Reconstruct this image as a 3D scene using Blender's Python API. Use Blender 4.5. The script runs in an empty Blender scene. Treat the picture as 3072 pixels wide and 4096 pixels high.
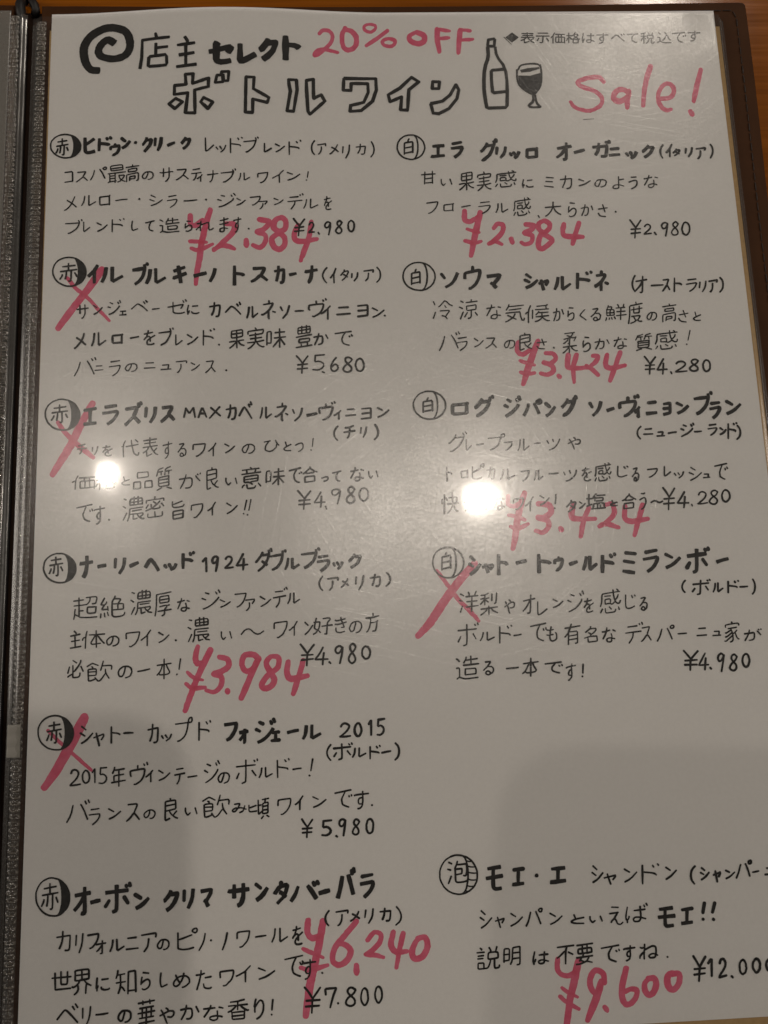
import bpy, bmesh, math, random
from mathutils import Vector, Matrix, noise

# ------------------------------------------------------------------ camera, world, lamps, exposure
# Working frame: millimetres on the menu sheet, x to the right, y DOWN the sheet, z UP; V() turns it into Blender metres.
def V(x, y, z=0.0): return Vector((x / 1000.0, -y / 1000.0, z / 1000.0))
SC = bpy.context.scene
COL = SC.collection
CAM_POS = (88.865, 194.786, 217.465)
CAM_AX = ((0.9987166, 0.0370968, -0.0344809), (-0.0312035, 0.9869416, 0.1580272), (0.0398930, -0.1567485, 0.9868325))
def flip(v): return Vector((v[0], -v[1], -v[2]))
cam = bpy.data.cameras.new('camera'); cam_o = bpy.data.objects.new('camera', cam); COL.objects.link(cam_o)
r_, d_, f_ = [flip(a) for a in CAM_AX]
u_, b_ = -d_, -f_
cam_o.matrix_world = Matrix(((r_.x, u_.x, b_.x, 0), (r_.y, u_.y, b_.y, 0), (r_.z, u_.z, b_.z, 0), (0, 0, 0, 1)))
cam_o.location = V(*CAM_POS)
cam.sensor_fit = 'VERTICAL'; cam.sensor_height = 36.0; cam.lens = 3100 / 4096 * 36.0
cam.clip_start = 0.004; cam.clip_end = 50
SC.camera = cam_o

W = bpy.data.worlds.new('World'); SC.world = W; W.use_nodes = True
bg = W.node_tree.nodes['Background']
bg.inputs[0].default_value = (1.0, 0.88, 0.76, 1); bg.inputs[1].default_value = 0.062      # dim warm room

def lamp(name, pos, watts, rad, col):
    l = bpy.data.lights.new(name, 'POINT'); l.energy = watts; l.shadow_soft_size = rad / 1000.0; l.color = col
    o = bpy.data.objects.new(name, l); o.location = V(*pos); COL.objects.link(o); return o
WARM = (1.0, 0.89, 0.77)
lamp('ceiling_lamp', (368, -98, 1500), 9.4, 17, WARM)      # right of the menu, casts the shade on the left
lamp('ceiling_lamp', (-628, -190, 1500), 6.4, 15, WARM)     # left, casts the shade on the right
lamp('pendant_lamp', (930, -1500, 1500), 18.0, 70, WARM)     # further back, glints on the wood
def fill_light(pos, watts, size):        # added unseen fill disc, raises the ambient level from outside the film's reflections
    l = bpy.data.lights.new('fill_light', 'AREA'); l.energy = watts; l.shape = 'DISK'; l.size = size; l.color = (1.0, 0.90, 0.79)
    o = bpy.data.objects.new('fill_light', l); o.location = V(*pos); COL.objects.link(o)
    o.rotation_euler = (V(105, 120, 0) - o.location).to_track_quat('-Z', 'Y').to_euler()
fill_light((-2600, -300, 1500), 16.0, 1.4)
fill_light((2900, -200, 1500), 16.0, 1.4)
SC.view_settings.view_transform = 'Standard'; SC.view_settings.look = 'None'
SC.view_settings.exposure = 0.08; SC.view_settings.gamma = 1.0; SC.view_settings.use_curve_mapping = False
SC.render.film_transparent = False
cy = SC.cycles
cy.transparent_max_bounces = 24; cy.max_bounces = 8; cy.use_denoising = True

# ------------------------------------------------------------------ helpers
def link(o, parent=None):
    COL.objects.link(o)
    if parent: o.parent = parent
    return o
def tag(o, label=None, cat=None, group=None, kind=None):
    for k, v in (('label', label), ('category', cat), ('group', group), ('kind', kind)):
        if v: o[k] = v
    return o
def empty(name, loc=(0, 0, 0)):
    o = bpy.data.objects.new(name, None); o.empty_display_size = .02; o.location = V(*loc); return link(o)
def mesh_obj(name, verts, faces, mat, parent=None, smooth=False):
    me = bpy.data.meshes.new(name); me.from_pydata([V(*v) for v in verts], [], faces); me.validate(); me.update()
    me.materials.append(mat)
    if smooth: me.polygons.foreach_set('use_smooth', [True] * len(me.polygons))
    return link(bpy.data.objects.new(name, me), parent)
def bm_obj(name, bm, mat, parent=None, smooth=False):
    me = bpy.data.meshes.new(name); bm.to_mesh(me); bm.free(); me.materials.append(mat)
    if smooth: me.polygons.foreach_set('use_smooth', [True] * len(me.polygons))
    return link(bpy.data.objects.new(name, me), parent)
def grid(fz, xs, ys, back=None):
    """heightfield sheet over xs, ys; back = thickness gives it an underside"""
    vs = [(x, y, fz(x, y)) for y in ys for x in xs]; nx, ny = len(xs), len(ys)
    fs = [(j * nx + i, (j + 1) * nx + i, (j + 1) * nx + i + 1, j * nx + i + 1) for j in range(ny - 1) for i in range(nx - 1)]
    if back:
        n = nx * ny
        vs += [(x, y, z - back) for x, y, z in vs]
        fs += [tuple(n + k for k in reversed(f)) for f in fs]
        rim = [i for i in range(nx)] + [j * nx + nx - 1 for j in range(1, ny)] + [(ny - 1) * nx + i for i in range(nx - 2, -1, -1)] + [j * nx for j in range(ny - 2, 0, -1)]
        for a, b in zip(rim, rim[1:] + rim[:1]): fs.append((a, b, n + b, n + a))
    return vs, fs
def lin(a, b, n): return [a + (b - a) * i / n for i in range(n + 1)]

def page_z(x, y):                       # the sheet lifts a little where it leaves the spine
    a = 1.0 + 1.6 * math.exp(-(max(y, 0) / 70.0) ** 1.5)
    return a * math.sin(math.pi * x / 105) ** 2 if 0 < x < 105 else 0.0

# ------------------------------------------------------------------ materials
class N:
    def __init__(s, name):
        s.m = bpy.data.materials.new(name); s.m.use_nodes = True; s.t = s.m.node_tree; s.t.nodes.clear()
        s.out = s.t.nodes.new('ShaderNodeOutputMaterial')
    def n(s, typ, **kw):
        nd = s.t.nodes.new('ShaderNode' + typ)
        for k, v in kw.items():
            if k.startswith('_'): setattr(nd, k[1:], v)
            else:
                key = int(k[1:]) if k[0] == 'i' and k[1:].isdigit() else k.replace('__', ' ')
                if isinstance(v, bpy.types.NodeSocket): s.t.links.new(v, nd.inputs[key])
                else: nd.inputs[key].default_value = v
        return nd
    def l(s, a, b): s.t.links.new(a, b)
    def ramp(s, fac, *stops):
        r = s.n('ValToRGB', i0=fac); e = r.color_ramp.elements
        while len(e) < len(stops): e.new(.5)
        for el, (p, c) in zip(e, stops): el.position = p; el.color = (*c, 1) if len(c) == 3 else (c[0],) * 3 + (1,)
        return r.outputs[0]
    def obj(s, scale=(1, 1, 1), rot=(0, 0, 0)):
        c = s.n('TexCoord'); mp = s.n('Mapping', i0=c.outputs['Object'])
        mp.inputs['Scale'].default_value = scale; mp.inputs['Rotation'].default_value = rot
        return mp.outputs[0]
    def noise(s, vec, scale, detail=3, rough=.5, dist=0.0):
        return s.n('TexNoise', Vector=vec, Scale=scale, Detail=detail, Roughness=rough, Distortion=dist).outputs['Fac']
    def surf(s, sh): s.l(sh, s.out.inputs['Surface']); return s.m

def principled(name, col, rough, spec=.5, bump=None):
    k = N(name); p = k.n('BsdfPrincipled')
    if isinstance(col, tuple): p.inputs['Base Color'].default_value = (*col, 1)
    p.inputs['Roughness'].default_value = rough; p.inputs['Specular IOR Level'].default_value = spec
    return k, p

def mat_paper():
    k, p = principled('white_paper', (.8, .79, .775), .75, .2)
    v = k.obj()
    c = k.ramp(k.noise(v, 900, 4, .6), (.3, (.80, .79, .79)), (.7, (.83, .82, .82)))
    k.l(c, p.inputs['Base Color'])
    b = k.n('Bump', Strength=.12, Distance=.00006, Height=k.noise(v, 2500, 3)); k.l(b.outputs[0], p.inputs['Normal'])
    return k.surf(p.outputs[0])
def mat_card():
    k, p = principled('tan_card', (.46, .30, .135), .7, .2)
    c = k.ramp(k.noise(k.obj(), 700, 4, .6), (.3, (.42, .27, .12)), (.7, (.50, .33, .15)))
    k.l(c, p.inputs['Base Color']); return k.surf(p.outputs[0])
def mat_black_ink():
    k, p = principled('black_marker_ink', (.012, .011, .012), .55, .3)
    c = k.ramp(k.noise(k.obj(), 420, 4, .65), (.35, (.004, .004, .0045)), (.8, (.020, .018, .018)))
    k.l(c, p.inputs['Base Color']); return k.surf(p.outputs[0])
def mat_print_ink():
    k, p = principled('grey_printer_ink', (.05, .05, .05), .6, .2)
    c = k.ramp(k.noise(k.obj(), 2600, 2, .6), (.45, (.012, .012, .012)), (.75, (.06, .058, .056)))
    k.l(c, p.inputs['Base Color']); return k.surf(p.outputs[0])
def mat_red_ink():
    k = N('red_marker_ink'); v = k.obj()
    c = k.ramp(k.noise(v, 230, 5, .65), (.32, (.88, .175, .315)), (.68, (.93, .285, .44)))
    d = k.n('BsdfDiffuse', Color=c)
    t = k.n('BsdfTransparent', Color=(.97, .36, .49, 1))
    f = k.ramp(k.noise(v, 300, 3, .5), (.3, (.38,)), (.7, (.62,)))
    mx = k.n('MixShader', i0=f, i1=d.outputs[0], i2=t.outputs[0]); return k.surf(mx.outputs[0])
def mat_film(name, milky=0.0, rough=.06, tint=.97, spec=1.0, scratch=True, cloud=(.62, .6, .55, 1)):
    k = N(name); v = k.obj()
    g = k.n('NewGeometry')                                   # Schlick reflectance, the same from both faces of the thin film
    dt = k.n('VectorMath', _operation='DOT_PRODUCT', i0=g.outputs['Normal'], i1=g.outputs['Incoming']).outputs['Value']
    om = k.n('Math', _operation='SUBTRACT', i0=1.0, i1=k.n('Math', _operation='ABSOLUTE', i0=dt).outputs[0]).outputs[0]
    fres = k.n('Math', _operation='MULTIPLY_ADD', i0=k.n('Math', _operation='POWER', i0=om, i1=5.0).outputs[0], i1=.92, i2=.045).outputs[0]
    # hairline scratches: strongly stretched noise in several directions, cut to thin lines
    sc = None
    if scratch:
        for q, (ang, st, dens) in enumerate(((.25, 26, .665), (1.05, 34, .675), (1.75, 22, .67), (2.5, 30, .67), (2.95, 40, .68))):
            rot = k.n('VectorRotate', _rotation_type='Z_AXIS', Vector=v, Angle=ang).outputs[0]
            bent = k.n('VectorMath', _operation='ADD', i0=rot, i1=k.n('VectorMath', _operation='SCALE', i0=k.n('TexNoise', Vector=v, Scale=9.0, Detail=0.0).outputs['Color'], Scale=.012).outputs[0]).outputs[0]
            st_v = k.n('VectorMath', _operation='MULTIPLY', i0=bent, i1=(st, 1500.0 + 130 * q, 1.0)).outputs[0]
            n1 = k.noise(st_v, 1.0, 0)
            line = k.n('MapRange', i0=n1); line.inputs[1].default_value = dens; line.inputs[2].default_value = dens + .07
            sc = line.outputs[0] if sc is None else k.n('Math', _operation='MAXIMUM', i0=sc, i1=line.outputs[0]).outputs[0]
    wav = k.noise(v, 26, 2, .45)
    fine = k.noise(v, 1500, 3, .65)
    b1 = k.n('Bump', Strength=1.0, Distance=.00010, Height=wav)
    b2 = k.n('Bump', Strength=1.0, Distance=.000014, Height=fine, Normal=b1.outputs[0])
    nrm, smooth_n = b2.outputs[0], b1.outputs[0]
    if sc is not None:
        nrm = k.n('Bump', Strength=1.0, Distance=.000007, Height=sc, Normal=nrm).outputs[0]
    g1 = k.n('BsdfGlossy', Color=(1, 1, 1, 1), Roughness=rough * 1.25, Normal=smooth_n)
    grain = k.ramp(k.noise(v, 1300, 2, .7), (.35, (.5,)), (.7, (1.0,)))
    g2 = k.n('BsdfGlossy', Color=grain, Roughness=.24, Normal=nrm)
    gm = k.n('MixShader', i0=.80, i1=g1.outputs[0], i2=g2.outputs[0])
    t = k.n('BsdfTransparent', Color=(tint, tint, tint * .985, 1))
    ff = k.n('Math', _operation='MULTIPLY', i0=fres, i1=spec, _use_clamp=True).outputs[0]
    sh = k.n('MixShader', i0=ff, i1=t.outputs[0], i2=gm.outputs[0])
    if milky:
        d = k.n('BsdfDiffuse', Color=cloud)
        sh = k.n('MixShader', i0=milky, i1=sh.outputs[0], i2=d.outputs[0])
    return k.surf(sh.outputs[0])
def mat_leather(name, c0, c1):
    k, p = principled(name, c0, .6, .12); v = k.obj()
    c = k.ramp(k.noise(v, 90, 5, .6), (.3, c0), (.7, c1)); k.l(c, p.inputs['Base Color'])
    vo = k.n('TexVoronoi', Vector=v, Scale=1100); b = k.n('Bump', Strength=.35, Distance=.00006, Height=vo.outputs['Distance'])
    b2 = k.n('Bump', Strength=.3, Distance=.0002, Height=k.noise(v, 120, 4), Normal=b.outputs[0])
    k.l(b2.outputs[0], p.inputs['Normal']); return k.surf(p.outputs[0])
def mat_wood():
    k, p = principled('varnished_orange_wood', (.2, .07, .012), .3, .5)
    v = k.obj((4, 60, 1), (0, 0, .03))
    n1 = k.noise(v, 2.2, 6, .62, .6); n2 = k.noise(k.obj((12, 900, 1)), 1.0, 4, .6)
    c = k.ramp(n1, (.25, (.23, .060, .0007)), (.5, (.295, .083, .0012)), (.75, (.36, .11, .003)))
    c2 = k.ramp(n2, (.3, (.72,)), (.7, (1.1,)))
    mx = k.n('Mix', _data_type='RGBA', _blend_type='MULTIPLY', i0=1.0); k.l(c, mx.inputs[6]); k.l(c2, mx.inputs[7])
    k.l(mx.outputs[2], p.inputs['Base Color'])
    k.l(k.ramp(n2, (.3, (.13,)), (.8, (.2,))), p.inputs['Roughness'])
    b = k.n('Bump', Strength=.10, Distance=.0001, Height=n2); k.l(b.outputs[0], p.inputs['Normal'])
    return k.surf(p.outputs[0])
def mat_plain(name, col, rough, spec=.5):
    k, p = principled(name, col, rough, spec)
    n1 = k.noise(k.obj(), 500, 3); c = k.ramp(n1, (.3, tuple(x * .88 for x in col)), (.7, tuple(min(1, x * 1.12) for x in col)))
    k.l(c, p.inputs['Base Color']); return k.surf(p.outputs[0])

M_paper, M_card, M_black, M_print, M_red = mat_paper(), mat_card(), mat_black_ink(), mat_print_ink(), mat_red_ink()
M_film = mat_film('clear_sleeve_film', spec=2.3)
M_weld = mat_film('welded_sleeve_plastic', milky=.025, rough=.07, tint=.66, spec=3.0, scratch=False)
M_ridge = mat_film('frosted_weld_ridge', milky=.25, rough=.12, tint=.6, spec=4.5, cloud=(.56, .49, .40, 1), scratch=False)
M_stack = mat_film('stacked_sleeve_plastic', milky=.20, rough=.10, tint=.72, spec=2.2, scratch=False)
M_edge = mat_film('sleeve_edge_plastic', milky=.03, rough=.08, tint=.85, spec=2.0, scratch=False)
M_tape = mat_film('milky_tape', milky=.38, rough=.3, tint=.9, spec=1.0, scratch=False)
M_leather = mat_leather('brown_leather', (.050, .0185, .0055), (.064, .0245, .0075))
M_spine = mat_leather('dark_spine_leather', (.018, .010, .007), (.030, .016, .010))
M_thread = mat_plain('brown_thread', (.022, .010, .005), .6)
M_cord = mat_plain('black_elastic', (.010, .009, .009), .5)
M_wood = mat_wood()
M_phone = mat_plain('phone_black_glass', (.02, .02, .022), .25)

# ------------------------------------------------------------------ setting: the table
ZT = -6.5
vs = [(x, y, z) for z in (ZT, ZT - 30) for x, y in ((-520, -420), (760, -420), (760, 560), (-520, 560))]
table = mesh_obj('table_top', vs, [(3, 2, 1, 0), (4, 5, 6, 7), (0, 1, 5, 4), (1, 2, 6, 5), (2, 3, 7, 6), (3, 0, 4, 7)], M_wood)
tag(table, 'varnished orange brown wooden table top under the open menu', 'table', kind='structure')

# ------------------------------------------------------------------ the menu folder
folder = tag(empty('menu_folder', (0, 150, ZT)), 'open brown leather menu folder with stitched edge and clear plastic sleeves', 'menu folder')
bpy.context.view_layer.update()
def part(o):
    o.parent = folder; o.matrix_parent_inverse = folder.matrix_world.inverted(); return o

def rounded(x0, y0, x1, y1, r, n=6, corners=(1, 1, 1, 1)):
    pts = []
    for (cx_, cy_, a0), on in zip(((x1 - r, y0 + r, -90), (x1 - r, y1 - r, 0), (x0 + r, y1 - r, 90), (x0 + r, y0 + r, 180)), corners):
        if on: pts += [(cx_ + r * math.cos(math.radians(a0 + 90 * i / n)), cy_ + r * math.sin(math.radians(a0 + 90 * i / n))) for i in range(n + 1)]
        else: pts.append(((x1 if cx_ > (x0 + x1) / 2 else x0), (y1 if cy_ > (y0 + y1) / 2 else y0)))
    return pts
def slab(name, outline, z0, z1, mat, bev=.6):
    bm = bmesh.new()
    lo = [bm.verts.new(V(x, y, z0)) for x, y in outline]; f = bm.faces.new(lo)
    g = bmesh.ops.extrude_face_region(bm, geom=[f]); up = [v for v in g['geom'] if isinstance(v, bmesh.types.BMVert)]
    for v in up: v.co.z = z1 / 1000
    bmesh.ops.recalc_face_normals(bm, faces=bm.faces)
    top = [e for e in bm.edges if all(abs(v.co.z - z1 / 1000) < 1e-7 for v in e.verts)]
    if bev: bmesh.ops.bevel(bm, geom=top, offset=bev / 1000, segments=3, affect='EDGES', profile=.6)
    return part(bm_obj(name, bm, mat))
COV_Z = -2.6
def wav(a, k, i): return a * math.sin(k * i * 1.7 + 1.3) + a * .6 * math.sin(k * i * .73)
# right and left boards (slightly worn, not ruler straight)
def board(x0, y0, x1, y1, corners):
    o = rounded(x0, y0, x1, y1, 1.5, 5, corners); out = []
    for i, (a, b) in enumerate(zip(o, o[1:] + o[:1])):
        n = max(1, int(math.dist(a, b) / 12))
        for k in range(n):
            x, y = a[0] + (b[0] - a[0]) * k / n, a[1] + (b[1] - a[1]) * k / n
            s = .35 * math.sin(y * .045 + 1) if abs(b[1] - a[1]) > abs(b[0] - a[0]) else 0
            t = .9 * math.sin(max(0, min(1, (x - 0) / 215)) * math.pi) if abs(b[0] - a[0]) > 30 and y < 50 else 0
            out.append((x + s, y + t))
    return out
slab('right_cover_board', board(-4.5, -5.6, 222.2, 318, (1, 1, 0, 0)), ZT + .2, COV_Z, M_leather)
slab('left_cover_board', board(-236, -6.0, -13.0, 318, (0, 0, 1, 1)), ZT + .2, COV_Z, M_leather)
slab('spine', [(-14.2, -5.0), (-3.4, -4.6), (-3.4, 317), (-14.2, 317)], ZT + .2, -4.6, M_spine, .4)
# stitching: short thread stitches sunk along the edge of the right board
bm = bmesh.new(); rs = random.Random(4)
path = [(x, 0) for x in lin(4, 217.6, 62)]
path = [(x, -2.3 + .8 * math.sin(max(0, min(1, x / 215)) * math.pi)) for x, _ in path] + [(218.4 + .3 * math.sin(y * .045 + 1), y) for y in lin(.4, 314, 92)]
for (xa, ya), (xb, yb) in zip(path, path[1:]):
    dx, dy = xb - xa, yb - ya; L = math.hypot(dx, dy)
    if L > 6: continue
    ux, uy = dx / L, dy / L; px, py = -uy, ux
    w = .19 + rs.uniform(-.04, .04); a, b = .2, L - .2
    ring = []
    for t, z, ww in ((a, -.05, .5), (a + .35, .16, 1), ((a + b) / 2, .24 + rs.uniform(-.04, .08), 1), (b - .35, .16, 1), (b, -.05, .5)):
        q = []
        for k in range(6):
            an = math.pi * 2 * k / 6
            q.append(bm.verts.new(V(xa + ux * t + px * w * ww * math.cos(an), ya + uy * t + py * w * ww * math.cos(an), COV_Z + z + w * .6 * ww * math.sin(an))))
        ring.append(q)
    for q0, q1 in zip(ring, ring[1:]):
        for k in range(6): bm.faces.new((q0[k], q0[(k + 1) % 6], q1[(k + 1) % 6], q1[k]))
    bm.faces.new(ring[0][::-1]); bm.faces.new(ring[-1])
part(bm_obj('stitching', bm, M_thread, smooth=True))

# clear sleeve over the sheet: wavy film that sinks towards its edges
def sstep(a, b, x): t = max(0, min(1, (x - a) / (b - a))); return t * t * (3 - 2 * t)
def sleeve_z(x, y):
    z = page_z(x, y) + .55
    z += .22 * noise.noise(Vector((x * .017, y * .014, 3.1))) + .05 * noise.noise(Vector((x * .07, y * .05, 9.1)))
    e = sstep(209.6, 211.5, x)
    z = z * (1 - e) + e * .22
    z -= .55 * sstep(198, 211, x) * sstep(16, 1, y)
    z += 1.14 * (1 - math.exp(-max(x, -6) / 19.0)) * sstep(118, 40, x) * sstep(40, 110, y)
    z -= 1.1 * sstep(-2.6, -6.0, x)
    return max(z, page_z(x, y) + .18) if 0 <= x <= 210 else max(z, -1.5)
xs = [-6.0, -5.4, -4.8] + lin(-4.2, -.6, 6) + lin(0, 208, 104) + lin(208.6, 211.6, 10)
ys = [1.2, 2.0] + lin(3, 303, 150)
o = part(mesh_obj('page_sleeve', *grid(sleeve_z, xs, ys), M_film, smooth=True))

# ribbed welded seams: rows of raised oblong pads pressed into a strip of clear plastic
def seam(name, xc, half, y0, y1, pitch, zbase, drift, mat, seed):
    rr = random.Random(seed); n = int((y1 - y0) / .17)
    jit = [rr.uniform(.55, 1.0) for _ in range(int((y1 - y0) / pitch) + 3)]
    jx = [rr.uniform(-.12, .12) for _ in jit]
    nx = 20; vs, fs, rim = [], [], []
    for j in range(n + 1):
        y = y0 + (y1 - y0) * j / n; i = int((y - y0) / pitch); fy = (y - y0) / pitch - i
        for c in range(nx + 1):
            u = -1 + 2 * c / nx
            # distance to a stadium (pad) centred in this pitch cell, in mm
            px = max(0, abs(u * half - jx[i]) - half * .45); py = abs(fy - .5) * pitch
            d = math.hypot(px, py * 1.25) - half * .33
            ringz = math.exp(-(d / .16) ** 2) * .46 * jit[i] - (.2 if d < 0 else 0) * jit[i]
            e = 1 - abs(u) ** 8
            rim.append(math.exp(-(d / .20) ** 2) * jit[i])
            z = zbase(y) + ringz * e + .10 * noise.noise(Vector((u * 2, y * .9, seed))) * e
            vs.append((xc + drift * (y - 40) + u * half, y, z))
    for j in range(n):
        for c in range(nx):
            a = j * (nx + 1) + c; fs.append((a, a + nx + 1, a + nx + 2, a + 1))
    o = part(mesh_obj(name, vs, fs, mat, smooth=True)); o.data.materials.append(M_ridge)
    for p, (j, c) in zip(o.data.polygons, ((j, c) for j in range(n) for c in range(nx))):
        p.material_index = 1 if rim[j * (nx + 1) + c] > .36 else 0
    return o
seam('weld_seam', -3.1, 1.5, 2.0, 303, 1.72, lambda y: -.35, .0012, M_weld, 5)
seam('facing_weld_seam', -10.9, 1.45, .5, 303, 1.66, lambda y: .35, .0035, M_weld, 8)
# facing page's stack of sleeves: only its last centimetres show at the left
def face_z(x, y):
    return .25 + .5 * sstep(-22, -13, x) * 0 + .35 * math.sin((x + 12) * .25) * sstep(-12.4, -30, x) + .03 * math.sin(y * 4.2 + .4 * math.sin(y)) * sstep(-12.2, -13.2, x)
part(mesh_obj('facing_sleeve', *grid(face_z, lin(-60, -12.35, 60), lin(-1.2, 303, 700), .05), M_stack, smooth=True))
# clear side margins of both sleeves beside the seams, with their thin bright cut edges
part(mesh_obj('facing_sleeve_margin', *grid(lambda x, y: .2 - .9 * sstep(-9.4, -7.6, x) + .05 * math.sin(y * .35), lin(-9.45 , -7.7, 8), lin(-.3, 303, 200), .12), M_edge, smooth=True))
part(mesh_obj('sleeve_margin', *grid(lambda x, y: -.5 - 1.1 * sstep(-4.7, -6.3, x), lin(-6.4, -4.65, 8), lin(2.4, 303, 120), .12), M_edge, smooth=True))
part(mesh_obj('sleeve_margin', *grid(lambda x, y: .1 - 1.6 * sstep(211.6, 213.6, x) + .06 * math.sin(y * .11), lin(211.55, 213.5, 8), lin(2.6, 303, 120), .12), M_edge, smooth=True))
part(mesh_obj('tape_piece', *grid(lambda x, y: .28 + .05 * math.sin(y * 1.9), lin(-5.3, -1.75, 10), lin(214.8, 223.4, 20), .06), M_tape, smooth=True))

# black elastic cord looped over the head of the spine
def tube(bm, pts, rads, n=10):
    rings = []
    for i, p in enumerate(pts):
        a = pts[max(0, i - 1)]; b = pts[min(len(pts) - 1, i + 1)]
        t = (V(*b) - V(*a)).normalized(); s = t.orthogonal().normalized(); q = t.cross(s)
        rings.append([bm.verts.new(V(*p) + (s * math.cos(6.28318 * k / n) + q * math.sin(6.28318 * k / n)) * rads[i] / 1000) for k in range(n)])
    for r0, r1 in zip(rings, rings[1:]):
        for k in range(n): bm.faces.new((r0[k], r0[(k + 1) % n], r1[(k + 1) % n], r1[k]))
    bm.faces.new(rings[0][::-1]); bm.faces.new(rings[-1])
bm = bmesh.new()
tube(bm, [(-10.9, -9.5, -5.4), (-10.8, -7.5, -3.2), (-10.6, -5, -1.6), (-10.3, -2.2, -1.6), (-9.9, .6, -2.4), (-9.6, 4, -3.6), (-9.4, 30, -4.0), (-9.2, 150, -4.2), (-9.2, 310, -4.2)], [1.2, 1.35, 1.5, 1.5, 1.3, .9, .7, .7, .7])
tube(bm, [(-9.0, -10.5, -5.4), (-7.6, -7.6, -3.4), (-6.6, -5.6, -2.9), (-6.3, -4.2, -3.2), (-7.4, -2.6, -3.6)], [1.1, 1.3, 1.4, 1.3, .8])
bmesh.ops.recalc_face_normals(bm, faces=bm.faces)
part(bm_obj('elastic_cord', bm, M_cord, smooth=True))
bpy.context.view_layer.update()

# ------------------------------------------------------------------ tan card behind the sheet, and the sheet
def card_z(x, y): return page_z(min(x, 104), y) - .22
ca, sa = math.cos(.0042), math.sin(.0042)
vs, fs = grid(card_z, lin(-.6, 211.5, 90), lin(5.5, 301.5, 60), .35)
vs = [(x * ca - (y - 6) * sa * -1 * .9 * (1 - x / 211), y, z) for x, y, z in vs]
card = tag(mesh_obj('backing_card', vs, fs, M_card), 'tan card slipped behind the white wine list, showing as a thin edge', 'card')
sheet = mesh_obj('menu_sheet', *grid(page_z, lin(0, 210, 168), lin(0, 297, 120), .14), M_paper, smooth=False)
tag(sheet, 'white wine list sheet handwritten in black and red marker', 'menu page')

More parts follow.
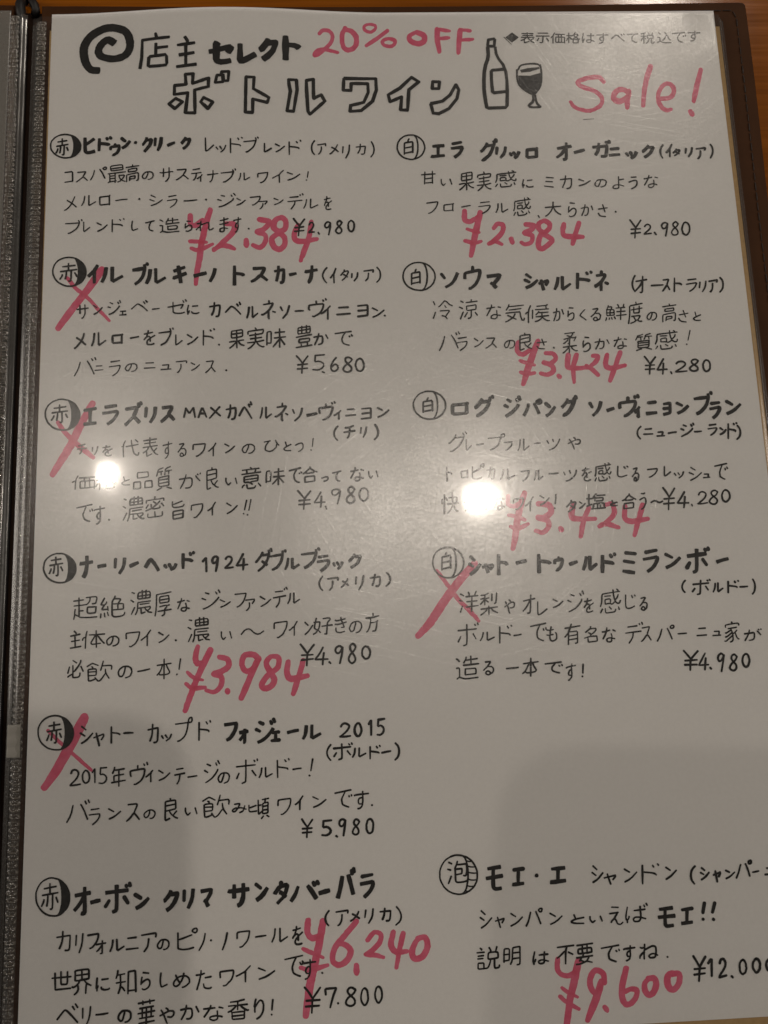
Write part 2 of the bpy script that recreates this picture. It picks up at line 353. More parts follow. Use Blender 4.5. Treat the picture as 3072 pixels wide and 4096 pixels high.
# ------------------------------------------------------------------ ink, in millimetres on the sheet
INK = [
 ('title_writing',[],[[89,650,268,76,-5],
[91,655,195,-6,-26],
[83,651,322,60,-5,7,12,2,47,-4,12,-48,3,-54,1,-9,-3,4,-58,8,-6,34,-3],
[84,651,321,1,-86],
[90,554,404,10,-72,3,-122,90,-8,80,-4],
[88,830,200,17,29,1,21],
[82,837,252,0,147],
[89,893,245,-109,12],
[100,795,325,94,-13],
[97,902,392,-123,12],
[171,1095,316,16,-28,2,-7,-3,-3,-22,3,-85,24,-22,4],
[192,1033,246,-8,13,-1,101,4,8,6,6,19,6,35,-4,23,-6],
[170,1263,325,-62,38,-18,9,-12,0,-2,-7,1,-108],
[173,1309,358,25,-19,23,-25,14,-19,17,-46,1,-10,-4,1,-40,5,-9,-3],
[171,1290,294,12,-5,32,-45,8,-26],
[168,1531,272,-6,-7,-20,-10,-56,-4],
[179,1448,356,2,-163],
[95,834,458,48,-3,-4,66,98,-34,-2,57,-83,21,2,153,-59,-3,16,-133,-83,8,1,-60,70,-4,-4,-68],
[95,775,617,42,24,-46,44,-37,-33,41,-35],
[95,945,617,56,30,-29,45,-44,-47,17,-28],
[76,1027,469,34,-1,2,46,-46,4,10,-49],
[76,1055,446,45,-2,-5,62,-26,2,-2,-40,-13,-2,1,-20],
[95,1204,480,49,1,-5,78,93,57,-10,34,-87,-22,-3,90,-44,-1,7,-237],
[95,1463,492,48,-1,3,68,-24,145,-40,-1,23,-134,-7,-42,-3,-35],
[96,1572,493,43,-11,-1,131,47,-27,21,43,-92,92,-12,-20,-6,-144,0,-64],
[97,1804,469,199,-2,1,78,-26,77,-72,65,-70,7,5,-40,82,-23,30,-69,-1,-60,-103,0,-3,49,-48,-1,6,-81],
[98,2226,459,46,31,-65,56,-14,139,-43,-2,10,-90,-73,34,-10,-48,76,-47,73,-73],
[98,2358,491,43,1,-6,47,-41,0,4,-48],
[98,2339,642,75,-16,50,-43,39,-70,17,36,-15,61,-54,68,-64,34,-35,-5,-13,-65]],[]),
 ('spiral_doodle',[],[[259,393,219,-10,-8,-10,-8,-10,-8,-10,-3,-10,3,-10,5,-10,9,-8,9,-8,10,-6,12,-5,13,-2,12,1,11,3,11,7,10,10,9,16,7,21,7,22,5,21,1,19,-2,21,-5,18,-8,14,-11,11,-14,8,-18,4,-19,1,-20,-2,-20,-5,-22,-8,-22,-11,-17,-13,-13,-17,-9,-18,-7,-18,-5,-17,-4,-18,-1,-18,1,-19,4,-20,8,-21,10,-21,13,-17,14,-14,15,-12,18,-9,18,-7,18,-3,16,-1,16,1,16,2,16,3,16,4,18,5,16,6,14,6,12,7,10,8,9,9,7,11,4,13,1,13,1,13,1]],[]),
 ('bottle_drawing',[],[[88,2726,200,42,-9,-7,54,-42,-1,7,-44],
[98,2719,249,1,75,-29,70,-13,122,4,104,8,57,126,-3,12,-156,-6,-123,-51,-79,-4,-67],
[83,2817,407,-85,8,-3,76,3,82,87,-10]],[]),
 ('wine_glass_drawing',[],[[48,2903,412,14,-29,32,-9,49,-5,39,6,7,18],
[47,2895,413,-4,70,16,49,45,38,29,16],
[48,3045,380,5,35,-4,70,-12,52,-35,45],
[63,2987,580,1,52,-36,30,9,13,67,-1,-25,-28,-5,-57]],[[2915,414,49,-13,72,-6,4,11,-62,21,-56,6],[2901,453,75,2,71,-21,-3,69,-19,47,-26,32,-24,-2,-45,-26,-29,-53]]),
 ('printed_diamond',[],[[16,2826,181,45,52]],[[2836,183,45,-35,41,36,-46,37]]),
 ('printed_notice',[],[[28,3013,195,-17,11],
[28,2955,200,0,22,8,-2,22,-6],
[28,3015,158,-72,-1],
[28,2939,184,80,1],
[28,2948,171,63,0],
[28,2935,206,19,-7,11,-8,3,-6],
[28,2978,151,-2,29,1,4,5,4,5,11,9,7,3,6,8,5,10,4],
[28,3099,191,7,11,4,10],
[28,3038,208,12,-18],
[28,3077,175,-4,36,-2,9,-8,3,-8,-1],
[28,3109,155,-62,-1],
[28,3035,175,82,1],
[28,3129,187,4,-6,8,-3],
[28,3175,221,3,-33,-2,-8,1,-16],
[28,3193,222,4,-57],
[28,3159,164,57,1],
[28,3138,226,4,-53,11,-19],
[28,3212,226,3,-37,-1,-4,-3,-1,-52,0,-3,35,3,2,52,1],
[28,3244,156,-5,70],
[28,3311,198,-9,6],
[28,3286,153,-6,10,-6,8,-10,4,-34,-1],
[28,3274,171,13,15,17,11,2,2],
[28,3226,209,9,-16,11,-7,5,3,6,10,8,0,7,3,25,0,5,2],
[28,3302,204,-2,21,-30,1,-3,-3,2,-25,3,-3,11,-6,10,-8,7,-8,3,-4,-2,-4,-15,0,-5,-2],
[28,3340,199,-4,11,-5,4],
[28,3403,174,-12,1,-30,0],
[28,3330,223,1,-8,-3,-6,1,-16,9,-35],
[28,3387,161,-3,39,1,10,-4,11,-4,2,-7,2,-8,-1,-7,-6,-1,-4,3,-5,5,-3,10,-2,9,2,22,10],
[28,3465,186,-7,-1,-8,1,-5,4,-4,7,1,7,5,6,15,0],
[28,3424,171,9,-1,63,1],
[28,3436,229,3,1,6,-1,10,-6,5,-4,6,-16,-1,-18,2,-26],
[28,3517,199,26,-24,8,-2,10,5,15,17,21,20],
[28,3598,164,3,7],
[28,3581,166,5,10],
[28,3677,225,-8,-1,-13,-7,-5,-5,-3,-8,1,-9,2,-7,3,-6,10,-10,3,-5],
[28,3691,165,-69,4],
[28,3760,198,-5,15,-3,7,-6,7,-8,5],
[28,3762,176,-1,-11,-3,-8],
[28,3779,176,7,-18],
[28,3774,198,-2,27,1,5,4,3,9,-2,4,-3,0,-6],
[28,3774,198,10,0,4,-18,-1,-4,-3,0,-22,0,-10,0,-3,19,1,3,4,0,20,0],
[28,3729,161,-6,71],
[28,3710,182,30,0],
[28,3712,164,28,-6],
[28,3707,215,11,-18,4,-3,4,-1,7,2,5,6],
[28,3835,168,-11,-13],
[28,3812,228,5,-4,12,-6],
[28,3829,218,13,7,13,4,45,0],
[28,3829,218,1,-25,-3,-3,-12,0],
[28,3844,212,5,-1,11,-11,12,-20,3,-2],
[28,3897,210,-2,-1,-7,-7,-8,-20,-5,-5,-2,-11,-7,-9],
[28,3998,182,-2,-6],
[28,3985,186,-2,-6],
[28,3978,227,-8,-1,-15,-8,-6,-5,-3,-10,-1,-10,4,-8,5,-7,13,-18],
[28,3996,158,-82,5],
[29,4060,175,-7,-1,-9,1,-5,4,-4,7,0,7,6,5,16,0],
[29,4017,160,10,-1,67,1],
[28,4029,217,4,1,6,-1,10,-5,6,-5,6,-15,-1,-18,3,-26]],[]),
 ('printer_smudge',[],[[12,3290,763,36,-2,32,-2]],[]),
 ('red_discount',[],[[[1684,124,-15,7,-8,10,-12,18,0,7,2,6,5,3,8,1,4,-4,13,-16,4,-3,9,-2,14,1,11,5,8,10,3,9,-1,14,-4,16,-13,22,-27,29,-23,4,-21,8,-13,12,-10,14,-4,11,-1,9,2,8,6,6,5,2,9,-1,16,-6,8,-6,17,-15,16,-17,19,3,14,4,14,1,30,8,8,-4,5,-7,-2,-7,-5,-5,-59,-16,0,-2,18,-20,14,-27,7,-32,-2,-12,-3,-12,-6,-12,-17,-17,-7,-4,-10,-2,-18,0]],
[[1819,101,-5,2,-3,4,-8,19,-11,17,-6,28,0,51,5,16,2,15,8,16,7,6,8,7,13,5,4,2,10,-2,25,-8,8,-5,9,-10,13,-18,5,-9,5,-25,-1,-26,1,-16,-3,-7,-16,-24,-18,-18,-7,-3,-27,-6,-2,-5,-4,-4,-5,-2],
[1825,145,2,-1,15,3,10,5,13,16,9,17,2,18,-4,23,-4,9,-9,9,-11,7,-12,1,-11,-5,-5,-9,-5,-24,1,-32,3,-25]],
[[1981,74,-24,4,-12,6,-7,7,-4,5,-3,17,3,15,5,8,20,13,18,3,12,-1,23,-16,3,-4,7,-13,3,-12,-2,-13,-3,-7,-3,-3,-24,-9],
[1967,96,5,-1,13,1,20,5,1,5,-1,5,-17,15,-7,2,-8,-1,-11,-3,-8,-7,-3,-8,1,-4,6,-5]],
[[2086,115,-75,61,-14,8,-10,9,-15,11,-28,24,-3,7,2,8,6,5,7,-1,39,-25,15,-12,14,-9,14,-13,60,-49,3,-8,-1,-9,-6,-6]],
[[2089,175,-16,2,-20,11,-9,14,-2,3,0,9,5,16,12,13,22,9,19,2,12,-1,7,-3,14,-11,7,-9,5,-12,2,-10,0,-7,-3,-8,-5,-7,-11,-7,-13,-4,-22,-1],
[2091,198,11,2,20,9,-2,8,-3,5,-8,4,-11,2,-27,-6,-5,-6,0,-5,2,-4,12,-5]],
[[2271,125,-6,5,-18,7,-29,18,-7,13,-2,9,-1,12,2,9,6,14,7,8,20,14,34,9,10,0,12,-3,16,-8,11,-8,8,-12,4,-10,1,-8,1,-18,-1,-9,-6,-12,-6,-8,-7,-6,-14,-7,-25,-9],
[2266,158,33,17,4,4,1,9,-3,7,-11,7,-11,2,-13,-3,-15,-7,-7,-5,-4,-7,0,-5,4,-6]],
[[2398,106,-8,7,-3,16,-3,50,1,30,14,80,5,6,5,0,6,-1,4,-3,4,-6,2,-12,-6,-80,1,-32,3,-16,-1,-16,-2,-12,-4,-6,-9,-6]],
[[2414,110,-7,1,-5,8,-1,7,5,6,22,7,29,6,22,-1,8,-1,4,-4,1,-7,-4,-6,-21,-8,-41,-8]],
[[2454,170,-12,2,-15,3,-21,1,-7,5,-3,5,1,5,3,6,4,3,7,2,16,-3,13,1,26,-3,13,-5,5,-3,1,-2,1,-6,-2,-5,-3,-3,-16,-3]],
[[2548,112,-5,3,-5,6,-7,18,-3,32,-5,32,-4,55,-1,32,2,7,3,4,3,2,5,1,5,-2,7,-7,3,-12,7,-48,3,-26,5,-22,6,-56,-1,-8,-4,-5,-7,-4]],
[[2548,114,-4,6,-1,7,2,7,5,4,8,2,29,1,14,6,16,-1,6,-5,2,-7,-1,-7,-5,-4,-18,-5,-28,-1,-18,-4]],
[[2601,183,-48,5,-7,4,-2,5,-1,3,2,6,4,3,9,2,19,-1,30,0,21,-5,6,-4,2,-3,1,-6,-2,-5,-4,-3]]],[]),
 ('red_sale_word',[],[[[3380,451,-49,8,-49,19,-10,6,-8,10,-4,8,1,11,3,9,5,6,13,13,14,9,18,9,37,11,23,10,13,11,12,14,7,12,3,13,-1,8,-2,7,-6,9,-8,8,-35,22,-26,4,-18,0,-13,-5,-27,-6,-8,-3,-22,-17,-6,-9,-5,-12,-5,-5,-6,-3,-6,1,-5,5,-1,7,5,11,5,15,14,18,23,14,9,3,46,14,15,-1,14,2,14,-7,15,-3,15,-10,15,-6,9,-6,6,-5,6,-9,9,-15,6,-19,0,-25,-7,-19,-8,-10,-25,-25,-27,-15,-50,-18,-20,-11,-6,-6,1,-2,6,-3,15,-3,29,-11,55,-5,10,1,6,4,20,26,8,2,6,-3,7,-8,1,-5,-1,-5,-8,-15,-15,-20,-6,-5,-8,-3,-28,-3]],
[[3534,538,-28,16,-16,17,-5,9,-5,15,-3,16,0,10,3,9,10,14,15,11,13,4,9,1,10,-1,13,-5,20,-10,22,-19,14,-18,6,-14,0,-8,-3,-14,-3,-7,-22,-16,-7,-4,-25,-7],
[3548,575,14,1,18,13,-13,12,-21,13,-10,4,-7,0,-12,-5,-2,-2,-1,-3,3,-10,7,-11,10,-8]],
[[3592,552,-6,4,-5,7,-20,94,2,33,7,7,6,1,5,-1,6,-5,3,-7,7,-28,0,-19,11,-43,5,-26,-1,-7,-6,-8,-6,-3]],
[[3746,379,-5,2,-5,7,-30,74,-12,45,-5,23,-7,18,-6,45,-5,24,-2,23,-4,33,2,7,5,4,6,1,8,-3,5,-5,2,-5,10,-63,7,-31,7,-32,6,-15,7,-31,38,-98,0,-10,-4,-9,-10,-4]],
[[3844,502,-18,7,-26,21,-21,33,-7,16,-6,31,-1,33,2,14,5,14,16,28,7,7,16,9,13,5,6,0,28,-9,5,-5,2,-6,0,-7,-4,-5,-9,-2,-18,4,-20,-9,-8,-11,-11,-28,1,-3,29,-1,19,-2,10,-3,17,-8,7,-5,9,-12,11,-26,2,-9,1,-23,-5,-17,-13,-16,-9,-8,-15,-5],
[3839,534,12,0,6,2,6,5,6,14,2,16,-5,12,-14,18,-11,4,-13,1,-32,2,-2,-1,1,-4,3,-14,13,-26,17,-21]],
[[4067,409,-5,3,-3,6,-4,14,-36,98,-12,44,-6,16,-9,55,2,6,6,5,5,2,5,0,3,-4,3,-5,23,-59,17,-63,16,-47,3,-16,12,-37,0,-9,-4,-7,-7,-4]],
[[3972,699,-8,5,-2,7,0,9,4,15,4,8,5,5,11,4,5,0,5,-4,5,-7,1,-12,-2,-8,-3,-7,-11,-13,-8,-3]]],[]),
 ('wine_entry',['赤', 'entry1'],[[36,110,1076,44,-5,2,58,1,4,-3,1,-43,6],
[37,186,1078,46,-3,-1,8,-12,21,-1,7],
[31,218,1109,6,3,21,20],
[30,219,1111,-5,1,-18,16,-12,9,-4,3],
[30,264,1130,15,-28,6,-28,1,-5],
[37,350,1123,-17,-38,-15,-22],
[36,337,1057,2,5,4,4,11,-1,2,-2,2,-4,-2,-8,-8,-1,-6,3,-4,5],
[32,381,1111,31,-3],
[30,410,1126,-29,0],
[34,384,1063,71,-7],
[33,369,1095,104,-9],
[32,381,1149,-3,-53],
[31,411,1094,1,60],
[33,456,1056,2,11,-2,4,-65,5,-4,-2,-4,-13,0,-12,2,-1,4,-4,60,-6,6,5,2,14],
[31,370,1153,5,-5,44,-6],
[32,471,1148,-20,-9,-11,-12,-3,-8,-3,-9,1,-4,7,2,20,-1,4,1,2,5,-15,21,-13,12,-12,5],
[33,515,1052,1,-9],
[34,542,1146,6,-3,3,-4,1,-38,-3,-3,-4,-3,-63,12,-1,6,0,39],
[35,509,1069,29,-4,3,2,1,7,-2,7,-3,3,-13,2,-27,2,-5,0,-2,-7,2,-5,0,-5,4,2,13,-4],
[35,477,1059,77,-9],
[37,499,1144,1,-21,1,-3,30,-5,2,3,-1,4,-1,6,-1,4,-31,3],
[32,608,1095,2,9,-6,14,-4,10,-6,8,-6,1,-6,-3,-5,-4,-2,-8,3,-7,6,-11,10,-8,7,-2,21,-1,10,4,7,7,1,8,1,7,-2,7,-5,8,-5,3,-10,5,-9,0],
[37,716,1159,5,-1,7,-9,8,-13,1,-16,-1,-48],
[36,702,1128,1,-51],
[31,682,1101,6,3,71,-6],
[37,786,1088,52,-2,-1,10,-13,20,-2,7],
[34,822,1124,5,2,25,23],
[37,822,1125,-5,1,-18,17,-15,9,-4,1],
[35,919,1085,-39,6],
[37,900,1114,-3,27,-10,14,-4,3],
[32,928,1110,-57,6],
[36,926,1167,1,-30],
[36,906,1149,7,-4,8,-7,5,0,3,-7,5,-7],
[34,967,1125,3,1,59,-7],
[30,980,1171,4,0,7,-8,5,-13,4,-23,0,-29],
[34,1120,1109,-72,7],
[36,1132,1090,3,8],
[37,1062,1174,10,-1,15,-10,22,-20,10,-24,4,-14,-6,-9],
[30,1165,1119,-3,28,-10,17],
[33,1186,1117,0,47,32,-19],
[35,1267,1143,0,-19,4,-4,53,-7,3,1,-2,8,-3,19,-8,13,-8,13,-11,9,-9,3,-4,-1],
[37,1395,1130,1,47],
[30,1354,1150,6,-4,28,-16,8,-3,6,-11,19,-18],
[35,1444,1111,31,11],
[35,1447,1161,36,-12,36,-28],
[32,1570,1104,-6,38],
[33,1557,1158,3,2],
[32,114,1322,7,-3,13,-10,19,-26,10,-25,9,-22],
[36,128,1259,27,18,27,25],
[32,231,1235,-4,36,-13,23],
[34,256,1231,1,66,40,-24],
[35,382,1235,-4,5],
[36,378,1239,2,53,0,5],
[37,379,1240,-54,4,-3,0,-1,5,2,47,56,-5],
[31,418,1271,34,-5,34,-1],
[50,558,1266,3,2],
[31,629,1246,26,14],
[30,623,1274,25,10],
[32,630,1313,34,-11,32,-24],
[32,735,1259,44,-6],
[30,745,1329,17,-11,14,-14,8,-17,-1,-6,-4,-3,-52,7],
[35,827,1290,36,0,39,-4],
[49,957,1285,2,3],
[30,1122,1249,10,13],
[36,1112,1267,-5,-8],
[37,1120,1282,-5,12,-30,20,-27,15,-23,5],
[31,1027,1287,21,6],
[31,1068,1266,-21,-5],
[30,1141,1281,21,12],
[37,1141,1324,24,-9,26,-22],
[33,1221,1275,55,-6,3,0,0,8,-3,10,-8,15,-18,14,-11,8,-7,0],
[33,1307,1318,4,-4,7,-8,2,-6,-1,-2,-46,4],
[32,1295,1315,0,11,-4,8,-3,4,-6,9,-5,2],
[32,1362,1281,24,10],
[31,1365,1321,26,-10,25,-21],
[36,1532,1249,4,8],
[35,1518,1255,1,6],
[35,1463,1348,14,-19,8,-14,2,-20],
[36,1506,1268,-48,5],
[30,1528,1291,-84,10],
[31,1556,1286,-6,34,-12,23],
[34,1581,1283,-3,60,45,-23],
[32,1663,1285,21,-7,14,-3],
[34,1701,1345,-9,3,-10,2,-9,-3,-2,-7,2,-12,7,-8,8,-13,18,-14],
[36,1670,1305,9,-30,-1,-10],
[34,1686,1329,0,-25,-4,-3,-12,4,-5,9,-2,10],
[32,200,1406,-79,3],
[37,216,1386,2,6],
[33,139,1471,11,-2,17,-11,23,-18,12,-26,1,-15,-5,-9],
[30,265,1437,-24,19,-5,6,-4,-1,-2,-3,-1,-56],
[35,309,1410,25,14],
[37,314,1463,27,-12,28,-26],
[32,469,1393,-4,-4],
[34,399,1421,42,4,16,5,2,5],
[32,448,1399,-5,-6],
[34,399,1394,0,76],
[33,519,1407,-5,36,7,25,30,-11],
[34,641,1475,-4,-1,-11,-5,-4,-3,-3,-9,0,-11,2,-6,1,-8,7,-10,1,-7],
[37,648,1411,-50,11],
[35,687,1486,13,-7],
[35,684,1443,11,0,5,3,-2,34],
[30,700,1416,-10,-6,-7,-4],
[36,700,1479,15,5,17,4,64,-5],
[34,730,1448,1,19,-1,3,49,-2,5,-2,3,-14,-4,-4,-5,-3,-48,5],
[30,790,1409,-59,4],
[36,719,1434,78,-6],
[35,758,1398,1,32],
[37,721,1423,9,-14,3,-9],
[34,844,1421,21,1],
[34,836,1460,12,-9,11,-6,9,3,5,5,0,13,-2,6,-4,5,-8,4,-8,4,-9,0,-3,-3],
[32,837,1437,-3,4,0,24],
[35,904,1438,9,0,12,-2],
[33,929,1443,7,0,22,-8,14,-3,2,4,0,14,-1,17,1,7,3,6,5,0,13,-6,5,-5],
[37,925,1436,2,-14],
[30,924,1458,-9,3,-13,11,-3,6],
[36,929,1445,3,2],
[33,924,1483,-2,-29,3,-10,0,-7],
[36,1087,1410,-11,4,-35,8],
[34,1088,1435,-10,4,-40,7],
[36,1063,1404,0,45,1,10,1,24,-5,8,-10,3,-7,-3,-4,-1,1,-14,2,-2,4,-3,14,-3,24,4],
[33,1145,1438,-4,0,-3,1,-4,7,-3,10,1,8,4,6,10,-2],
[35,1121,1424,5,-4,38,-7],
[32,1131,1495,2,2,3,-2,4,-9,4,-7,4,-21,-2,-21,2,-34],
[49,1208,1475,3,2]],[]),
 ('wine_entry>badge',['赤', 'entry1'],[[41,73,828,14,-2,13,-2,14,1,13,3,13,4,13,5,12,8,9,9,9,10,7,11,5,12,4,13,-1,13,-1,12,-4,12,-7,11,-9,9,-10,9,-12,6,-12,5,-14,2,-13,1,-14,0,-13,-3,-13,-4,-12,-6,-11,-7,-11,-9,-8,-10,-8,-11,-5,-11,-2,-13,-1,-13,2,-12,3,-13,8,-10,8,-10,10,-8,12,-7,15,-6],
[45,116,912,6,13,2,7],
[45,100,896,0,59,-4,5,-6,-1],
[45,75,946,4,-25,-1,-22],
[45,53,946,9,-19,0,-8],
[45,88,897,-1,-43],
[45,114,866,-52,8],
[45,56,903,66,-12]],[[130,830,5,5,6,7,4,10,4,12,3,13,2,15,0,14,0,15,-2,14,-2,12,-4,11,-4,9,-5,6,-5,3,8,2,13,-5,11,-6,10,-8,9,-10,6,-10,5,-12,3,-12,0,-12,-2,-12,-4,-12,-6,-12,-7,-11,-10,-9,-11,-9,-12,-6]]),
 ('wine_entry>wine_name',['赤', 'entry1'],[[81,280,860,-43,33,-12,0],
[101,286,942,-40,10,-13,-4,-6,-9,-3,-88],
[91,382,862,-6,-8],
[90,312,892,40,5,19,5,2,5],
[88,360,867,-4,-9],
[85,312,860,-1,82],
[93,407,916,1,-13],
[86,395,969,5,4,9,-6,9,-5,7,-8,8,-20,0,-14,0,-7,-51,6,-2,19],
[100,448,866,21,19],
[92,451,930,25,-14,22,-31],
[101,532,897,2,2],
[98,587,960,10,-12,12,-16,10,-11,9,-30,0,-7,-4,0,-20,1,-6,0],
[85,574,914,4,-1,19,-27,3,-19],
[87,653,878,-3,43],
[98,689,871,-5,48,-16,38],
[82,726,927,22,-10,22,-8],
[87,820,951,13,-7,13,-14,6,-9,9,-26,1,-5,-24,2,-5,-3],
[92,810,917,3,-2,18,-23,5,-15],
[38,1004,934,-32,31,-7,4,-8,2,0,-6,-2,-79],
[37,1020,947,9,14],
[40,1042,942,10,17],
[35,1077,936,-9,26,-21,17],
[40,1177,888,-5,-4],
[33,1107,925,41,5,16,4,2,6],
[37,1156,898,-6,-10],
[39,1106,892,0,92],
[37,1256,904,-70,8],
[37,1269,882,4,6],
[39,1199,980,11,-3,13,-11,23,-22,9,-28,6,-19,-5,-11],
[42,1351,954,-27,18,-9,5,-6,-1,0,-3,1,-50],
[41,1376,926,24,12],
[36,1379,977,25,-14,26,-24],
[40,1529,903,-3,-6],
[38,1460,940,41,3,16,5,0,5],
[39,1508,914,-6,-8],
[38,1459,910,-1,83],
[40,1613,898,-14,19,-6,28,4,26,13,18],
[35,1653,938,0,17,-4,12,-4,9,-7,9,-3,1],
[36,1679,930,1,-8,0,-6,-49,9],
[35,1704,983,6,-2,9,-9,14,-16,12,-19,7,-16],
[42,1717,940,19,9,19,18],
[36,1786,934,-4,41],
[42,1825,923,-4,47,-20,39],
[35,1898,982,12,0,7,-7,1,-13,4,-23,0,-11,-56,7],
[36,1876,975,11,-19,4,-16,1,-25],
[38,1961,898,10,21,6,30,-6,30,-17,22]],[]),
 ('wine_entry>price_text',['赤', 'entry1'],[[49,1476,1410,15,23,18,23],
[44,1541,1413,-21,29,-12,19,-5,59],
[49,1483,1469,52,-7],
[41,1480,1492,56,-6],
[43,1568,1450,6,-13,11,-4,10,11,-1,11,-8,20,-20,19,0,5,15,-3,17,-1],
[42,1621,1498,6,11],
[44,1696,1438,-14,-10,-15,9,-7,18,9,14,15,-6,12,-27,-3,36,-10,41],
[48,1762,1431,-10,-11,-14,9,-3,16,11,13,16,18,-1,19,-17,11,-14,-8,-5,-13,13,-19,18,-16,10,-18],
[46,1818,1421,6,0,4,3,6,6,4,10,0,10,0,11,-3,11,-3,10,-5,5,-6,5,-5,-1,-6,-4,-3,-5,-5,-9,1,-11,-2,-12,3,-12,4,-9,6,-5,5,-3]],[]),
 ('red_price',['entry1'],[[[858,1370,-6,3,-4,6,-2,21,2,35,6,15,5,6,8,5,12,4,17,1,21,-10,21,-23,9,-9,3,-10,-1,-5,-4,-5,-4,-2,-6,-1,-4,1,-8,4,-31,24,-6,3,-5,0,-1,-5,0,-37,-2,-12,-3,-5,-5,-4,-6,-1]],
[[978,1335,-6,3,-4,5,-2,11,-7,14,-20,60,-3,11,-1,15,-9,28,-4,27,-12,52,-1,20,-5,24,-5,56,-4,19,-3,24,-5,23,-3,62,0,28,1,7,6,5,9,0,6,-4,2,-5,7,-55,4,-14,4,-28,5,-14,3,-28,5,-14,10,-85,7,-42,8,-28,1,-15,8,-38,24,-87,4,-16,-1,-8,-4,-8,-8,-4]],
[[867,1535,-10,2,-4,2,-3,5,0,5,1,5,3,3,4,4,7,1,11,0,13,2,21,0,40,4,10,0,6,-3,2,-5,0,-5,-3,-5,-4,-2,-26,-7,-46,-4,-13,-2]],
[[993,1560,-84,31,-12,0,-20,-9,-12,0,-5,4,-2,8,4,7,9,6,19,9,9,2,17,1,20,-5,22,-11,44,-27,2,-5,-1,-6,-4,-5]],
[[1093,1426,-18,1,-6,2,-5,4,-1,10,3,9,6,5,9,1,27,1,0,8,-5,16,-7,11,-7,10,-28,28,-13,10,-19,22,-24,24,-12,14,-3,4,0,5,2,5,3,3,7,2,7,-2,25,-19,14,-13,15,-11,54,-52,14,-18,11,-29,0,-25,-2,-7,-6,-11,-8,-7,-11,-2]],
[[1060,1563,-18,3,-18,8,-13,9,-16,8,-4,6,-1,6,1,5,3,5,5,2,6,1,14,-6,26,-14,7,-1,9,0,16,5,13,2,13,6,19,5,5,0,4,-3,2,-3,1,-4,-2,-7,-12,-11,-21,-13,-22,-7]],
[[1188,1533,-6,5,-4,9,-2,32,4,8,6,7,6,3,6,1,7,-5,6,-14,1,-6,-3,-24,-2,-8,-5,-6,-6,-3]],
[[1267,1401,-7,5,-3,6,0,9,5,7,4,3,16,6,27,4,2,1,-22,23,-7,4,-25,7,-8,4,-5,9,-2,9,4,8,12,9,10,4,15,2,11,4,2,7,-1,9,-10,26,-13,12,-3,1,-5,-1,-26,-12,-7,-1,-6,3,-4,7,0,8,4,6,24,15,12,4,9,2,7,0,8,-3,19,-16,12,-21,6,-12,2,-8,0,-21,-1,-9,-7,-15,-13,-11,13,-10,13,-13,15,-20,5,-13,-1,-11,-4,-8,-5,-6,-9,-5,-34,-7,-22,-3]],
[[1401,1386,-14,6,-13,3,-10,6,-7,6,-11,15,-8,29,-1,16,3,9,3,7,22,20,7,4,12,2,16,0,18,-7,9,-6,5,-4,6,-8,6,-15,2,-9,1,-24,-4,-18,-4,-8,-9,-11,-7,-6,-12,-6],
[1394,1423,8,-1,5,3,5,6,2,8,-1,16,-3,10,-6,5,-8,3,-5,1,-5,-2,-8,-5,-3,-7,0,-9,5,-18,7,-7]],
[[1382,1492,-23,10,-11,8,-14,13,-5,10,-3,21,2,16,3,10,6,12,9,15,5,4,17,10,15,5,10,-1,11,-4,22,-21,8,-14,4,-16,1,-16,-4,-29,-4,-8,-11,-12,-5,-5,-14,-7,-9,-2],
[1382,1525,7,-1,9,7,6,9,3,9,-1,16,-3,8,-9,11,-8,4,-11,-5,-4,-5,-6,-14,-4,-16,0,-3,3,-5]],
[[1499,1438,-6,3,-12,17,-9,17,-8,24,-3,16,0,16,3,15,7,12,9,7,16,8,13,1,27,-2,41,-9,25,-7,15,-4,5,-6,2,-6,0,-5,-3,-5,-5,-2,-25,1,-14,4,-40,5,-24,-1,-10,-1,-6,-2,-2,-4,-1,-5,1,-24,6,-15,9,-14,7,-19,-2,-7,-4,-7,-6,-2]],
[[1578,1416,-6,3,-4,7,-6,27,-10,63,-12,38,-22,56,-4,14,-3,15,-5,14,-2,14,-3,10,1,6,2,4,4,3,9,0,7,-5,5,-18,10,-14,38,-101,11,-57,7,-65,-2,-6,-3,-6,-6,-3]]],[]),
 ('wine_entry',['白', 'entry1r'],[[33,2326,1175,-49,3],
[34,2328,1145,-49,6],
[34,2325,1180,3,-80],
[33,2282,1105,-6,80],
[39,2261,1123,83,-5],
[30,2380,1155,-1,24,11,19,14,-14],
[38,2434,1155,9,34],
[32,2576,1214,-11,-3,-11,-8,-8,-9,-1,-9],
[38,2490,1228,16,-13,24,-25],
[32,2506,1141,64,-10],
[35,2533,1227,4,-111],
[38,2539,1114,28,-4,3,2,2,7,-2,30,-4,7,-3,2,-26,4,-29,5,-2,-3,-2,-4,4,-36,0,-3,29,-6],
[38,2490,1190,30,-6,12,2,20,-4,26,-6],
[36,2646,1124,0,-10,-2,-4],
[37,2636,1198,-3,9,-9,9,-13,11,-9,7],
[35,2683,1223,-8,0,-15,-8,-8,-9,-3,-10],
[37,2614,1155,63,-11,5,-1,3,-8,1,-12,-3,-2,-75,9,-3,7,0,9],
[34,2641,1194,1,-54],
[33,2614,1176,60,-8],
[34,2683,1186,-33,9,-50,4],
[37,2832,1115,-3,-7,-9,-3],
[34,2724,1193,-12,16],
[35,2808,1152,12,-5,8,-11,4,-7],
[36,2810,1195,-2,9,-8,4,-48,4,-5,-1,-4,-4,0,-16],
[34,2832,1196,-4,-12],
[39,2781,1134,-38,3],
[31,2783,1193,-12,-10],
[38,2714,1180,9,-18,1,-30,4,-6,115,-11],
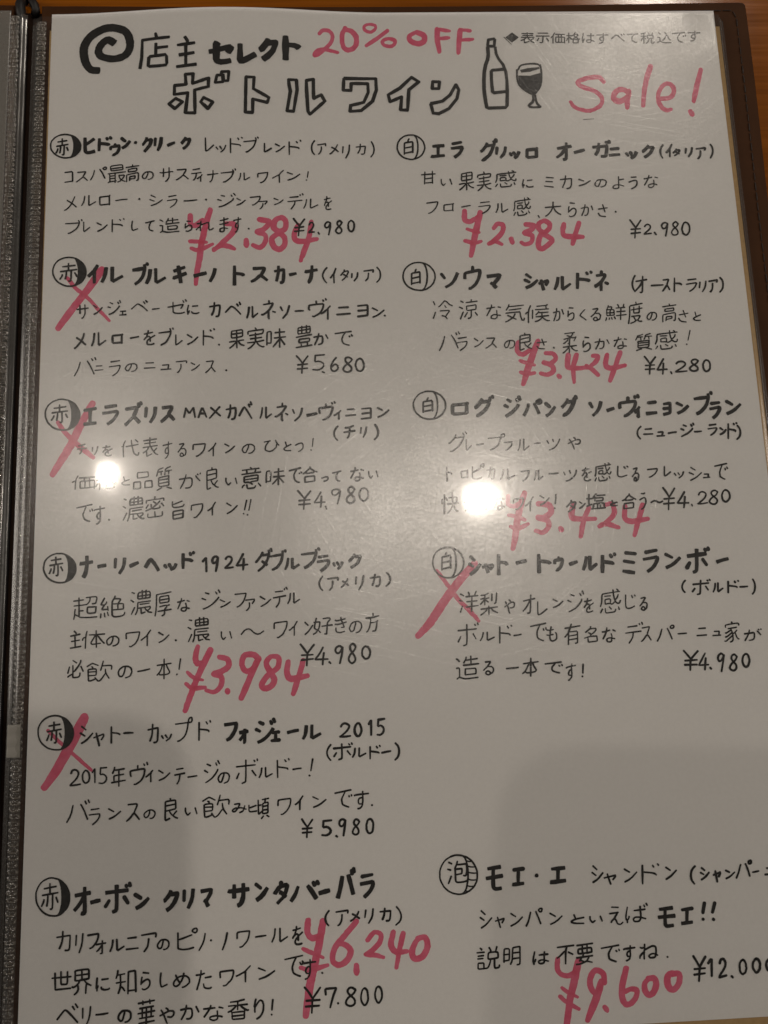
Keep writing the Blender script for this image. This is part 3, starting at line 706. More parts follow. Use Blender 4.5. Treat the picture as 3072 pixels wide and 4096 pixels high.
[35,2809,1162,-21,11,-12,-6,-30,4,-3,-7,1,-9,2,-5,26,-2,4,4,4,4,-3,13],
[34,2841,1159,-2,9,-8,2,-9,-2,-10,-8,-11,-21,-4,-30],
[35,2911,1171,29,-3],
[38,2904,1205,1,5,7,4,7,1,11,0,11,-2,3,-3],
[35,2888,1198,-2,9,-5,3],
[33,2887,1165,-8,30,-1,12,4,5,-1,7],
[34,3025,1179,41,3],
[36,3030,1152,43,4],
[35,3068,1217,-54,-7],
[38,3153,1229,15,-3,7,-6,7,-17,3,-29,1,-12,-70,6],
[37,3126,1220,13,-26,7,-20,4,-31],
[39,3230,1168,29,11],
[39,3230,1211,35,-9,36,-23],
[32,3367,1172,-1,10,-7,15,-6,13,-4,7,-9,-1,-6,-1,-4,-5,-2,-8,4,-8,7,-11,11,-9,9,-1,20,-1,11,3,9,6,2,8,-3,7,-2,8,-5,8,-7,4,-13,5,-7,0],
[38,3478,1176,32,-5],
[32,3480,1154,-3,32,1,9,-2,12,0,18,-4,6,-14,3,-13,0,-5,-5,0,-6,2,-5,9,-6,2,-2,20,-2,15,2,20,8],
[39,3543,1192,16,-7,20,-5,9,1,5,7,-2,16,-4,11,-13,13,-19,8],
[36,3559,1159,15,0,16,-1],
[31,3708,1161,16,4],
[38,3639,1171,17,-2,32,-8],
[32,3716,1213,-8,-5,-8,0,-8,-4,-18,4,-5,3,-6,2,-1,8,1,5,2,2,12,3,7,-2,10,-8,3,-4,2,-20,-1,-16],
[39,3638,1213,23,-36,8,-20,2,-8],
[33,2284,1311,64,-8,4,3,-2,9,-5,14,-10,19,-21,21,-12,7,-10,2],
[37,2447,1317,-4,2],
[31,2443,1320,-3,40,3,5],
[30,2443,1319,-51,6,-4,3,-1,36,54,-4],
[33,2496,1340,27,-5,26,-4],
[31,2613,1314,54,-6],
[33,2621,1385,19,-10,17,-13,12,-19,2,-8,-5,-3,-65,7],
[35,2720,1323,-3,34,-13,23],
[33,2742,1321,-1,59,37,-21],
[38,2911,1296,-2,-7,-6,-3],
[36,2823,1382,-10,19],
[38,2892,1338,10,-8,7,-9,1,-8],
[37,2892,1386,-1,4,-8,7,-36,6,-7,-2,-2,-5,-1,-17],
[36,2909,1385,-4,-12],
[34,2870,1319,-31,3],
[34,2871,1383,-10,-13],
[32,2814,1370,8,-23,0,-33,6,-6,92,-12],
[33,2890,1346,-16,15,-8,-7,-26,5,-2,-4,1,-5,0,-12,22,-6,6,4,1,5,-1,13],
[32,2918,1342,-3,11,-4,3,-9,1,-9,-11,-6,-24,-2,-35],
[35,2962,1404,7,13],
[37,3101,1399,-12,-6,-13,-11,-7,-8,-10,-25],
[37,3010,1352,95,-7],
[36,3060,1317,-3,31,-11,24,-12,16,-9,9,-11,9,-7,3],
[38,3165,1324,26,3],
[35,3154,1381,15,-14,14,-8,9,4,6,7,-2,18,-4,8,-4,8,-8,6,-11,4,-9,2,-5,-6],
[31,3157,1349,-3,4,-4,34],
[36,3295,1347,6,25],
[31,3231,1361,23,-5,12,-2,4,1,5,4,-2,27,-6,15,-8,7,-10,0],
[33,3231,1409,16,-34,8,-29,1,-9],
[35,3337,1368,55,-7],
[36,3365,1340,11,47],
[38,3334,1396,9,18,34,4],
[51,3442,1387,2,2]],[]),
 ('wine_entry>badge',['白', 'entry1r'],[[42,2173,860,12,-4,13,-1,13,0,13,1,12,4,11,6,10,7,10,9,8,10,7,11,3,13,3,13,1,14,-3,13,-5,13,-6,12,-8,11,-10,9,-12,7,-12,6,-12,3,-13,3,-13,-1,-12,-3,-12,-3,-12,-5,-10,-7,-10,-9,-8,-10,-6,-12,-4,-12,-3,-13,1,-14,2,-13,4,-13,7,-12,7,-11,11,-9,11,-8,14,-7],
[42,2229,860,5,5,4,8,4,10,2,12,2,14,1,16,-1,15,-1,16,-2,14,-4,14,-4,11,-4,9,-5,7,-6,4],
[46,2186,902,3,-14,5,-7],
[46,2215,933,-52,10],
[46,2213,968,-52,10],
[46,2213,973,3,-72,-29,3,-20,4,-3,4,-3,72]],[]),
 ('wine_entry>wine_name',['白', 'entry1r'],[[89,2371,933,-2,64],
[103,2409,929,-71,4],
[97,2326,999,7,4,75,-8],
[89,2463,918,52,-10],
[97,2469,1009,22,-15,16,-17,12,-24,0,-12,-5,1,-63,7],
[102,2731,893,4,14],
[93,2672,933,7,0,36,-3],
[84,2641,1025,4,4,6,-1,16,-14,19,-16,11,-19,14,-31,11,-31,-2,-9,-4,-7],
[87,2633,972,9,-2,27,-34,8,-21],
[96,2736,949,-5,39],
[86,2790,942,-9,43,-27,32],
[91,2816,988,7,13],
[96,2837,983,9,14],
[103,2872,976,-11,26,-20,18],
[85,2985,955,-3,4],
[95,2981,960,-3,51,2,7],
[98,2982,961,-57,4,-3,2,0,5,-3,45,60,-5],
[91,3168,951,-17,27,-20,23,-27,19],
[87,3143,1034,13,-1,8,-6,7,-107],
[96,3201,944,-89,15],
[84,3216,988,33,-9,33,-9],
[96,3422,919,5,9],
[96,3440,912,4,12],
[97,3383,1015,21,2,10,-8,4,-18,6,-32,1,-13,-91,7],
[84,3348,1006,17,-25,5,-22,6,-33],
[86,3434,1009,68,-5],
[96,3495,963,-48,4],
[90,3543,998,9,15],
[104,3569,992,7,18],
[106,3607,988,-12,27,-25,17],
[78,3654,1026,17,-10,17,-13,11,-12,14,-27,3,-6,-4,-1,-27,3,-8,-1],
[78,3644,987,6,-1,27,-26,8,-17],
[49,3778,944,-13,17,-8,25,2,27,9,19],
[51,3820,971,-5,53],
[57,3796,995,3,-3,17,-18,2,-4,6,-10,10,-19],
[51,3861,974,-2,6],
[53,3856,994,4,1,15,9],
[49,3840,998,2,-3,15,-13,21,-4,2,2,0,4,-3,6,-5,6,-6,7,-10,8,-10,6],
[57,3922,971,-6,30],
[57,3961,966,-7,32,-20,26],
[53,4012,989,-1,16,-3,13,-7,11,-7,9,-3,0],
[52,4040,981,5,-9,-3,-6,-54,7],
[48,4080,944,10,17,2,27,-8,27,-13,21]],[]),
 ('wine_entry>price_text',['白', 'entry1r'],[[46,3526,1443,16,25,14,25],
[43,3593,1446,-23,32,-14,18,-10,66],
[43,3528,1505,58,-3],
[49,3526,1532,57,-5],
[42,3613,1488,9,-11,15,-4,12,10,-1,15,-13,15,-27,21,-1,4,22,-3,22,-2],
[50,3671,1528,9,14],
[46,3757,1471,-15,-8,-17,8,-8,17,10,17,16,-4,15,-29,-8,38,-12,43],
[41,3821,1471,-11,-12,-16,9,-5,15,13,17,14,18,0,22,-20,10,-18,-9,-1,-15,13,-19,23,-16,11,-17],
[48,3868,1465,6,1,7,3,6,9,4,9,1,14,-1,11,-3,14,-7,10,-5,7,-9,6,-6,-1,-7,-6,-7,-5,-1,-13,-4,-12,4,-13,3,-11,5,-10,6,-10,7,-2]],[]),
 ('red_price',['entry1r'],[[[2507,1352,-6,4,-4,9,-3,24,-3,15,2,18,2,8,4,7,6,5,12,8,8,2,12,1,8,-1,15,-6,29,-23,11,-9,3,-8,0,-5,-3,-5,-8,-4,-8,2,-14,11,-11,4,-16,10,-7,1,-8,-3,-2,-3,0,-5,2,-26,-1,-23,-4,-5,-5,-3,-6,-1]],
[[2602,1361,-5,2,-4,5,-12,39,-7,15,-6,29,-10,29,-1,15,-5,13,-8,31,-2,14,-5,15,-15,93,3,7,5,2,9,1,6,-3,4,-6,12,-36,3,-14,10,-29,14,-58,6,-15,16,-73,6,-15,10,-42,-2,-9,-6,-7,-7,-4]],
[[2520,1474,-5,3,-3,6,0,6,4,4,35,15,20,6,24,3,5,-2,3,-5,-1,-6,-3,-4,-15,-6,-27,-10,-18,-4,-12,-5]],
[[2503,1548,-6,4,-4,6,0,5,3,6,4,3,42,16,7,1,15,-1,20,-4,13,-5,11,-5,4,-6,-1,-8,-5,-4,-19,2,-13,4,-10,0,-10,-2,-39,-11]],
[[2714,1438,-13,3,-9,7,-18,27,-2,5,1,6,4,8,4,1,6,0,10,-8,15,-19,4,0,8,2,4,3,-2,19,-14,21,-14,14,-37,33,-15,9,-7,6,-3,7,2,8,5,5,8,0,28,-11,35,-27,15,-14,6,-7,15,-24,6,-18,3,-16,-2,-16,-3,-8,-6,-8,-4,-2,-23,-6]],
[[2682,1553,-8,2,-12,5,-17,12,-4,7,1,9,5,5,6,2,11,-3,20,-10,8,1,6,3,21,10,9,2,6,-3,2,-2,2,-5,-2,-7,-39,-28,-6,-1]],
[[2784,1538,-7,4,-5,5,-1,4,0,7,4,10,1,9,3,6,7,7,7,2,6,-2,5,-5,3,-7,0,-10,-4,-10,-2,-11,-3,-6,-6,-3]],
[[2879,1445,-7,4,-5,8,1,8,3,7,6,4,28,5,-6,4,-33,13,-9,10,-2,6,0,5,3,7,8,7,7,3,29,8,1,5,-1,8,-3,9,-4,3,-7,4,-12,3,-9,1,-8,-7,-6,-4,-10,0,-7,6,-1,7,3,6,14,13,10,5,11,1,19,-3,14,-5,8,-6,8,-11,6,-15,3,-14,0,-16,-3,-9,-11,-10,0,-1,15,-13,11,-15,3,-11,0,-8,-2,-7,-2,-3,-5,-4,-9,-3,-21,-4]],
[[2991,1424,-6,4,-16,5,-9,6,-9,7,-9,19,-1,14,1,10,3,8,17,23,11,8,14,5,5,-1,10,-4,12,-6,20,-20,7,-13,4,-25,-1,-8,-5,-10,-14,-13,-15,-9,-8,-1],
[2995,1454,17,12,2,4,-1,7,-3,6,-17,15,-4,0,-11,-7,-3,-8,-1,-8,1,-9,5,-6,8,-5]],
[[2975,1510,-8,3,-10,7,-7,11,-10,23,-8,34,2,23,4,11,5,8,8,4,12,4,9,1,9,-3,8,-4,10,-7,20,-14,27,-26,3,-4,2,-7,1,-11,-3,-10,-5,-8,-26,-19,-25,-12,-6,-4],
[2980,1545,6,2,9,4,22,16,1,2,-6,3,-19,17,-11,9,-8,4,-4,2,-3,-4,0,-10,6,-26]],
[[3113,1449,-6,3,-5,7,-10,28,-1,37,4,17,4,6,12,9,24,7,57,2,29,-3,6,0,5,-2,6,-7,1,-5,-1,-5,-7,-7,-23,-5,-55,-4,-30,-4,-2,-5,0,-13,7,-18,2,-26,-2,-6,-5,-4,-6,-3]],
[[3204,1443,-5,3,-3,5,-13,30,-4,14,-26,67,-6,31,0,5,3,5,6,3,6,0,5,-2,6,-6,12,-29,20,-59,13,-29,6,-21,0,-8,-5,-7,-7,-3]]],[]),
 ('wine_entry',['赤', 'entry2'],[[32,232,2006,5,-2,5,-6,7,-17,1,-11,-2,-47],
[40,221,1975,-2,-49],
[38,202,1949,3,2,62,-7],
[33,298,1929,21,15],
[40,303,1984,23,-13,23,-27],
[32,451,1904,6,14],
[39,445,1922,-5,-8],
[41,449,1939,-4,8,-19,22,-20,14,-16,4],
[32,383,1941,15,5],
[32,410,1923,-16,-8],
[35,470,1994,-1,-23],
[40,489,1992,-36,2],
[35,486,1971,-30,0],
[33,521,1959,30,-28,9,-2,26,17,27,28],
[40,612,1920,-9,-10],
[36,591,1918,8,12],
[33,643,1965,20,-1,20,-2],
[33,826,1929,-6,-11],
[37,840,1922,-5,-9],
[36,809,1966,10,-15,3,-8,-16,1,-66,12,-6,0],
[33,829,1990,-4,3,-15,3,-22,0,-14,-2,-6,-4,-5,-5,0,-58],
[40,878,1955,29,-2],
[37,872,1989,3,7,7,2,7,2,11,0,10,-3,4,-2],
[39,857,1983,-1,9,-5,1],
[36,853,1949,-7,30,2,11,2,6,0,8],
[50,1014,2022,11,-1,5,-6,3,-20,4,-29,-3,-14,-57,9],
[51,989,2012,11,-25,3,-21,1,-29],
[43,1069,1997,29,-33,9,-3,23,18,26,31],
[50,1155,1950,-5,-13],
[51,1135,1948,7,11],
[53,1205,1969,-3,36,-9,28],
[44,1225,1966,0,67,30,-26],
[49,1323,1948,-1,-18],
[51,1320,2040,-2,-8,1,-40],
[44,1357,2001,-14,-5],
[50,1279,2015,8,1,33,-24,21,-35,2,-6,1,-6,-5,0,-48,8],
[51,1440,1962,-8,28,-5,17,-9,12,-16,19],
[47,1389,1969,11,22],
[44,1475,1995,23,-2,24,0],
[45,1657,1926,-3,-8],
[47,1599,1934,1,20],
[49,1641,1933,-3,-7],
[46,1559,1988,-6,-4,3,-17,-1,-5,4,-3,77,-10,5,5,1,4,-7,25,-11,19,-11,11,-25,14,-6,3,-6,-3],
[51,1664,2045,2,-55],
[47,1627,2011,14,-7,14,-14,8,-2,5,-11,12,-12],
[53,1719,2018,78,-6],
[53,1786,1972,-55,3],
[53,1845,1995,56,-4],
[53,1842,2031,55,-6,3,-5,2,-56,-3,-5,-55,6],
[44,1930,1979,29,16],
[45,1932,2036,32,-14,34,-28],
[53,2001,2027,2,2],
[48,195,2188,6,-3,10,-11,19,-25,12,-24,5,-25],
[50,206,2125,25,18,26,25],
[50,307,2102,-3,44,-10,30],
[43,331,2099,2,77,40,-29],
[47,470,2113,-4,3],
[47,466,2115,0,46,2,6],
[53,466,2115,-50,4,-2,1,-2,5,2,39,54,-2],
[46,518,2138,23,-4,23,-4],
[42,598,2116,26,-5,21,-4],
[41,654,2176,-12,5,-17,0,-10,-1,-2,-12,1,-8,7,-9,16,-13,21,-11],
[41,610,2134,8,-26,2,-12],
[39,632,2161,0,-24,-9,-7,-12,4,-10,10,-5,7],
[43,747,2106,-64,7],
[42,762,2086,3,6],
[44,696,2186,10,-5,15,-8,18,-27,11,-26,1,-19,-5,-13],
[36,816,2164,-23,19,-9,4,-3,1,-1,-5,0,-55],
[39,847,2129,26,17],
[42,850,2187,28,-13,29,-29],
[40,1003,2101,-3,-4],
[41,939,2140,39,3,14,7,4,5],
[40,984,2110,-5,-7],
[35,940,2106,-1,89],
[48,1029,2194,3,2],
[43,1173,2202,-8,-2,-12,-6,-6,-8,-5,-11],
[39,1092,2217,16,-12,23,-25],
[42,1102,2134,63,-9],
[37,1133,2216,-1,-106],
[36,1134,2110,27,-4,4,3,1,4,1,28,-3,5,-6,2,-23,5,-29,3,-5,-4,2,-35,2,-3,29,-4],
[39,1091,2180,29,-5,12,2,18,-6,22,-2],
[36,1245,2108,-1,-8,-5,-4],
[41,1234,2185,0,7,-10,11,-14,14,-13,6],
[39,1289,2211,-8,2,-18,-9,-9,-10,-6,-10],
[38,1207,2143,72,-11,2,-2,5,-8,1,-11,-1,-5,-85,11,-4,4,1,14],
[42,1241,2180,0,-52],
[44,1212,2163,64,-8],
[39,1288,2173,-39,9,-54,5],
[40,1384,2162,-25,30,-17,22],
[45,1409,2200,-25,-39],
[40,1351,2160,64,-7],
[38,1306,2201,2,-73,4,-6,16,-3,4,4,0,7,-1,59,-5,2,-21,-1],
[41,1355,2127,55,-5],
[41,1381,2104,-1,113],
[42,1566,2140,-88,17],
[38,1507,2213,-3,-22],
[41,1543,2182,-2,14,0,12],
[44,1541,2185,-43,5,-3,-1,-3,-5,2,-9,1,-4,9,-3,43,-5,6,1,2,5,-2,11,-11,5],
[38,1510,2131,1,-42],
[43,1567,2205,-91,15],
[39,1560,2105,-73,13],
[38,1537,2128,1,-44],
[36,1536,2128,5,3,9,-2,6,-1,4,-12,-1,-22,-1,-4,-44,6,-17,2,-7,3,-1,4,0,5,-2,17,2,10,6,-1,5,-1,11,-1,16,-2,10,-3],
[37,1650,2143,11,22],
[44,1581,2157,27,-6,12,0,7,0,3,4,1,24,-4,16,-12,5,-9,2],
[44,1584,2203,17,-35,7,-24,1,-9],
[45,1805,2151,-5,-8],
[37,1790,2157,-4,-6],
[36,1785,2208,-11,-2,-19,-7,-6,-6,-4,-12,-2,-12,5,-9,2,-11,17,-21],
[42,1799,2123,-94,13],
[32,301,2266,-8,-12],
[35,313,2249,6,13],
[35,310,2347,-22,-49,-18,-30],
[32,198,2355,18,-33,13,-48],
[31,316,2325,45,-2],
[30,354,2299,-32,1],
[35,406,2278,50,-6],
[32,417,2362,20,-12,13,-16,9,-22,0,-10,-4,-1,-58,6],
[30,524,2294,0,9,-4,13,-7,11,-5,8,-6,0,-4,-1,-6,-7,-3,-5,4,-9,5,-9,11,-7,7,-2,21,-2,9,3,9,6,0,7,2,10,-4,6,-3,7,-8,5,-10,2,-5,1],
[32,599,2323,62,-1],
[32,652,2292,-44,0],
[34,736,2332,3,-20,0,-5,-35,2],
[36,696,2335,56,-2],
[29,810,2307,1,16,-4,12,-5,10,-7,9,-5,2],
[30,842,2299,2,-8,-3,-4,-58,4],
[35,869,2300,20,11],
[30,872,2345,23,-11,22,-21],
[29,957,2295,40,-3,-2,8,-10,22,-1,7],
[31,985,2330,3,3,19,24],
[30,985,2330,-4,3,-15,18,-10,8,-4,3],
[47,1070,2350,2,2]],[]),
 ('wine_entry>badge',['赤', 'entry2'],[[40,80,1646,12,-9,13,-6,14,-5,14,-2,15,-1,15,2,14,3,14,5,13,8,11,10,12,10,8,12,8,14,4,14,2,15,0,15,-3,14,-6,13,-8,13,-9,11,-12,8,-13,7,-14,4,-14,4,-14,-1,-15,0,-14,-4,-14,-6,-12,-8,-13,-8,-10,-11,-9,-12,-6,-13,-6,-14,-2,-15,0,-15,4,-14,4,-14,8,-13,12,-13],
[44,184,1722,9,14,3,9],
[44,163,1706,0,61,-6,7,-7,-2],
[44,129,1758,6,-26,0,-23],
[44,99,1759,12,-21,0,-7],
[44,147,1707,-1,-45],
[44,184,1675,-72,7],
[44,101,1712,94,-11]],[[175,1630,6,6,5,8,5,12,4,13,4,16,2,17,0,17,0,17,-2,16,-2,15,-4,12,-5,10,-5,7,-6,4,10,2,13,-5,12,-8,11,-9,9,-11,7,-12,5,-14,3,-14,0,-14,-2,-15,-4,-14,-6,-13,-9,-13,-10,-11,-11,-9,-14,-8]]),
 ('wine_entry>wine_name',['赤', 'entry2'],[[94,298,1719,2,71],
[103,264,1747,4,-4,22,-23,5,-2,9,-16,13,-24],
[105,368,1695,-7,54,-17,37],
[93,404,1693,0,93,62,-34],
[106,595,1709,-71,9],
[87,608,1680,5,8],
[90,539,1806,8,-5,17,-12,22,-30,8,-37,2,-23,-4,-14],
[106,628,1718,-5,51,-17,36],
[86,660,1713,2,91,56,-32],
[106,840,1749,-70,27,-8,-2],
[94,766,1734,66,-24],
[105,808,1807,-1,-12,-15,-94],
[102,885,1768,35,-9,38,-9],
[99,1009,1724,-8,39,-22,42],
[93,1175,1772,-3,-8,-15,-4,-36,-4],
[92,1122,1831,1,-122],
[78,1231,1728,67,-3,-1,10,-16,28,-4,9],
[78,1278,1773,6,3,31,27],
[87,1277,1771,-7,2,-25,24,-19,10,-7,3],
[76,1389,1817,11,0,7,-8,3,-25,2,-33,0,-16,-55,11],
[73,1368,1808,7,-33,6,-25,0,-38],
[89,1444,1768,20,-4,22,-5],
[84,1537,1746,8,3,65,-13],
[84,1554,1815,4,-1,8,-13,6,-18,5,-34,2,-39],
[43,1667,1723,-16,18,-12,30,8,28,15,19],
[40,1707,1762,0,57],
[45,1687,1786,3,-1,13,-20,4,-2,4,-12,9,-23],
[44,1770,1738,-1,7],
[45,1766,1767,5,2,16,13],
[38,1748,1771,3,-2,16,-21,24,-5,3,9,-5,9,-4,11,-7,9,-11,13,-11,9],
[45,1815,1762,-2,24],
[45,1849,1756,-3,28,-19,23],
[39,1914,1760,-2,15,-2,14,-6,9,-7,7,-2,3],
[44,1941,1752,2,-10,0,-4,-55,7],
[39,1966,1722,16,20,4,28,-6,28,-19,19]],[]),
 ('wine_entry>price_text',['赤', 'entry2'],[[41,1476,2270,17,19,17,26],
[42,1542,2272,-20,27,-12,18,-5,59],
[45,1483,2325,55,-5],
[47,1481,2350,57,-4],
[39,1586,2269,-4,39,27,-5,25,16,-3,23,-28,16,-33,-3],
[40,1585,2269,54,-4],
[43,1625,2369,11,5],
[44,1707,2283,-20,24,-15,35,9,23,18,2,19,-16,-5,-23,-16,-5,-19,20],
[46,1796,2292,-16,-11,-19,5,-2,20,16,17,20,20,-2,22,-21,9,-22,-8,-5,-15,17,-23,25,-15,13,-17],
[48,1842,2292,7,-1,7,6,6,5,2,12,4,11,0,11,-3,12,-4,10,-8,8,-7,3,-7,-1,-7,-3,-7,-8,-2,-10,-4,-11,0,-12,4,-11,4,-11,7,-6,8,-4]],[]),
 ('cross_out_mark',['entry2'],[[[336,1686,-6,3,-15,13,-6,12,-10,13,-8,14,-11,14,-6,12,-10,13,-12,22,-26,38,-19,25,-22,32,-10,11,-12,19,-24,32,-44,69,-14,25,-2,6,0,6,4,8,7,6,8,2,7,-2,5,-4,31,-44,13,-15,46,-68,12,-13,13,-20,67,-89,13,-20,12,-14,12,-21,11,-14,21,-35,3,-6,1,-7,-1,-7,-3,-5,-5,-5,-7,-5,-7,-2]],
[[136,1742,-6,6,0,5,1,5,33,46,15,18,19,20,13,9,50,43,26,28,22,30,28,30,12,11,24,26,14,13,6,2,5,-2,2,-3,0,-5,-2,-3,-39,-47,-26,-28,-49,-60,-15,-15,-13,-14,-18,-13,-14,-14,-13,-9,-9,-8,-14,-17,-18,-26,-21,-26,-7,-3]]],[]),
 ('wine_entry',['白', 'entry2r'],[[31,2333,2005,53,-2,2,4,-26,34],
[31,2295,1946,7,20],
[30,2361,1973,8,12],
[36,2289,2051,15,-38],
[34,2343,2035,17,5,12,15],
[31,2406,1974,-6,-3,-13,-7,-15,-18,-6,-2,-5,-2,-27,31,-9,6],
[34,2477,2046,17,-27],
[36,2466,1993,-18,-9],
[37,2451,2059,14,-34,5,-10],
[37,2498,2056,10,-2,6,-7,3,-10,1,-34],
[37,2458,1946,14,9],
[30,2518,2003,28,-3,3,-24,-3,-5,-27,5,-28,2,0,18,0,5,4,6,22,-4],
[32,2522,1939,-1,14],
[34,2542,2020,11,17],
[34,2556,1949,-66,7],
[34,2681,1988,14,3],
[34,2612,1996,19,-2,29,-5],
[30,2691,2041,-10,-2,-6,1,-9,-4,-18,0,-7,6,-6,3,0,5,-1,8,6,0,11,5,9,-2,10,-8,1,-4,0,-21,-1,-19],
[34,2610,2041,22,-38,10,-20,-1,-9],
[35,2726,2028,81,-7,3,4,1,23,7,24,5,3,8,-2,1,-4,1,-7],
[30,2833,1980,-89,8],
[33,2817,2001,-71,8],
[36,2735,2043,48,24],
[33,2728,2009,15,-22,3,-12],
[37,2779,2034,-3,7,-10,15,-29,20,-17,7],
[31,2913,1989,45,-4,12,1],
[33,2968,2008,0,-23],
[35,2886,2013,-4,52],
[34,2940,2055,9,11,14,11,12,4,9,-1],
[35,2977,1980,-7,4],
[37,2843,2035,6,-7,11,-5],
[33,2982,2007,-79,3],
[38,2875,1985,-15,32,-4,73],
[35,2921,2028,8,2,50,-3],
[38,2980,2049,-40,4,-35,2],
[34,2897,2085,20,-5,20,-15,4,-14,0,-22],
[33,2923,2022,-5,7,-14,14],
[34,3063,2013,8,29],
[33,3011,2032,20,-8,10,0,3,-1,4,3,0,30,-7,17,-8,7,-8,1],
[34,3010,2082,15,-38,6,-29,1,-10],
[38,3109,2003,22,2],
[33,3097,2054,13,-13,14,-6,6,1,4,9,-2,14,-2,7,-4,7,-5,4,-9,4,-8,0,-5,-3],
[36,3100,2023,0,7,-4,29],
[30,3204,2082,-32,-27,-3,-3,5,-8,23,-24,5,-3],
[34,3274,2084,-3,-13,-6,-6,-9,3,-6,6,0,7,6,5,9,1,14,-6,7,-2,5,-11,3,-16,-5,-3,-3,-8,-9,0,-10,1,-3,-3],
[37,3251,2015,28,-5,1,6,-14,15,-6,11,-24,20],
[36,3403,1989,6,12,-2,8],
[33,3359,2070,3,11],
[38,3377,2066,5,12],
[35,3435,2006,2,-5,4,-14],
[33,3346,2072,-2,10],
[32,3328,2070,0,7,-6,11],
[35,3421,2010,-8,74],
[34,3449,2053,-59,6],
[33,3378,2039,-48,2],
[38,3395,2034,50,-3],
[35,3445,2007,-53,4],
[36,3346,2003,18,-1,2,3,-3,11,-9,9,-3,31],
[30,3333,2020,42,-1,3,7,-1,28,-7,1,-4,0,-30,3,-4,-2,2,-35,9,-19,3,-9],
[31,3516,1991,-1,-16],
[37,3505,2092,-4,-7,-3,-8,-6,-11],
[38,3459,2110,12,-52,4,-59,78,-15],
[31,3549,2014,-67,11],
[34,3534,2002,-4,36,-1,5,-4,0,-20,2,-8,-1,0,-8,3,-29],
[38,3482,2066,49,-6,2,3,-2,5,-14,22],
[36,3541,2097,-16,0,-9,-7,-6,-1,-17,13,-21,7],
[34,3607,2044,0,10,-6,13,-5,13,-6,6,-6,1,-4,-2,-4,-6,-1,-5,2,-10,8,-9,9,-8,6,-4,17,0,11,3,5,6,0,8,1,7,-4,9,-4,7,-7,4,-8,5,-6,-1],
[35,3719,2004,-2,-12],
[31,3735,2097,8,-1,2,-5,6,-39,-5,-3,-3,-2,-68,12,-4,6,-3,40],
[33,3707,2022,30,-4,5,0,1,5,-2,8,-5,4,-14,1,-32,3,-2,-1,-2,-5,3,-4,-1,-5,4,0,15,-3],
[34,3676,2009,82,-11],
[32,3688,2097,4,-21,2,-4,32,-2,1,6,-2,7,-37,7],
[33,3773,2062,53,-9],
[32,3799,2035,11,42],
[36,3767,2084,9,19,34,5],
[33,3870,2047,4,27],
[37,3902,2065,-31,12,-16,11,12,12,31,-1],
[34,2423,2156,-4,-11],
[32,2434,2139,6,13],
[30,2427,2239,-18,-52,-18,-29],
[36,2316,2252,20,-37,15,-50],
[37,2431,2180,49,-7],
[33,2439,2254,17,-11,16,-14,9,-18,1,-11,-4,-1,-57,8],
[35,2527,2182,20,15],
[30,2526,2234,27,-11,26,-27],
[36,2602,2183,45,-1,-2,7,-12,20,-2,7],
[33,2631,2216,5,2,19,22],
[30,2631,2218,-4,1,-17,15,-13,8,-6,2],
[30,2737,2198,-2,11,-5,15,-5,12,-5,6,-8,2,-4,-3,-4,-7,-1,-6,3,-8,5,-9,11,-8,6,-3,19,-1,11,3,6,6,2,8,-2,7,-2,9,-6,8,-5,4,-10,3,-6,0],
[37,2829,2157,1,11],
[36,2799,2194,58,-12],
[31,2863,2218,-23,22],
[31,2864,2253,-5,-3,-12,-4,-5,-6,-7,-3,-8,-11,-4,-11],
[37,2819,2253,-21,9,-4,-4,5,-82,6,-4,4,-2,45,-5,6,1,-3,42,-36,5,-26,5],
[32,2900,2218,56,-5],
[36,2929,2196,11,37],
[32,2897,2239,10,15,34,2],
[49,2997,2250,2,2],
[33,3100,2188,9,-9,7,-11,0,-9],
[32,3103,2243,3,15,10,8,13,8,7,-3],
[33,3050,2284,4,0,20,-19,9,-8,0,-10],
[34,3092,2228,-8,0],
[31,3057,2226,6,-2,18,-15,4,-4,1,-10],
[31,3062,2200,32,-8,8,-3],
[38,3055,2249,78,-9],
[34,3103,2187,-7,12,-4,34,-4,50],
[37,3132,2190,-21,1,-8,-2,-5,-7,-16,-4],
[32,3127,2158,-9,4,-8,-2,-41,5],
[30,3135,2186,-14,25],
[38,3189,2190,23,3],
[38,3175,2247,16,-15,13,-6,7,3,5,8,-1,15,-1,8,-8,8,-6,6,-13,5,-6,0,-6,-2],
[37,3179,2213,-4,8,-2,32],
[30,3320,2209,11,24],
[32,3247,2223,28,-6,14,2,5,-2,6,2,-1,25,-7,14,-11,4,-9,0],
[37,3248,2265,20,-32,7,-22,2,-9],
[34,3425,2206,13,3],
[34,3362,2215,19,-3,25,-7],
[35,3433,2251,-9,-1,-6,1,-7,-5,-16,0,-7,5,-5,1,-1,7,2,5,3,0,8,2,10,-2,7,-3,1,-5,2,-16,-1,-17],
[34,3361,2252,19,-33,9,-16,1,-9],
[32,3525,2214,-1,-16],
[33,3570,2243,-66,8],
[37,3523,2270,-31,10],
[30,3572,2230,-66,5],
[32,3584,2273,-30,-7],
[33,3573,2194,1,15],
[30,3553,2193,39,-1],
[36,3502,2198,33,-3],
[37,3507,2236,-2,-7,2,-5,3,0,61,-6,2,-1,0,6,-2,22,-3,10,-5,6,-54,3,-4,-1,-2,-3,3,-23],
[33,3544,2211,8,-14,1,-11,13,-5,19,-5],
[31,3493,2215,7,-11,4,-10,2,-5,12,-2,20,-7],
[35,3736,2170,-4,-7,-6,-2],
[31,3622,2256,-13,17],
[34,3712,2213,11,-7,9,-11,3,-10],
[38,3710,2258,-2,7,-8,6,-50,5,-6,-2,-3,-3,-1,-20],
[32,3734,2259,-5,-12],
[30,3684,2192,-41,1],
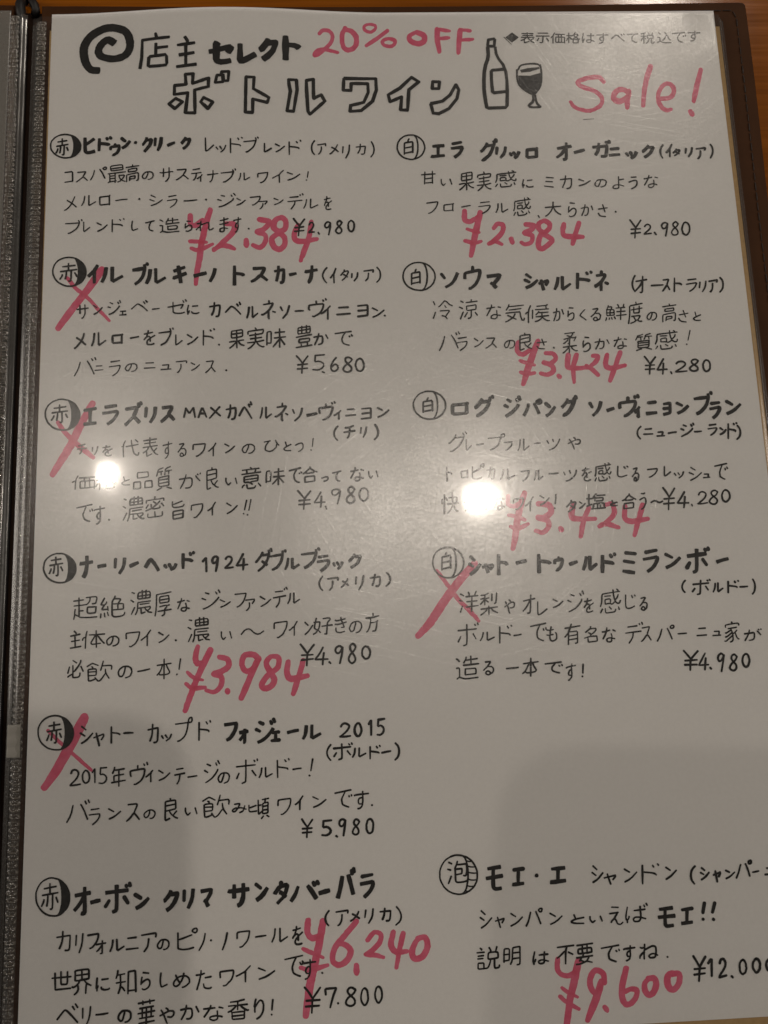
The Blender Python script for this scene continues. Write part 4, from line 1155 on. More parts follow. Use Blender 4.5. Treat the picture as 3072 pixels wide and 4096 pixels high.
[32,3684,2256,-14,-10],
[37,3610,2242,12,-23,2,-32,6,-6,118,-11],
[31,3709,2222,-19,12,-14,-5,-32,1,1,-5,0,-12,2,-3,26,-5,6,3,2,5,-3,15],
[35,3745,2216,-2,12,-9,3,-10,-2,-12,-10,-8,-22,-1,-37],
[32,3828,2162,-18,60],
[35,3799,2247,1,4]],[]),
 ('wine_entry>badge',['白', 'entry2r'],[[41,2174,1704,13,-6,15,-2,14,-1,15,1,14,4,14,4,12,8,12,8,9,11,8,11,7,13,4,14,1,14,0,15,-5,14,-5,14,-9,11,-10,12,-12,8,-13,8,-14,5,-14,3,-15,0,-14,-2,-14,-2,-13,-5,-13,-7,-12,-8,-10,-10,-8,-12,-6,-13,-4,-14,-2,-14,2,-15,3,-14,6,-14,8,-12,11,-11,11,-9,16,-9],
[41,2245,1702,5,5,5,9,4,11,3,13,2,15,1,17,0,16,-2,17,-2,16,-4,14,-5,13,-5,10,-6,7,-6,3],
[45,2194,1758,2,-13,4,-6],
[45,2222,1786,-51,11],
[45,2220,1820,-51,9],
[45,2220,1826,2,-70,-27,4,-19,3,-4,5,-3,67]],[]),
 ('wine_entry>wine_name',['白', 'entry2r'],[[88,2449,1766,-14,33,-13,21,-16,18,-35,19],
[88,2351,1773,18,26],
[94,2540,1755,2,-25],
[89,2490,1805,2,-32,4,-5,85,-17,2,5,1,11,-9,36,-13,25,-11,16,-26,22,-8,2,-6,-1],
[108,2625,1793,76,-8,-2,9,-6,12,-32,37],
[107,2677,1866,-12,-13,-3,-8,-17,-11],
[88,2864,1786,25,19],
[87,2852,1820,27,14],
[80,2856,1871,37,-16,37,-33],
[90,2976,1857,13,-19,1,-8,-1,-3,-54,19],
[82,2962,1887,-10,-51,-1,-15],
[78,3055,1807,-9,46,-17,32],
[79,3081,1802,-5,83,48,-32],
[89,3259,1781,-3,-6],
[93,3173,1820,50,5,18,6,5,5],
[86,3235,1790,-5,-10],
[80,3176,1783,-9,99],
[84,3320,1795,2,-20],
[76,3312,1898,-2,-8,5,-44],
[79,3354,1854,-13,-7],
[93,3273,1869,8,-1,33,-23,25,-36,3,-7,0,-6,-4,-1,-50,7],
[47,3525,1806,-12,19,-10,32,3,31,10,20],
[50,3567,1841,-12,25,-15,17,-19,19],
[43,3548,1914,2,1,6,0,6,-8,10,-95],
[46,3594,1833,-66,10],
[46,3620,1872,34,-2,37,-1],
[45,3696,1838,32,-4,-3,10,-9,22,-1,10],
[49,3716,1874,2,1,11,25],
[51,3715,1875,-5,2,-12,17,-9,11,-3,3],
[48,3804,1870,-1,-4,-12,-5,-31,-1],
[43,3757,1913,9,-86],
[44,3848,1840,49,-5],
[41,3852,1913,17,-10,16,-15,11,-19,3,-7,-5,-3,-59,9],
[45,3920,1857,-7,35],
[41,3957,1851,-7,37,-21,30],
[47,3997,1866,-2,19,-3,15,-6,10,-6,9,-4,0],
[51,4023,1857,3,-7,1,-6,-51,8],
[49,4047,1830,14,18,0,28,-6,26,-19,20]],[]),
 ('wine_entry>price_text',['白', 'entry2r'],[[46,3537,2318,15,22,13,25],
[49,3602,2323,-23,27,-14,19,-7,58],
[42,3538,2374,54,-2],
[42,3535,2398,56,-2],
[48,3649,2336,-23,36,-21,31,60,-3],
[44,3647,2363,-4,33,-7,34],
[41,3686,2417,5,12],
[46,3724,2368,11,-12,26,-3,17,10,0,13,-18,16,-41,21,-3,4,33,0,34,-3],
[50,3857,2352,-15,-11,-23,8,-3,14,14,13,22,16,-2,18,-23,7,-20,-7,-6,-12,20,-18,25,-11,12,-16],
[48,3907,2350,5,0,7,3,5,7,3,8,1,11,-2,10,-1,12,-5,8,-7,7,-8,3,-5,1,-7,-4,-4,-6,-4,-12,0,-10,0,-11,4,-10,5,-9,5,-5,8,-5]],[]),
 ('red_price',['entry2r'],[[[2785,2198,-7,3,-5,8,-7,24,-4,24,0,7,3,8,12,19,5,5,5,2,22,6,8,-2,15,-8,18,-14,13,-9,3,-6,0,-9,-3,-4,-4,-3,-4,0,-8,2,-39,21,-6,-1,-5,-4,-2,-7,0,-7,6,-22,2,-22,-2,-4,-4,-5,-6,-2]],
[[2904,2191,-5,2,-7,6,-27,49,-29,70,-12,26,-15,40,-23,85,1,6,3,5,6,3,8,-1,5,-3,4,-4,22,-47,50,-124,4,-14,24,-55,8,-23,-1,-10,-2,-5,-4,-4,-4,-2]],
[[2787,2316,-5,5,-2,6,3,6,6,5,24,10,31,8,13,5,16,3,5,-1,4,-3,2,-4,-1,-6,-4,-4,-60,-22,-13,-6,-9,-2]],
[[2786,2386,-6,5,-1,5,0,4,4,6,8,5,26,7,18,2,16,-1,24,-6,5,-4,2,-8,-3,-6,-4,-3,-3,0,-27,3,-10,0,-30,-5,-13,-5]],
[[2979,2270,-12,1,-22,-1,-6,2,-4,6,-1,9,5,7,4,1,39,4,5,5,4,10,-6,7,-19,13,-5,0,-28,-9,-7,1,-6,6,-3,6,-1,5,1,4,4,5,13,7,13,3,17,9,4,2,2,7,1,4,-2,4,-9,8,-17,6,-12,-2,-20,-6,-7,1,-4,3,-3,4,0,6,2,6,4,4,29,10,19,2,14,-4,19,-9,12,-12,4,-7,2,-15,-2,-14,-3,-7,-6,-10,7,-5,16,-17,4,-11,1,-11,-4,-12,-11,-16,-12,-7]],
[[3009,2411,-4,3,-4,5,-1,4,1,7,7,11,3,3,6,1,6,0,6,-4,3,-4,1,-7,-1,-6,-4,-5,-8,-6,-6,-3]],
[[3077,2282,-6,3,-5,6,-9,37,-3,36,2,11,5,9,4,3,13,5,22,5,54,-3,14,-3,18,0,10,0,4,-3,3,-5,1,-6,-1,-5,-4,-4,-4,-3,-12,-1,-40,3,-14,-2,-27,-1,-13,-3,-1,-12,8,-43,0,-11,-3,-6,-4,-5,-6,-2]],
[[3128,2284,-5,1,-5,5,-10,20,-14,43,-5,21,-1,29,2,42,3,14,0,11,2,4,6,3,3,0,4,-2,5,-8,2,-21,2,-56,2,-12,3,-15,17,-42,5,-21,0,-7,-4,-6,-6,-3]],
[[3240,2292,-18,2,-5,5,-2,9,2,7,9,4,14,2,-18,23,-12,8,-21,21,-2,4,0,5,2,3,4,3,7,1,7,-4,14,-10,23,-14,12,-11,10,-17,3,-8,2,-11,-1,-8,-2,-5,-8,-6]],
[[3181,2354,-6,5,-5,8,0,7,3,7,6,5,13,4,9,5,41,42,7,1,9,-4,3,-6,0,-8,-5,-8,-26,-30,-26,-18,-12,-7]],
[[3311,2289,-6,3,-5,7,-7,17,-10,35,2,25,3,8,5,6,6,4,15,6,15,3,10,-1,17,-2,48,-15,15,-3,6,-6,2,-4,0,-7,-3,-4,-4,-3,-6,-1,-14,4,-67,8,-9,-2,-7,-4,-2,-5,0,-6,8,-30,3,-23,-1,-4,-4,-4,-4,-2]],
[[3389,2276,-7,4,-7,13,-15,32,-12,35,-20,39,-14,35,-9,26,0,6,3,4,4,4,6,1,5,-1,5,-5,11,-19,14,-28,22,-55,7,-14,4,-13,18,-36,4,-14,-1,-7,-3,-4,-4,-3]]],[]),
 ('wine_entry',['赤', 'entry3'],[[31,250,2768,1,17,-2,17,-3,8,-4,6,-4,1],
[35,277,2785,-52,4],
[35,232,2770,18,-2,18,-6],
[34,311,2782,-1,24],
[32,340,2778,-4,26,-13,21],
[29,370,2786,23,-2,17,-4],
[33,418,2831,-11,3,-13,0,-8,-3,-3,-5,2,-8,5,-6,12,-9,20,-8],
[29,381,2801,6,-19,1,-9],
[32,400,2819,-2,-16,-5,-6,-13,4,-7,6,-3,6],
[28,486,2781,-10,4],
[30,553,2746,15,14],
[32,501,2785,68,-11],
[30,487,2843,-3,-66,12,-26],
[33,573,2822,-1,11,-7,5,-11,-6,-9,-8,-8,-32,-6,-28,-1,-16],
[32,674,2800,-17,18],
[31,617,2814,2,31,8,-3,20,-10],
[36,673,2746,-73,8],
[30,598,2794,80,-10],
[28,606,2771,63,-7],
[31,598,2825,19,-11,8,-13,4,-11],
[32,635,2738,0,43,3,5,6,7,5,15,10,10,3,7,8,8,11,4],
[29,739,2801,-6,-1,-4,2,-4,6,-2,10,0,8,5,7,10,-3],
[30,710,2786,6,-2,45,-9],
[28,723,2860,5,-1,6,-8,5,-9,3,-19,-3,-24,2,-34],
[29,827,2848,-3,-10,-6,-5,-6,1,-4,6,-1,7,4,5,9,0,10,-5,6,-3,4,-11,0,-15,-5,-5,-2,-5,-7,-2,-8,3,-5,-1],
[34,804,2782,22,-4,1,3,0,3,-11,13,-5,10,-15,20],
[35,880,2814,1,-22,1,-6,64,-3,3,1,0,6,-5,24,-8,14,-12,13,-13,9,-8,5,-5,-2],
[34,995,2807,-1,48],
[33,968,2827,4,-2,17,-16,4,-2,7,-10,9,-16],
[34,1060,2788,23,13],
[34,1064,2839,24,-12,27,-25],
[31,1194,2795,0,12,-5,13,-6,12,-4,9,-9,0,-4,-1,-4,-6,-4,-10,2,-7,6,-10,13,-8,5,-4,23,-2,10,4,10,9,0,7,2,9,-4,7,-6,7,-4,5,-12,5,-8,-1],
[33,1307,2779,0,4,-14,17,-4,15,-1,9,1,6,13,6,11,2,12,-3,7,-3,9,-8,9,-8,4,-22],
[33,1348,2773,7,18,11,11],
[33,1317,2776,-34,6],
[32,1403,2784,7,25],
[33,1435,2799,-30,14,-13,13,13,10,28,-1],
[31,1460,2805,11,-6,11,-5,12,-2,4,2,4,5,2,8,-1,11,-4,9,-9,8,-9,6,-5,0],
[30,1562,2767,-6,47],
[32,1548,2833,1,4],
[29,202,2981,7,-4,11,-5],
[29,273,3014,0,-35,-5,-8,1,-15],
[30,300,3014,-3,-60],
[34,241,2957,85,-3],
[30,219,3021,1,-54,13,-22],
[30,326,3020,1,-42,-2,-4,-5,-1,-74,4,0,37,3,3,76,-5],
[34,355,2954,0,74],
[35,446,2993,-10,6],
[28,408,2948,-7,10,-7,9,-11,7,-47,1],
[29,394,2968,21,14,21,11,5,2],
[30,334,3010,11,-16,15,-9,7,4,8,10,11,-2,8,2,35,0,7,0],
[32,436,3000,1,20,-41,3,-4,-1,-2,-27,5,-1,13,-8,14,-10,9,-7,2,-7,-5,-3,-18,2,-6,-3],
[35,490,2960,6,24],
[28,522,2976,-30,10,-13,11,13,10,32,-1],
[29,628,2943,2,18,-4,3,-57,6,-1,-5,-1,-7,1,-16,1,-4,57,-3,2,2,-1,6],
[35,546,3031,1,-32,1,-5,7,-2,29,-1,1,6,1,27,-3,4,-5,2,-30,1],
[34,610,3026,0,-34,8,-4,26,-1,5,1,0,6,3,25,-2,5,-4,0,-37,2],
[29,701,2956,0,-18],
[31,746,2996,-57,10],
[33,705,3029,-26,15],
[34,743,2979,-55,7],
[32,759,3035,-25,-8],
[35,744,2931,0,21],
[32,727,2935,32,-5],
[32,680,2940,30,-5],
[35,688,2986,0,-11,2,-3,54,-11,0,7,-1,28,2,13,1,3,-4,5,-46,6,-5,-2,-4,-6,0,-28],
[31,721,2956,3,-20,1,-13,10,-7,18,-7],
[29,676,2962,4,-15,3,-15,2,-5,8,-5,19,-7],
[33,905,2958,4,4],
[32,896,2967,5,10,18,20],
[30,920,2957,2,-5],
[35,804,2985,54,-7,9,1,7,4,2,28,-7,19,-15,6,-15,0],
[31,810,3037,20,-38,9,-28,2,-12],
[29,987,2924,0,14],
[33,959,2967,55,-11],
[29,1017,2999,-17,23],
[32,1022,3037,-4,0,-11,-5,-7,-9,-7,-3,-7,-12,-5,-13],
[30,979,3040,-17,8,-3,-3,-1,-99,5,-6,3,0,42,-8,5,3,-1,48,-30,10,-24,3],
[34,1065,2987,0,23,14,17,13,-13],
[28,1119,2988,8,33],
[39,1209,2940,-1,-7,-5,-4],
[35,1246,2990,-77,10],
[43,1184,2964,-2,-21],
[35,1260,3037,-13,-17],
[40,1182,3029,3,19,5,2,33,-3,4,-4,4,-7],
[35,1169,3029,-8,4,-5,12],
[39,1228,2961,5,-23],
[34,1252,2934,-94,10],
[39,1260,2956,-105,12],
[41,1213,3025,-16,-12,-27,2,-3,-8,2,-25,67,-9,8,2,2,7,-3,24,-33,4,-9,5],
[37,1363,2988,-22,25,-14,15],
[36,1388,3019,-25,-31],
[42,1333,2986,61,-4],
[35,1291,3018,2,-58,5,-7,14,-2,3,5,3,4,-3,49,-4,2,-21,1],
[34,1338,2960,52,-7],
[41,1362,2940,-3,92],
[42,1492,2966,-4,-5],
[38,1480,2971,-1,-4],
[39,1478,3021,-8,0,-11,-7,-6,-6,-3,-11,-2,-13,1,-9,5,-11,12,-20],
[43,1486,2938,-64,15],
[41,1541,2933,1,9],
[39,1514,2967,5,4,35,-3,7,-4,4,-6],
[41,1541,2942,25,16,13,5],
[38,1541,2940,-6,4,-23,22,-12,7],
[41,1510,3022,-1,-26,3,-3,3,-3,45,-4,5,2,0,5,0,20,-1,3,-55,6],
[41,1618,3019,13,-4,7,-5,3,-5,-1,-6,-1,-3,-1,-2,-4,0,-9,0,-19,6],
[38,1708,3019,-5,0,-11,-4,-2,-5,-3,-8,1,-7,0,-7,2,-7,8,-10,1,-5],
[36,1715,2962,-48,10],
[40,1830,2955,15,5],
[42,1772,2964,14,0,27,-7],
[41,1841,3006,-9,-3,-5,-1,-6,-3,-17,-1,-6,4,-4,4,-2,7,1,3,3,2,10,4,10,-3,5,-6,3,-5,0,-18,-3,-16],
[41,1771,3003,19,-33,8,-18,-2,-8],
[35,1874,2968,0,24,10,16,11,-13],
[41,1918,2967,7,33],
[34,319,3147,-4,-10],
[34,306,3151,-2,-8],
[35,304,3207,-7,-2,-18,-8,-6,-6,-6,-14,-2,-12,5,-9,3,-12,11,-26],
[35,315,3112,-85,16],
[38,361,3160,-6,-1,-5,3,-3,7,-4,8,2,9,6,9,11,-3],
[31,328,3146,6,-5,52,-7],
[37,343,3223,4,-1,4,-1,6,-9,5,-6,1,-24,-1,-24,-2,-35],
[46,411,3201,3,2],
[35,506,3092,-12,-5],
[37,541,3157,51,-7],
[32,547,3173,-1,30,9,0,14,-5],
[31,510,3168,-12,25,-7,14],
[32,503,3138,-14,-9],
[34,515,3212,5,-13,5,-15,2,-34,1,-4,6,-3,66,-7],
[38,551,3078,-1,43],
[32,599,3100,-72,9],
[37,573,3075,0,44],
[39,573,3086,-39,1,-2,3,-2,4,-3,9,0,14,2,6,5,0,20,-1,39,-5,4,1,0,-10,-1,-15,-1,-5,-3,-4,-18,1],
[32,586,3190,16,-12,-2,-9,-73,7],
[38,607,3201,-9,1,-10,-5,-5,-4,-9,-7,-6,-13],
[35,659,3108,12,7,3,11],
[38,667,3080,-2,12],
[36,704,3118,13,15],
[38,669,3195,-2,-30],
[39,619,3143,11,-18],
[31,716,3104,0,-12,-1,-3,-4,1,-90,11,-2,0,0,14],
[37,693,3106,-11,14,-31,25,-34,14],
[32,709,3166,1,18,-4,5,-6,2,-67,7,-6,-5,2,-16],
[33,646,3123,1,17,11,10,31,-5,8,-4,-2,-8],
[31,768,3190,57,-10],
[33,819,3110,-34,13,-20,5],
[39,825,3179,-1,22,-1,3,-4,-1,-47,9,-2,-3,-1,-16,0,-19,2,-5,3,-2,48,-7,4,3,-1,17],
[35,766,3113,-1,22,4,9,15,2,34,-5,10,-5,2,-7],
[33,871,3163,0,-23,3,-4,57,-8,3,3,1,7,-4,23,-9,17,-11,13,-12,12,-7,4,-6,-2],
[36,989,3150,-1,45],
[38,964,3169,5,-2,17,-13,4,-3,4,-10,11,-18],
[34,1069,3130,24,16],
[36,1072,3189,27,-14,28,-29],
[37,1180,3117,-12,54],
[32,1161,3192,3,2],
[34,1204,3114,-12,60],
[38,1184,3199,0,3]],[]),
 ('wine_entry>badge',['赤', 'entry3'],[[39,106,2494,14,-2,15,0,15,4,14,3,14,6,13,8,12,9,10,12,8,13,7,13,5,15,1,15,-1,14,-5,15,-5,13,-8,12,-10,11,-13,7,-13,7,-14,5,-15,0,-14,1,-15,-3,-14,-3,-13,-6,-13,-7,-11,-11,-11,-10,-8,-13,-6,-14,-5,-14,-1,-15,0,-15,3,-14,7,-14,7,-12,11,-10,12,-9,13,-6,17,-4],
[43,154,2582,7,13,4,7],
[42,133,2565,2,59,-5,7,-7,-3],
[42,104,2616,4,-25,0,-23],
[42,75,2615,11,-18,2,-8],
[43,119,2568,-1,-42],
[42,153,2537,-65,8],
[43,78,2572,85,-9]],[[159,2500,6,5,5,9,5,11,4,14,4,16,2,17,0,17,0,17,-1,16,-3,15,-4,13,-5,10,-5,7,-6,4,10,2,13,-6,12,-7,11,-10,9,-11,7,-12,5,-13,3,-15,0,-14,-2,-15,-4,-14,-6,-13,-8,-13,-11,-11,-12,-10,-13,-7]]),
 ('wine_entry>wine_name',['赤', 'entry3'],[[95,293,2559,0,79],
[96,322,2554,-60,9],
[93,258,2644,6,0,65,-5],
[90,376,2548,68,-7],
[86,392,2649,25,-15,17,-19,14,-25,1,-12,-6,-3,-80,9],
[94,583,2537,-2,-10],
[87,493,2658,7,-5,14,-14,20,-22,8,-4],
[92,568,2534,-1,17],
[97,576,2646,-29,-32,-7,0],
[95,500,2564,61,-8],
[94,567,2550,5,0,-6,-1],
[86,568,2550,-8,8],
[99,559,2555,-3,19,-13,30,-3,9],
[100,613,2563,-4,48],
[94,665,2557,-3,51,-26,40],
[84,704,2564,54,-5,0,13,-16,25,1,12],
[95,744,2607,4,2,25,29],
[92,741,2608,-4,3,-19,19,-15,13,-6,3],
[45,828,2624,7,-28,3,-27,21,34,23,-35,5,29,5,29],
[46,911,2627,9,-29,13,-29,13,30,10,27],
[54,921,2604,28,1],
[50,982,2572,53,49],
[45,1032,2568,-57,65],
[52,1101,2643,12,-1,4,-8,5,-15,1,-30,-1,-13,-52,9],
[51,1081,2634,9,-24,3,-19,0,-32],
[48,1143,2624,24,-47,7,-3,17,25,22,41],
[50,1213,2560,-5,-17],
[55,1198,2558,4,14],
[42,1275,2580,-4,37,-9,24],
[44,1296,2577,-1,65,31,-24],
[48,1389,2571,1,-16],
[51,1389,2657,-5,-6,3,-36],
[42,1419,2623,-11,-7],
[52,1349,2633,6,1,32,-22,19,-29,3,-5,0,-5,-4,-1,-44,6],
[48,1502,2587,-6,28,-7,16,-9,12,-21,17],
[42,1449,2594,8,22],
[72,1528,2630,30,-5,30,-8],
[47,1692,2558,-3,-7],
[46,1640,2565,0,20],
[42,1677,2563,-3,-7],
[50,1604,2617,-3,-4,0,-15,0,-7,4,-3,69,-9,4,4,1,6,-8,25,-8,17,-10,11,-21,13,-7,3,-4,0],
[46,1712,2654,1,-36],
[43,1686,2632,10,-4,10,-9,5,1,5,-9,9,-6],
[46,1754,2635,55,-4],
[46,1803,2597,-40,1],
[50,1848,2625,49,-6],
[44,1842,2656,51,-5,4,0,0,-3,2,-53,-3,-3,-49,4],
[49,1939,2592,26,14],
[45,1939,2647,33,-13,31,-27],
[44,1705,2696,-15,18,-9,23,5,27,15,16],
[43,1774,2705,-1,22,-4,21,-4,12,-7,8],
[47,1803,2726,-63,8],
[48,1749,2707,24,-1,22,-10],
[48,1839,2709,-4,32],
[43,1870,2703,-6,34,-14,28],
[53,1920,2692,12,20,6,26,-8,27,-16,15]],[]),
 ('wine_entry>price_text',['赤', 'entry3'],[[44,1468,3069,18,22,18,25],
[42,1540,3073,-21,27,-15,19,-5,58],
[46,1474,3127,61,-4],
[43,1473,3150,64,-4],
[38,1598,3081,-20,34,-19,26,62,-2],
[47,1601,3105,-2,32,-4,30],
[38,1622,3163,6,17],
[39,1706,3074,-16,-9,-25,6,-7,17,12,15,21,-6,18,-25,-6,37,-13,42],
[48,1787,3065,-13,-13,-17,8,-4,20,14,17,19,19,1,24,-22,12,-20,-11,-4,-16,16,-20,22,-17,12,-20],
[41,1838,3065,9,-1,6,3,8,8,4,10,1,11,1,10,-3,14,-6,8,-6,7,-8,3,-7,1,-7,-5,-8,-7,-4,-10,-2,-12,0,-11,4,-11,5,-9,5,-7,10,-3]],[]),
 ('cross_out_mark',['entry3'],[[[297,2505,-8,7,-18,29,-12,27,-8,11,-14,28,-9,16,-11,23,-14,26,-10,26,-14,26,-11,26,-23,39,-5,13,-10,15,-28,54,-10,14,-11,27,-7,12,-1,9,4,9,10,6,9,1,7,-7,37,-55,13,-23,14,-18,9,-17,10,-13,12,-26,10,-12,4,-13,19,-39,22,-54,13,-24,11,-26,7,-15,9,-12,5,-13,10,-17,8,-22,7,-13,0,-9,-3,-8,-5,-4,-9,-4]],
[[108,2616,-6,4,-3,8,2,6,8,15,27,42,25,27,8,10,15,17,41,38,13,14,63,48,12,8,5,0,6,-4,3,-5,1,-4,-3,-6,-10,-8,-10,-11,-16,-16,-54,-47,-37,-36,-15,-14,-20,-21,-13,-16,-8,-14,-10,-13,-7,-14,-9,-7]]],[]),
 ('wine_entry',['白', 'entry3r'],[[31,2443,2750,6,10],
[35,2381,2783,8,1,39,-5],
[33,2350,2863,6,-1,3,2,18,-12,21,-15,13,-16,13,-23,11,-29,-4,-7,-5,-6],
[34,2343,2815,6,0,31,-31,6,-20],
[30,2471,2832,-20,23,-6,3,-3,-3,3,-59],
[34,2505,2827,19,-1,20,-2],
[33,2583,2859,12,-3,14,-7,13,-9,10,-14,10,-19,9,-32,3,-3,4,-3,9,-2,2,2,2,6,-2,8,-6,3,-22,0,-67,6],
[32,2666,2819,44,-3,2,0,-1,7,-2,10,-7,12,-16,13,-7,6,-8,1],
[32,2760,2804,-4,40,-13,26],
[33,2781,2803,-5,68,34,-27],
[31,2841,2829,17,-1,19,0],
[31,2991,2808,-7,17,-13,20,-13,13,-10,5,-15,7,-6,1],
[37,2924,2831,-8,-16],
[32,2951,2809,2,13],
[35,3074,2801,9,6,1,9],
[36,3081,2840,14,2,9,-5,4,-3,3,-6,0,-9,-2,-3,-7,-2,-18,1,-44,21],
[31,3048,2811,5,8,3,6,7,12,8,26,1,7],
[38,2349,2996,0,-5,-7,-3,-21,-3],
[36,2321,3037,2,-84],
[33,2444,2975,-3,3],
[39,2442,2978,-2,37,1,5],
[38,2442,2979,-33,3,-3,3,-1,35,35,-4],
[36,2471,2988,10,-1,39,-20],
[34,2521,2954,3,-7,3,-5,11,-2,3,5,-1,8,-3,4,-3,4,-4,-3,-6,-5],
[35,2523,3021,-17,7,-21,2,-10,-3,-5,-2,-1,-6,3,-61],
[34,2579,3031,9,0,5,-5,3,-16,4,-23,-1,-12,-45,6],
[36,2562,3023,8,-21,4,-16,3,-25],
[35,2651,2979,-7,35,-12,22],
[40,2677,2978,-5,60,41,-23],
[38,2754,2994,42,-6,3,2,-1,8,-3,13,-8,15,-14,17,-9,4,-5,3],
[35,2840,2993,-5,32,-8,21],
[37,2855,2990,-4,56,27,-20],
[40,2916,3012,27,-1,25,-1],
[38,3075,2996,-4,19,-14,19,-15,10,-9,7,-15,6,-7,0],
[34,3007,3021,-6,-17],
[39,3035,2997,4,16],
[40,3110,2998,24,-6,15,-3],
[37,3153,3054,-11,5,-14,0,-9,-3,-2,-9,4,-10,7,-5,11,-14,21,-11],
[32,3119,3016,9,-26,2,-8],
[39,3135,3040,0,-24,-4,-4,-13,3,-6,9,-5,6],
[33,3270,2969,-1,-9,-6,-2],
[37,3188,3045,-9,18],
[34,3253,3004,8,-5,7,-8,2,-6],
[36,3251,3048,-1,7,-5,4,-35,4,-4,-1,-3,-3,-1,-17],
[32,3267,3049,-3,-12],
[38,3231,2988,-28,3],
[36,3232,3046,-9,-11],
[39,3182,3034,7,-22,2,-29,2,-4,84,-11],
[35,3251,3015,-14,10,-9,-4,-21,0,-3,-1,1,-4,2,-11,19,-5,3,4,0,4,0,13],
[33,3277,3011,-4,7,-3,6,-9,-1,-7,-11,-5,-21,-4,-30],
[39,3355,2984,7,9],
[34,3320,2980,-7,48,4,10,7,3,12,2,14,-4,19,-6],
[41,3373,2981,5,4],
[40,3423,3066,-2,-11,-2,-7,-7,2,-3,7,0,7,3,4,7,2,9,-7,3,-2,4,-12,3,-15,-3,-6,-2,-4,-6,-1,-7,2],
[38,3410,2998,20,-6,0,2,-1,4,-8,15,-4,11,-18,19],
[37,3492,3004,53,-4,4,1,0,7,-5,9,-9,13,-18,12,-11,6,-8,1],
[40,3626,3022,-24,18,-8,4,-4,0,-2,-3,5,-52],
[34,3648,3031,8,13],
[33,3670,3029,7,12],
[39,3702,3024,-9,22,-20,13],
[35,3748,2999,24,16],
[35,3736,3029,24,12],
[35,3740,3075,34,-15,34,-28],
[39,3844,3060,4,-15,-1,-4,-23,0],
[39,3817,3062,37,-2],
[40,3964,3011,-3,-8],
[39,3951,3019,-1,-9],
[36,3942,3074,-7,-2,-13,-10,-6,-3,0,-15,0,-11,4,-11,4,-11,13,-24],
[41,3962,2982,-72,14],
[43,2296,3226,7,-111],
[37,2316,3225,12,-13,7,-10,13,-27],
[43,2312,3136,4,13],
[44,2288,3166,1,-23],
[43,2379,3166,-24,2,-7,4,-11,-2,-19,1],
[41,2370,3168,2,-37,-45,4],
[41,2374,3213,-8,-3,-5,-8,-13,-31,0,-64],
[41,2424,3132,19,6],
[42,2414,3164,22,3],
[42,2442,3186,-24,27],
[44,2506,3181,25,-1,11,1,-1,23,-6,5,-33,0,-34,1,1,-21,0,-3,6,-5,32,1],
[37,2554,3157,-91,2],
[37,2506,3180,1,-45],
[40,2545,3129,-10,1,-28,6,-28,1,-5,1],
[44,2635,3149,11,5],
[38,2588,3157,14,-3,19,-6],
[42,2643,3196,-6,-4,-6,0,-5,-3,-14,2,-5,2,-1,2,-2,7,-1,4,4,4,8,2,6,-2,7,-6,0,-6,1,-17,-2,-15],
[38,2588,3196,14,-32,8,-20,0,-7],
[36,2698,3178,1,-20,3,-3,51,-7,1,4,1,6,-4,19,-9,14,-10,12,-9,7,-9,5,-5,-2],
[40,2794,3173,-3,52],
[36,2766,3195,5,-4,19,-14,6,-5,4,-10,13,-18],
[40,2853,3139,21,13],
[37,2852,3193,26,-12,26,-28],
[40,2946,3135,-8,53],
[42,2932,3213,3,2],
[43,3032,3172,-2,9],
[38,3026,3202,5,2,18,15],
[43,3004,3208,2,-3,22,-21,26,-3,3,7,-5,9,-5,11,-7,10,-15,10,-14,10],
[36,3079,3182,13,9],
[44,3077,3219,17,-9,17,-18],
[38,3174,3147,7,1,49,-2],
[39,3200,3192,-3,30],
[41,3184,3194,-3,27],
[44,3137,3141,-5,54,5,6],
[43,3156,3224,5,-26,2,-2,7,-2,49,-2,3,6,-2,22],
[38,3227,3220,-81,5],
[42,3121,3209,28,-11],
[38,3167,3161,5,5,-3,12,5,2,39,-2,4,-5,0,-11,-7,-1,-40,2],
[44,3178,3138,-3,7,-12,12,-6,8,-34,0],
[43,3269,3180,4,15],
[41,3297,3191,-28,6,-12,7,11,7,28,-2],
[40,3372,3145,-1,8],
[40,3342,3176,8,6,35,-3,6,-3,3,-7],
[37,3373,3154,20,14,15,9],
[38,3373,3153,-8,1,-22,24,-14,4],
[37,3335,3230,2,-23,3,-6,2,-1,45,-5,4,2,2,4,-3,22,-1,2,-54,4],
[37,3431,3181,11,-7,15,-6,6,3,3,9,-1,19,-6,11,-8,17,-15,9],
[37,3444,3144,12,2,8,-5],
[44,3496,3198,16,-10,12,1,14,10,12,1,13,-8]],[]),
 ('wine_entry>badge',['白', 'entry3r'],[[40,2218,2501,14,-2,14,1,15,1,13,4,13,5,11,8,12,8,8,11,8,11,6,12,3,14,0,14,-1,14,-5,13,-7,12,-8,12,-11,9,-12,8,-13,6,-14,4,-14,1,-14,1,-14,-2,-14,-4,-12,-5,-13,-7,-9,-10,-10,-9,-7,-12,-6,-12,-3,-14,-1,-13,1,-14,5,-13,7,-12,9,-12,10,-10,12,-8,13,-5,17,-5],
[40,2269,2506,6,5,4,8,4,10,3,13,2,14,1,16,0,16,-2,16,-2,15,-4,13,-5,12,-5,9,-5,7,-6,3],
[44,2229,2556,3,-12,4,-5],
[44,2260,2582,-56,9],
[44,2259,2612,-56,9],
[44,2257,2618,2,-63,-30,4,-20,3,-4,3,-2,62]],[]),
 ('wine_entry>wine_name',['白', 'entry3r'],[[98,2464,2578,-5,3],
[95,2459,2581,-3,57,3,4],
[93,2460,2581,-78,6,-4,0,-3,6,-1,49,82,-4],
[87,2612,2539,4,9],
[101,2545,2572,9,0,41,-4],
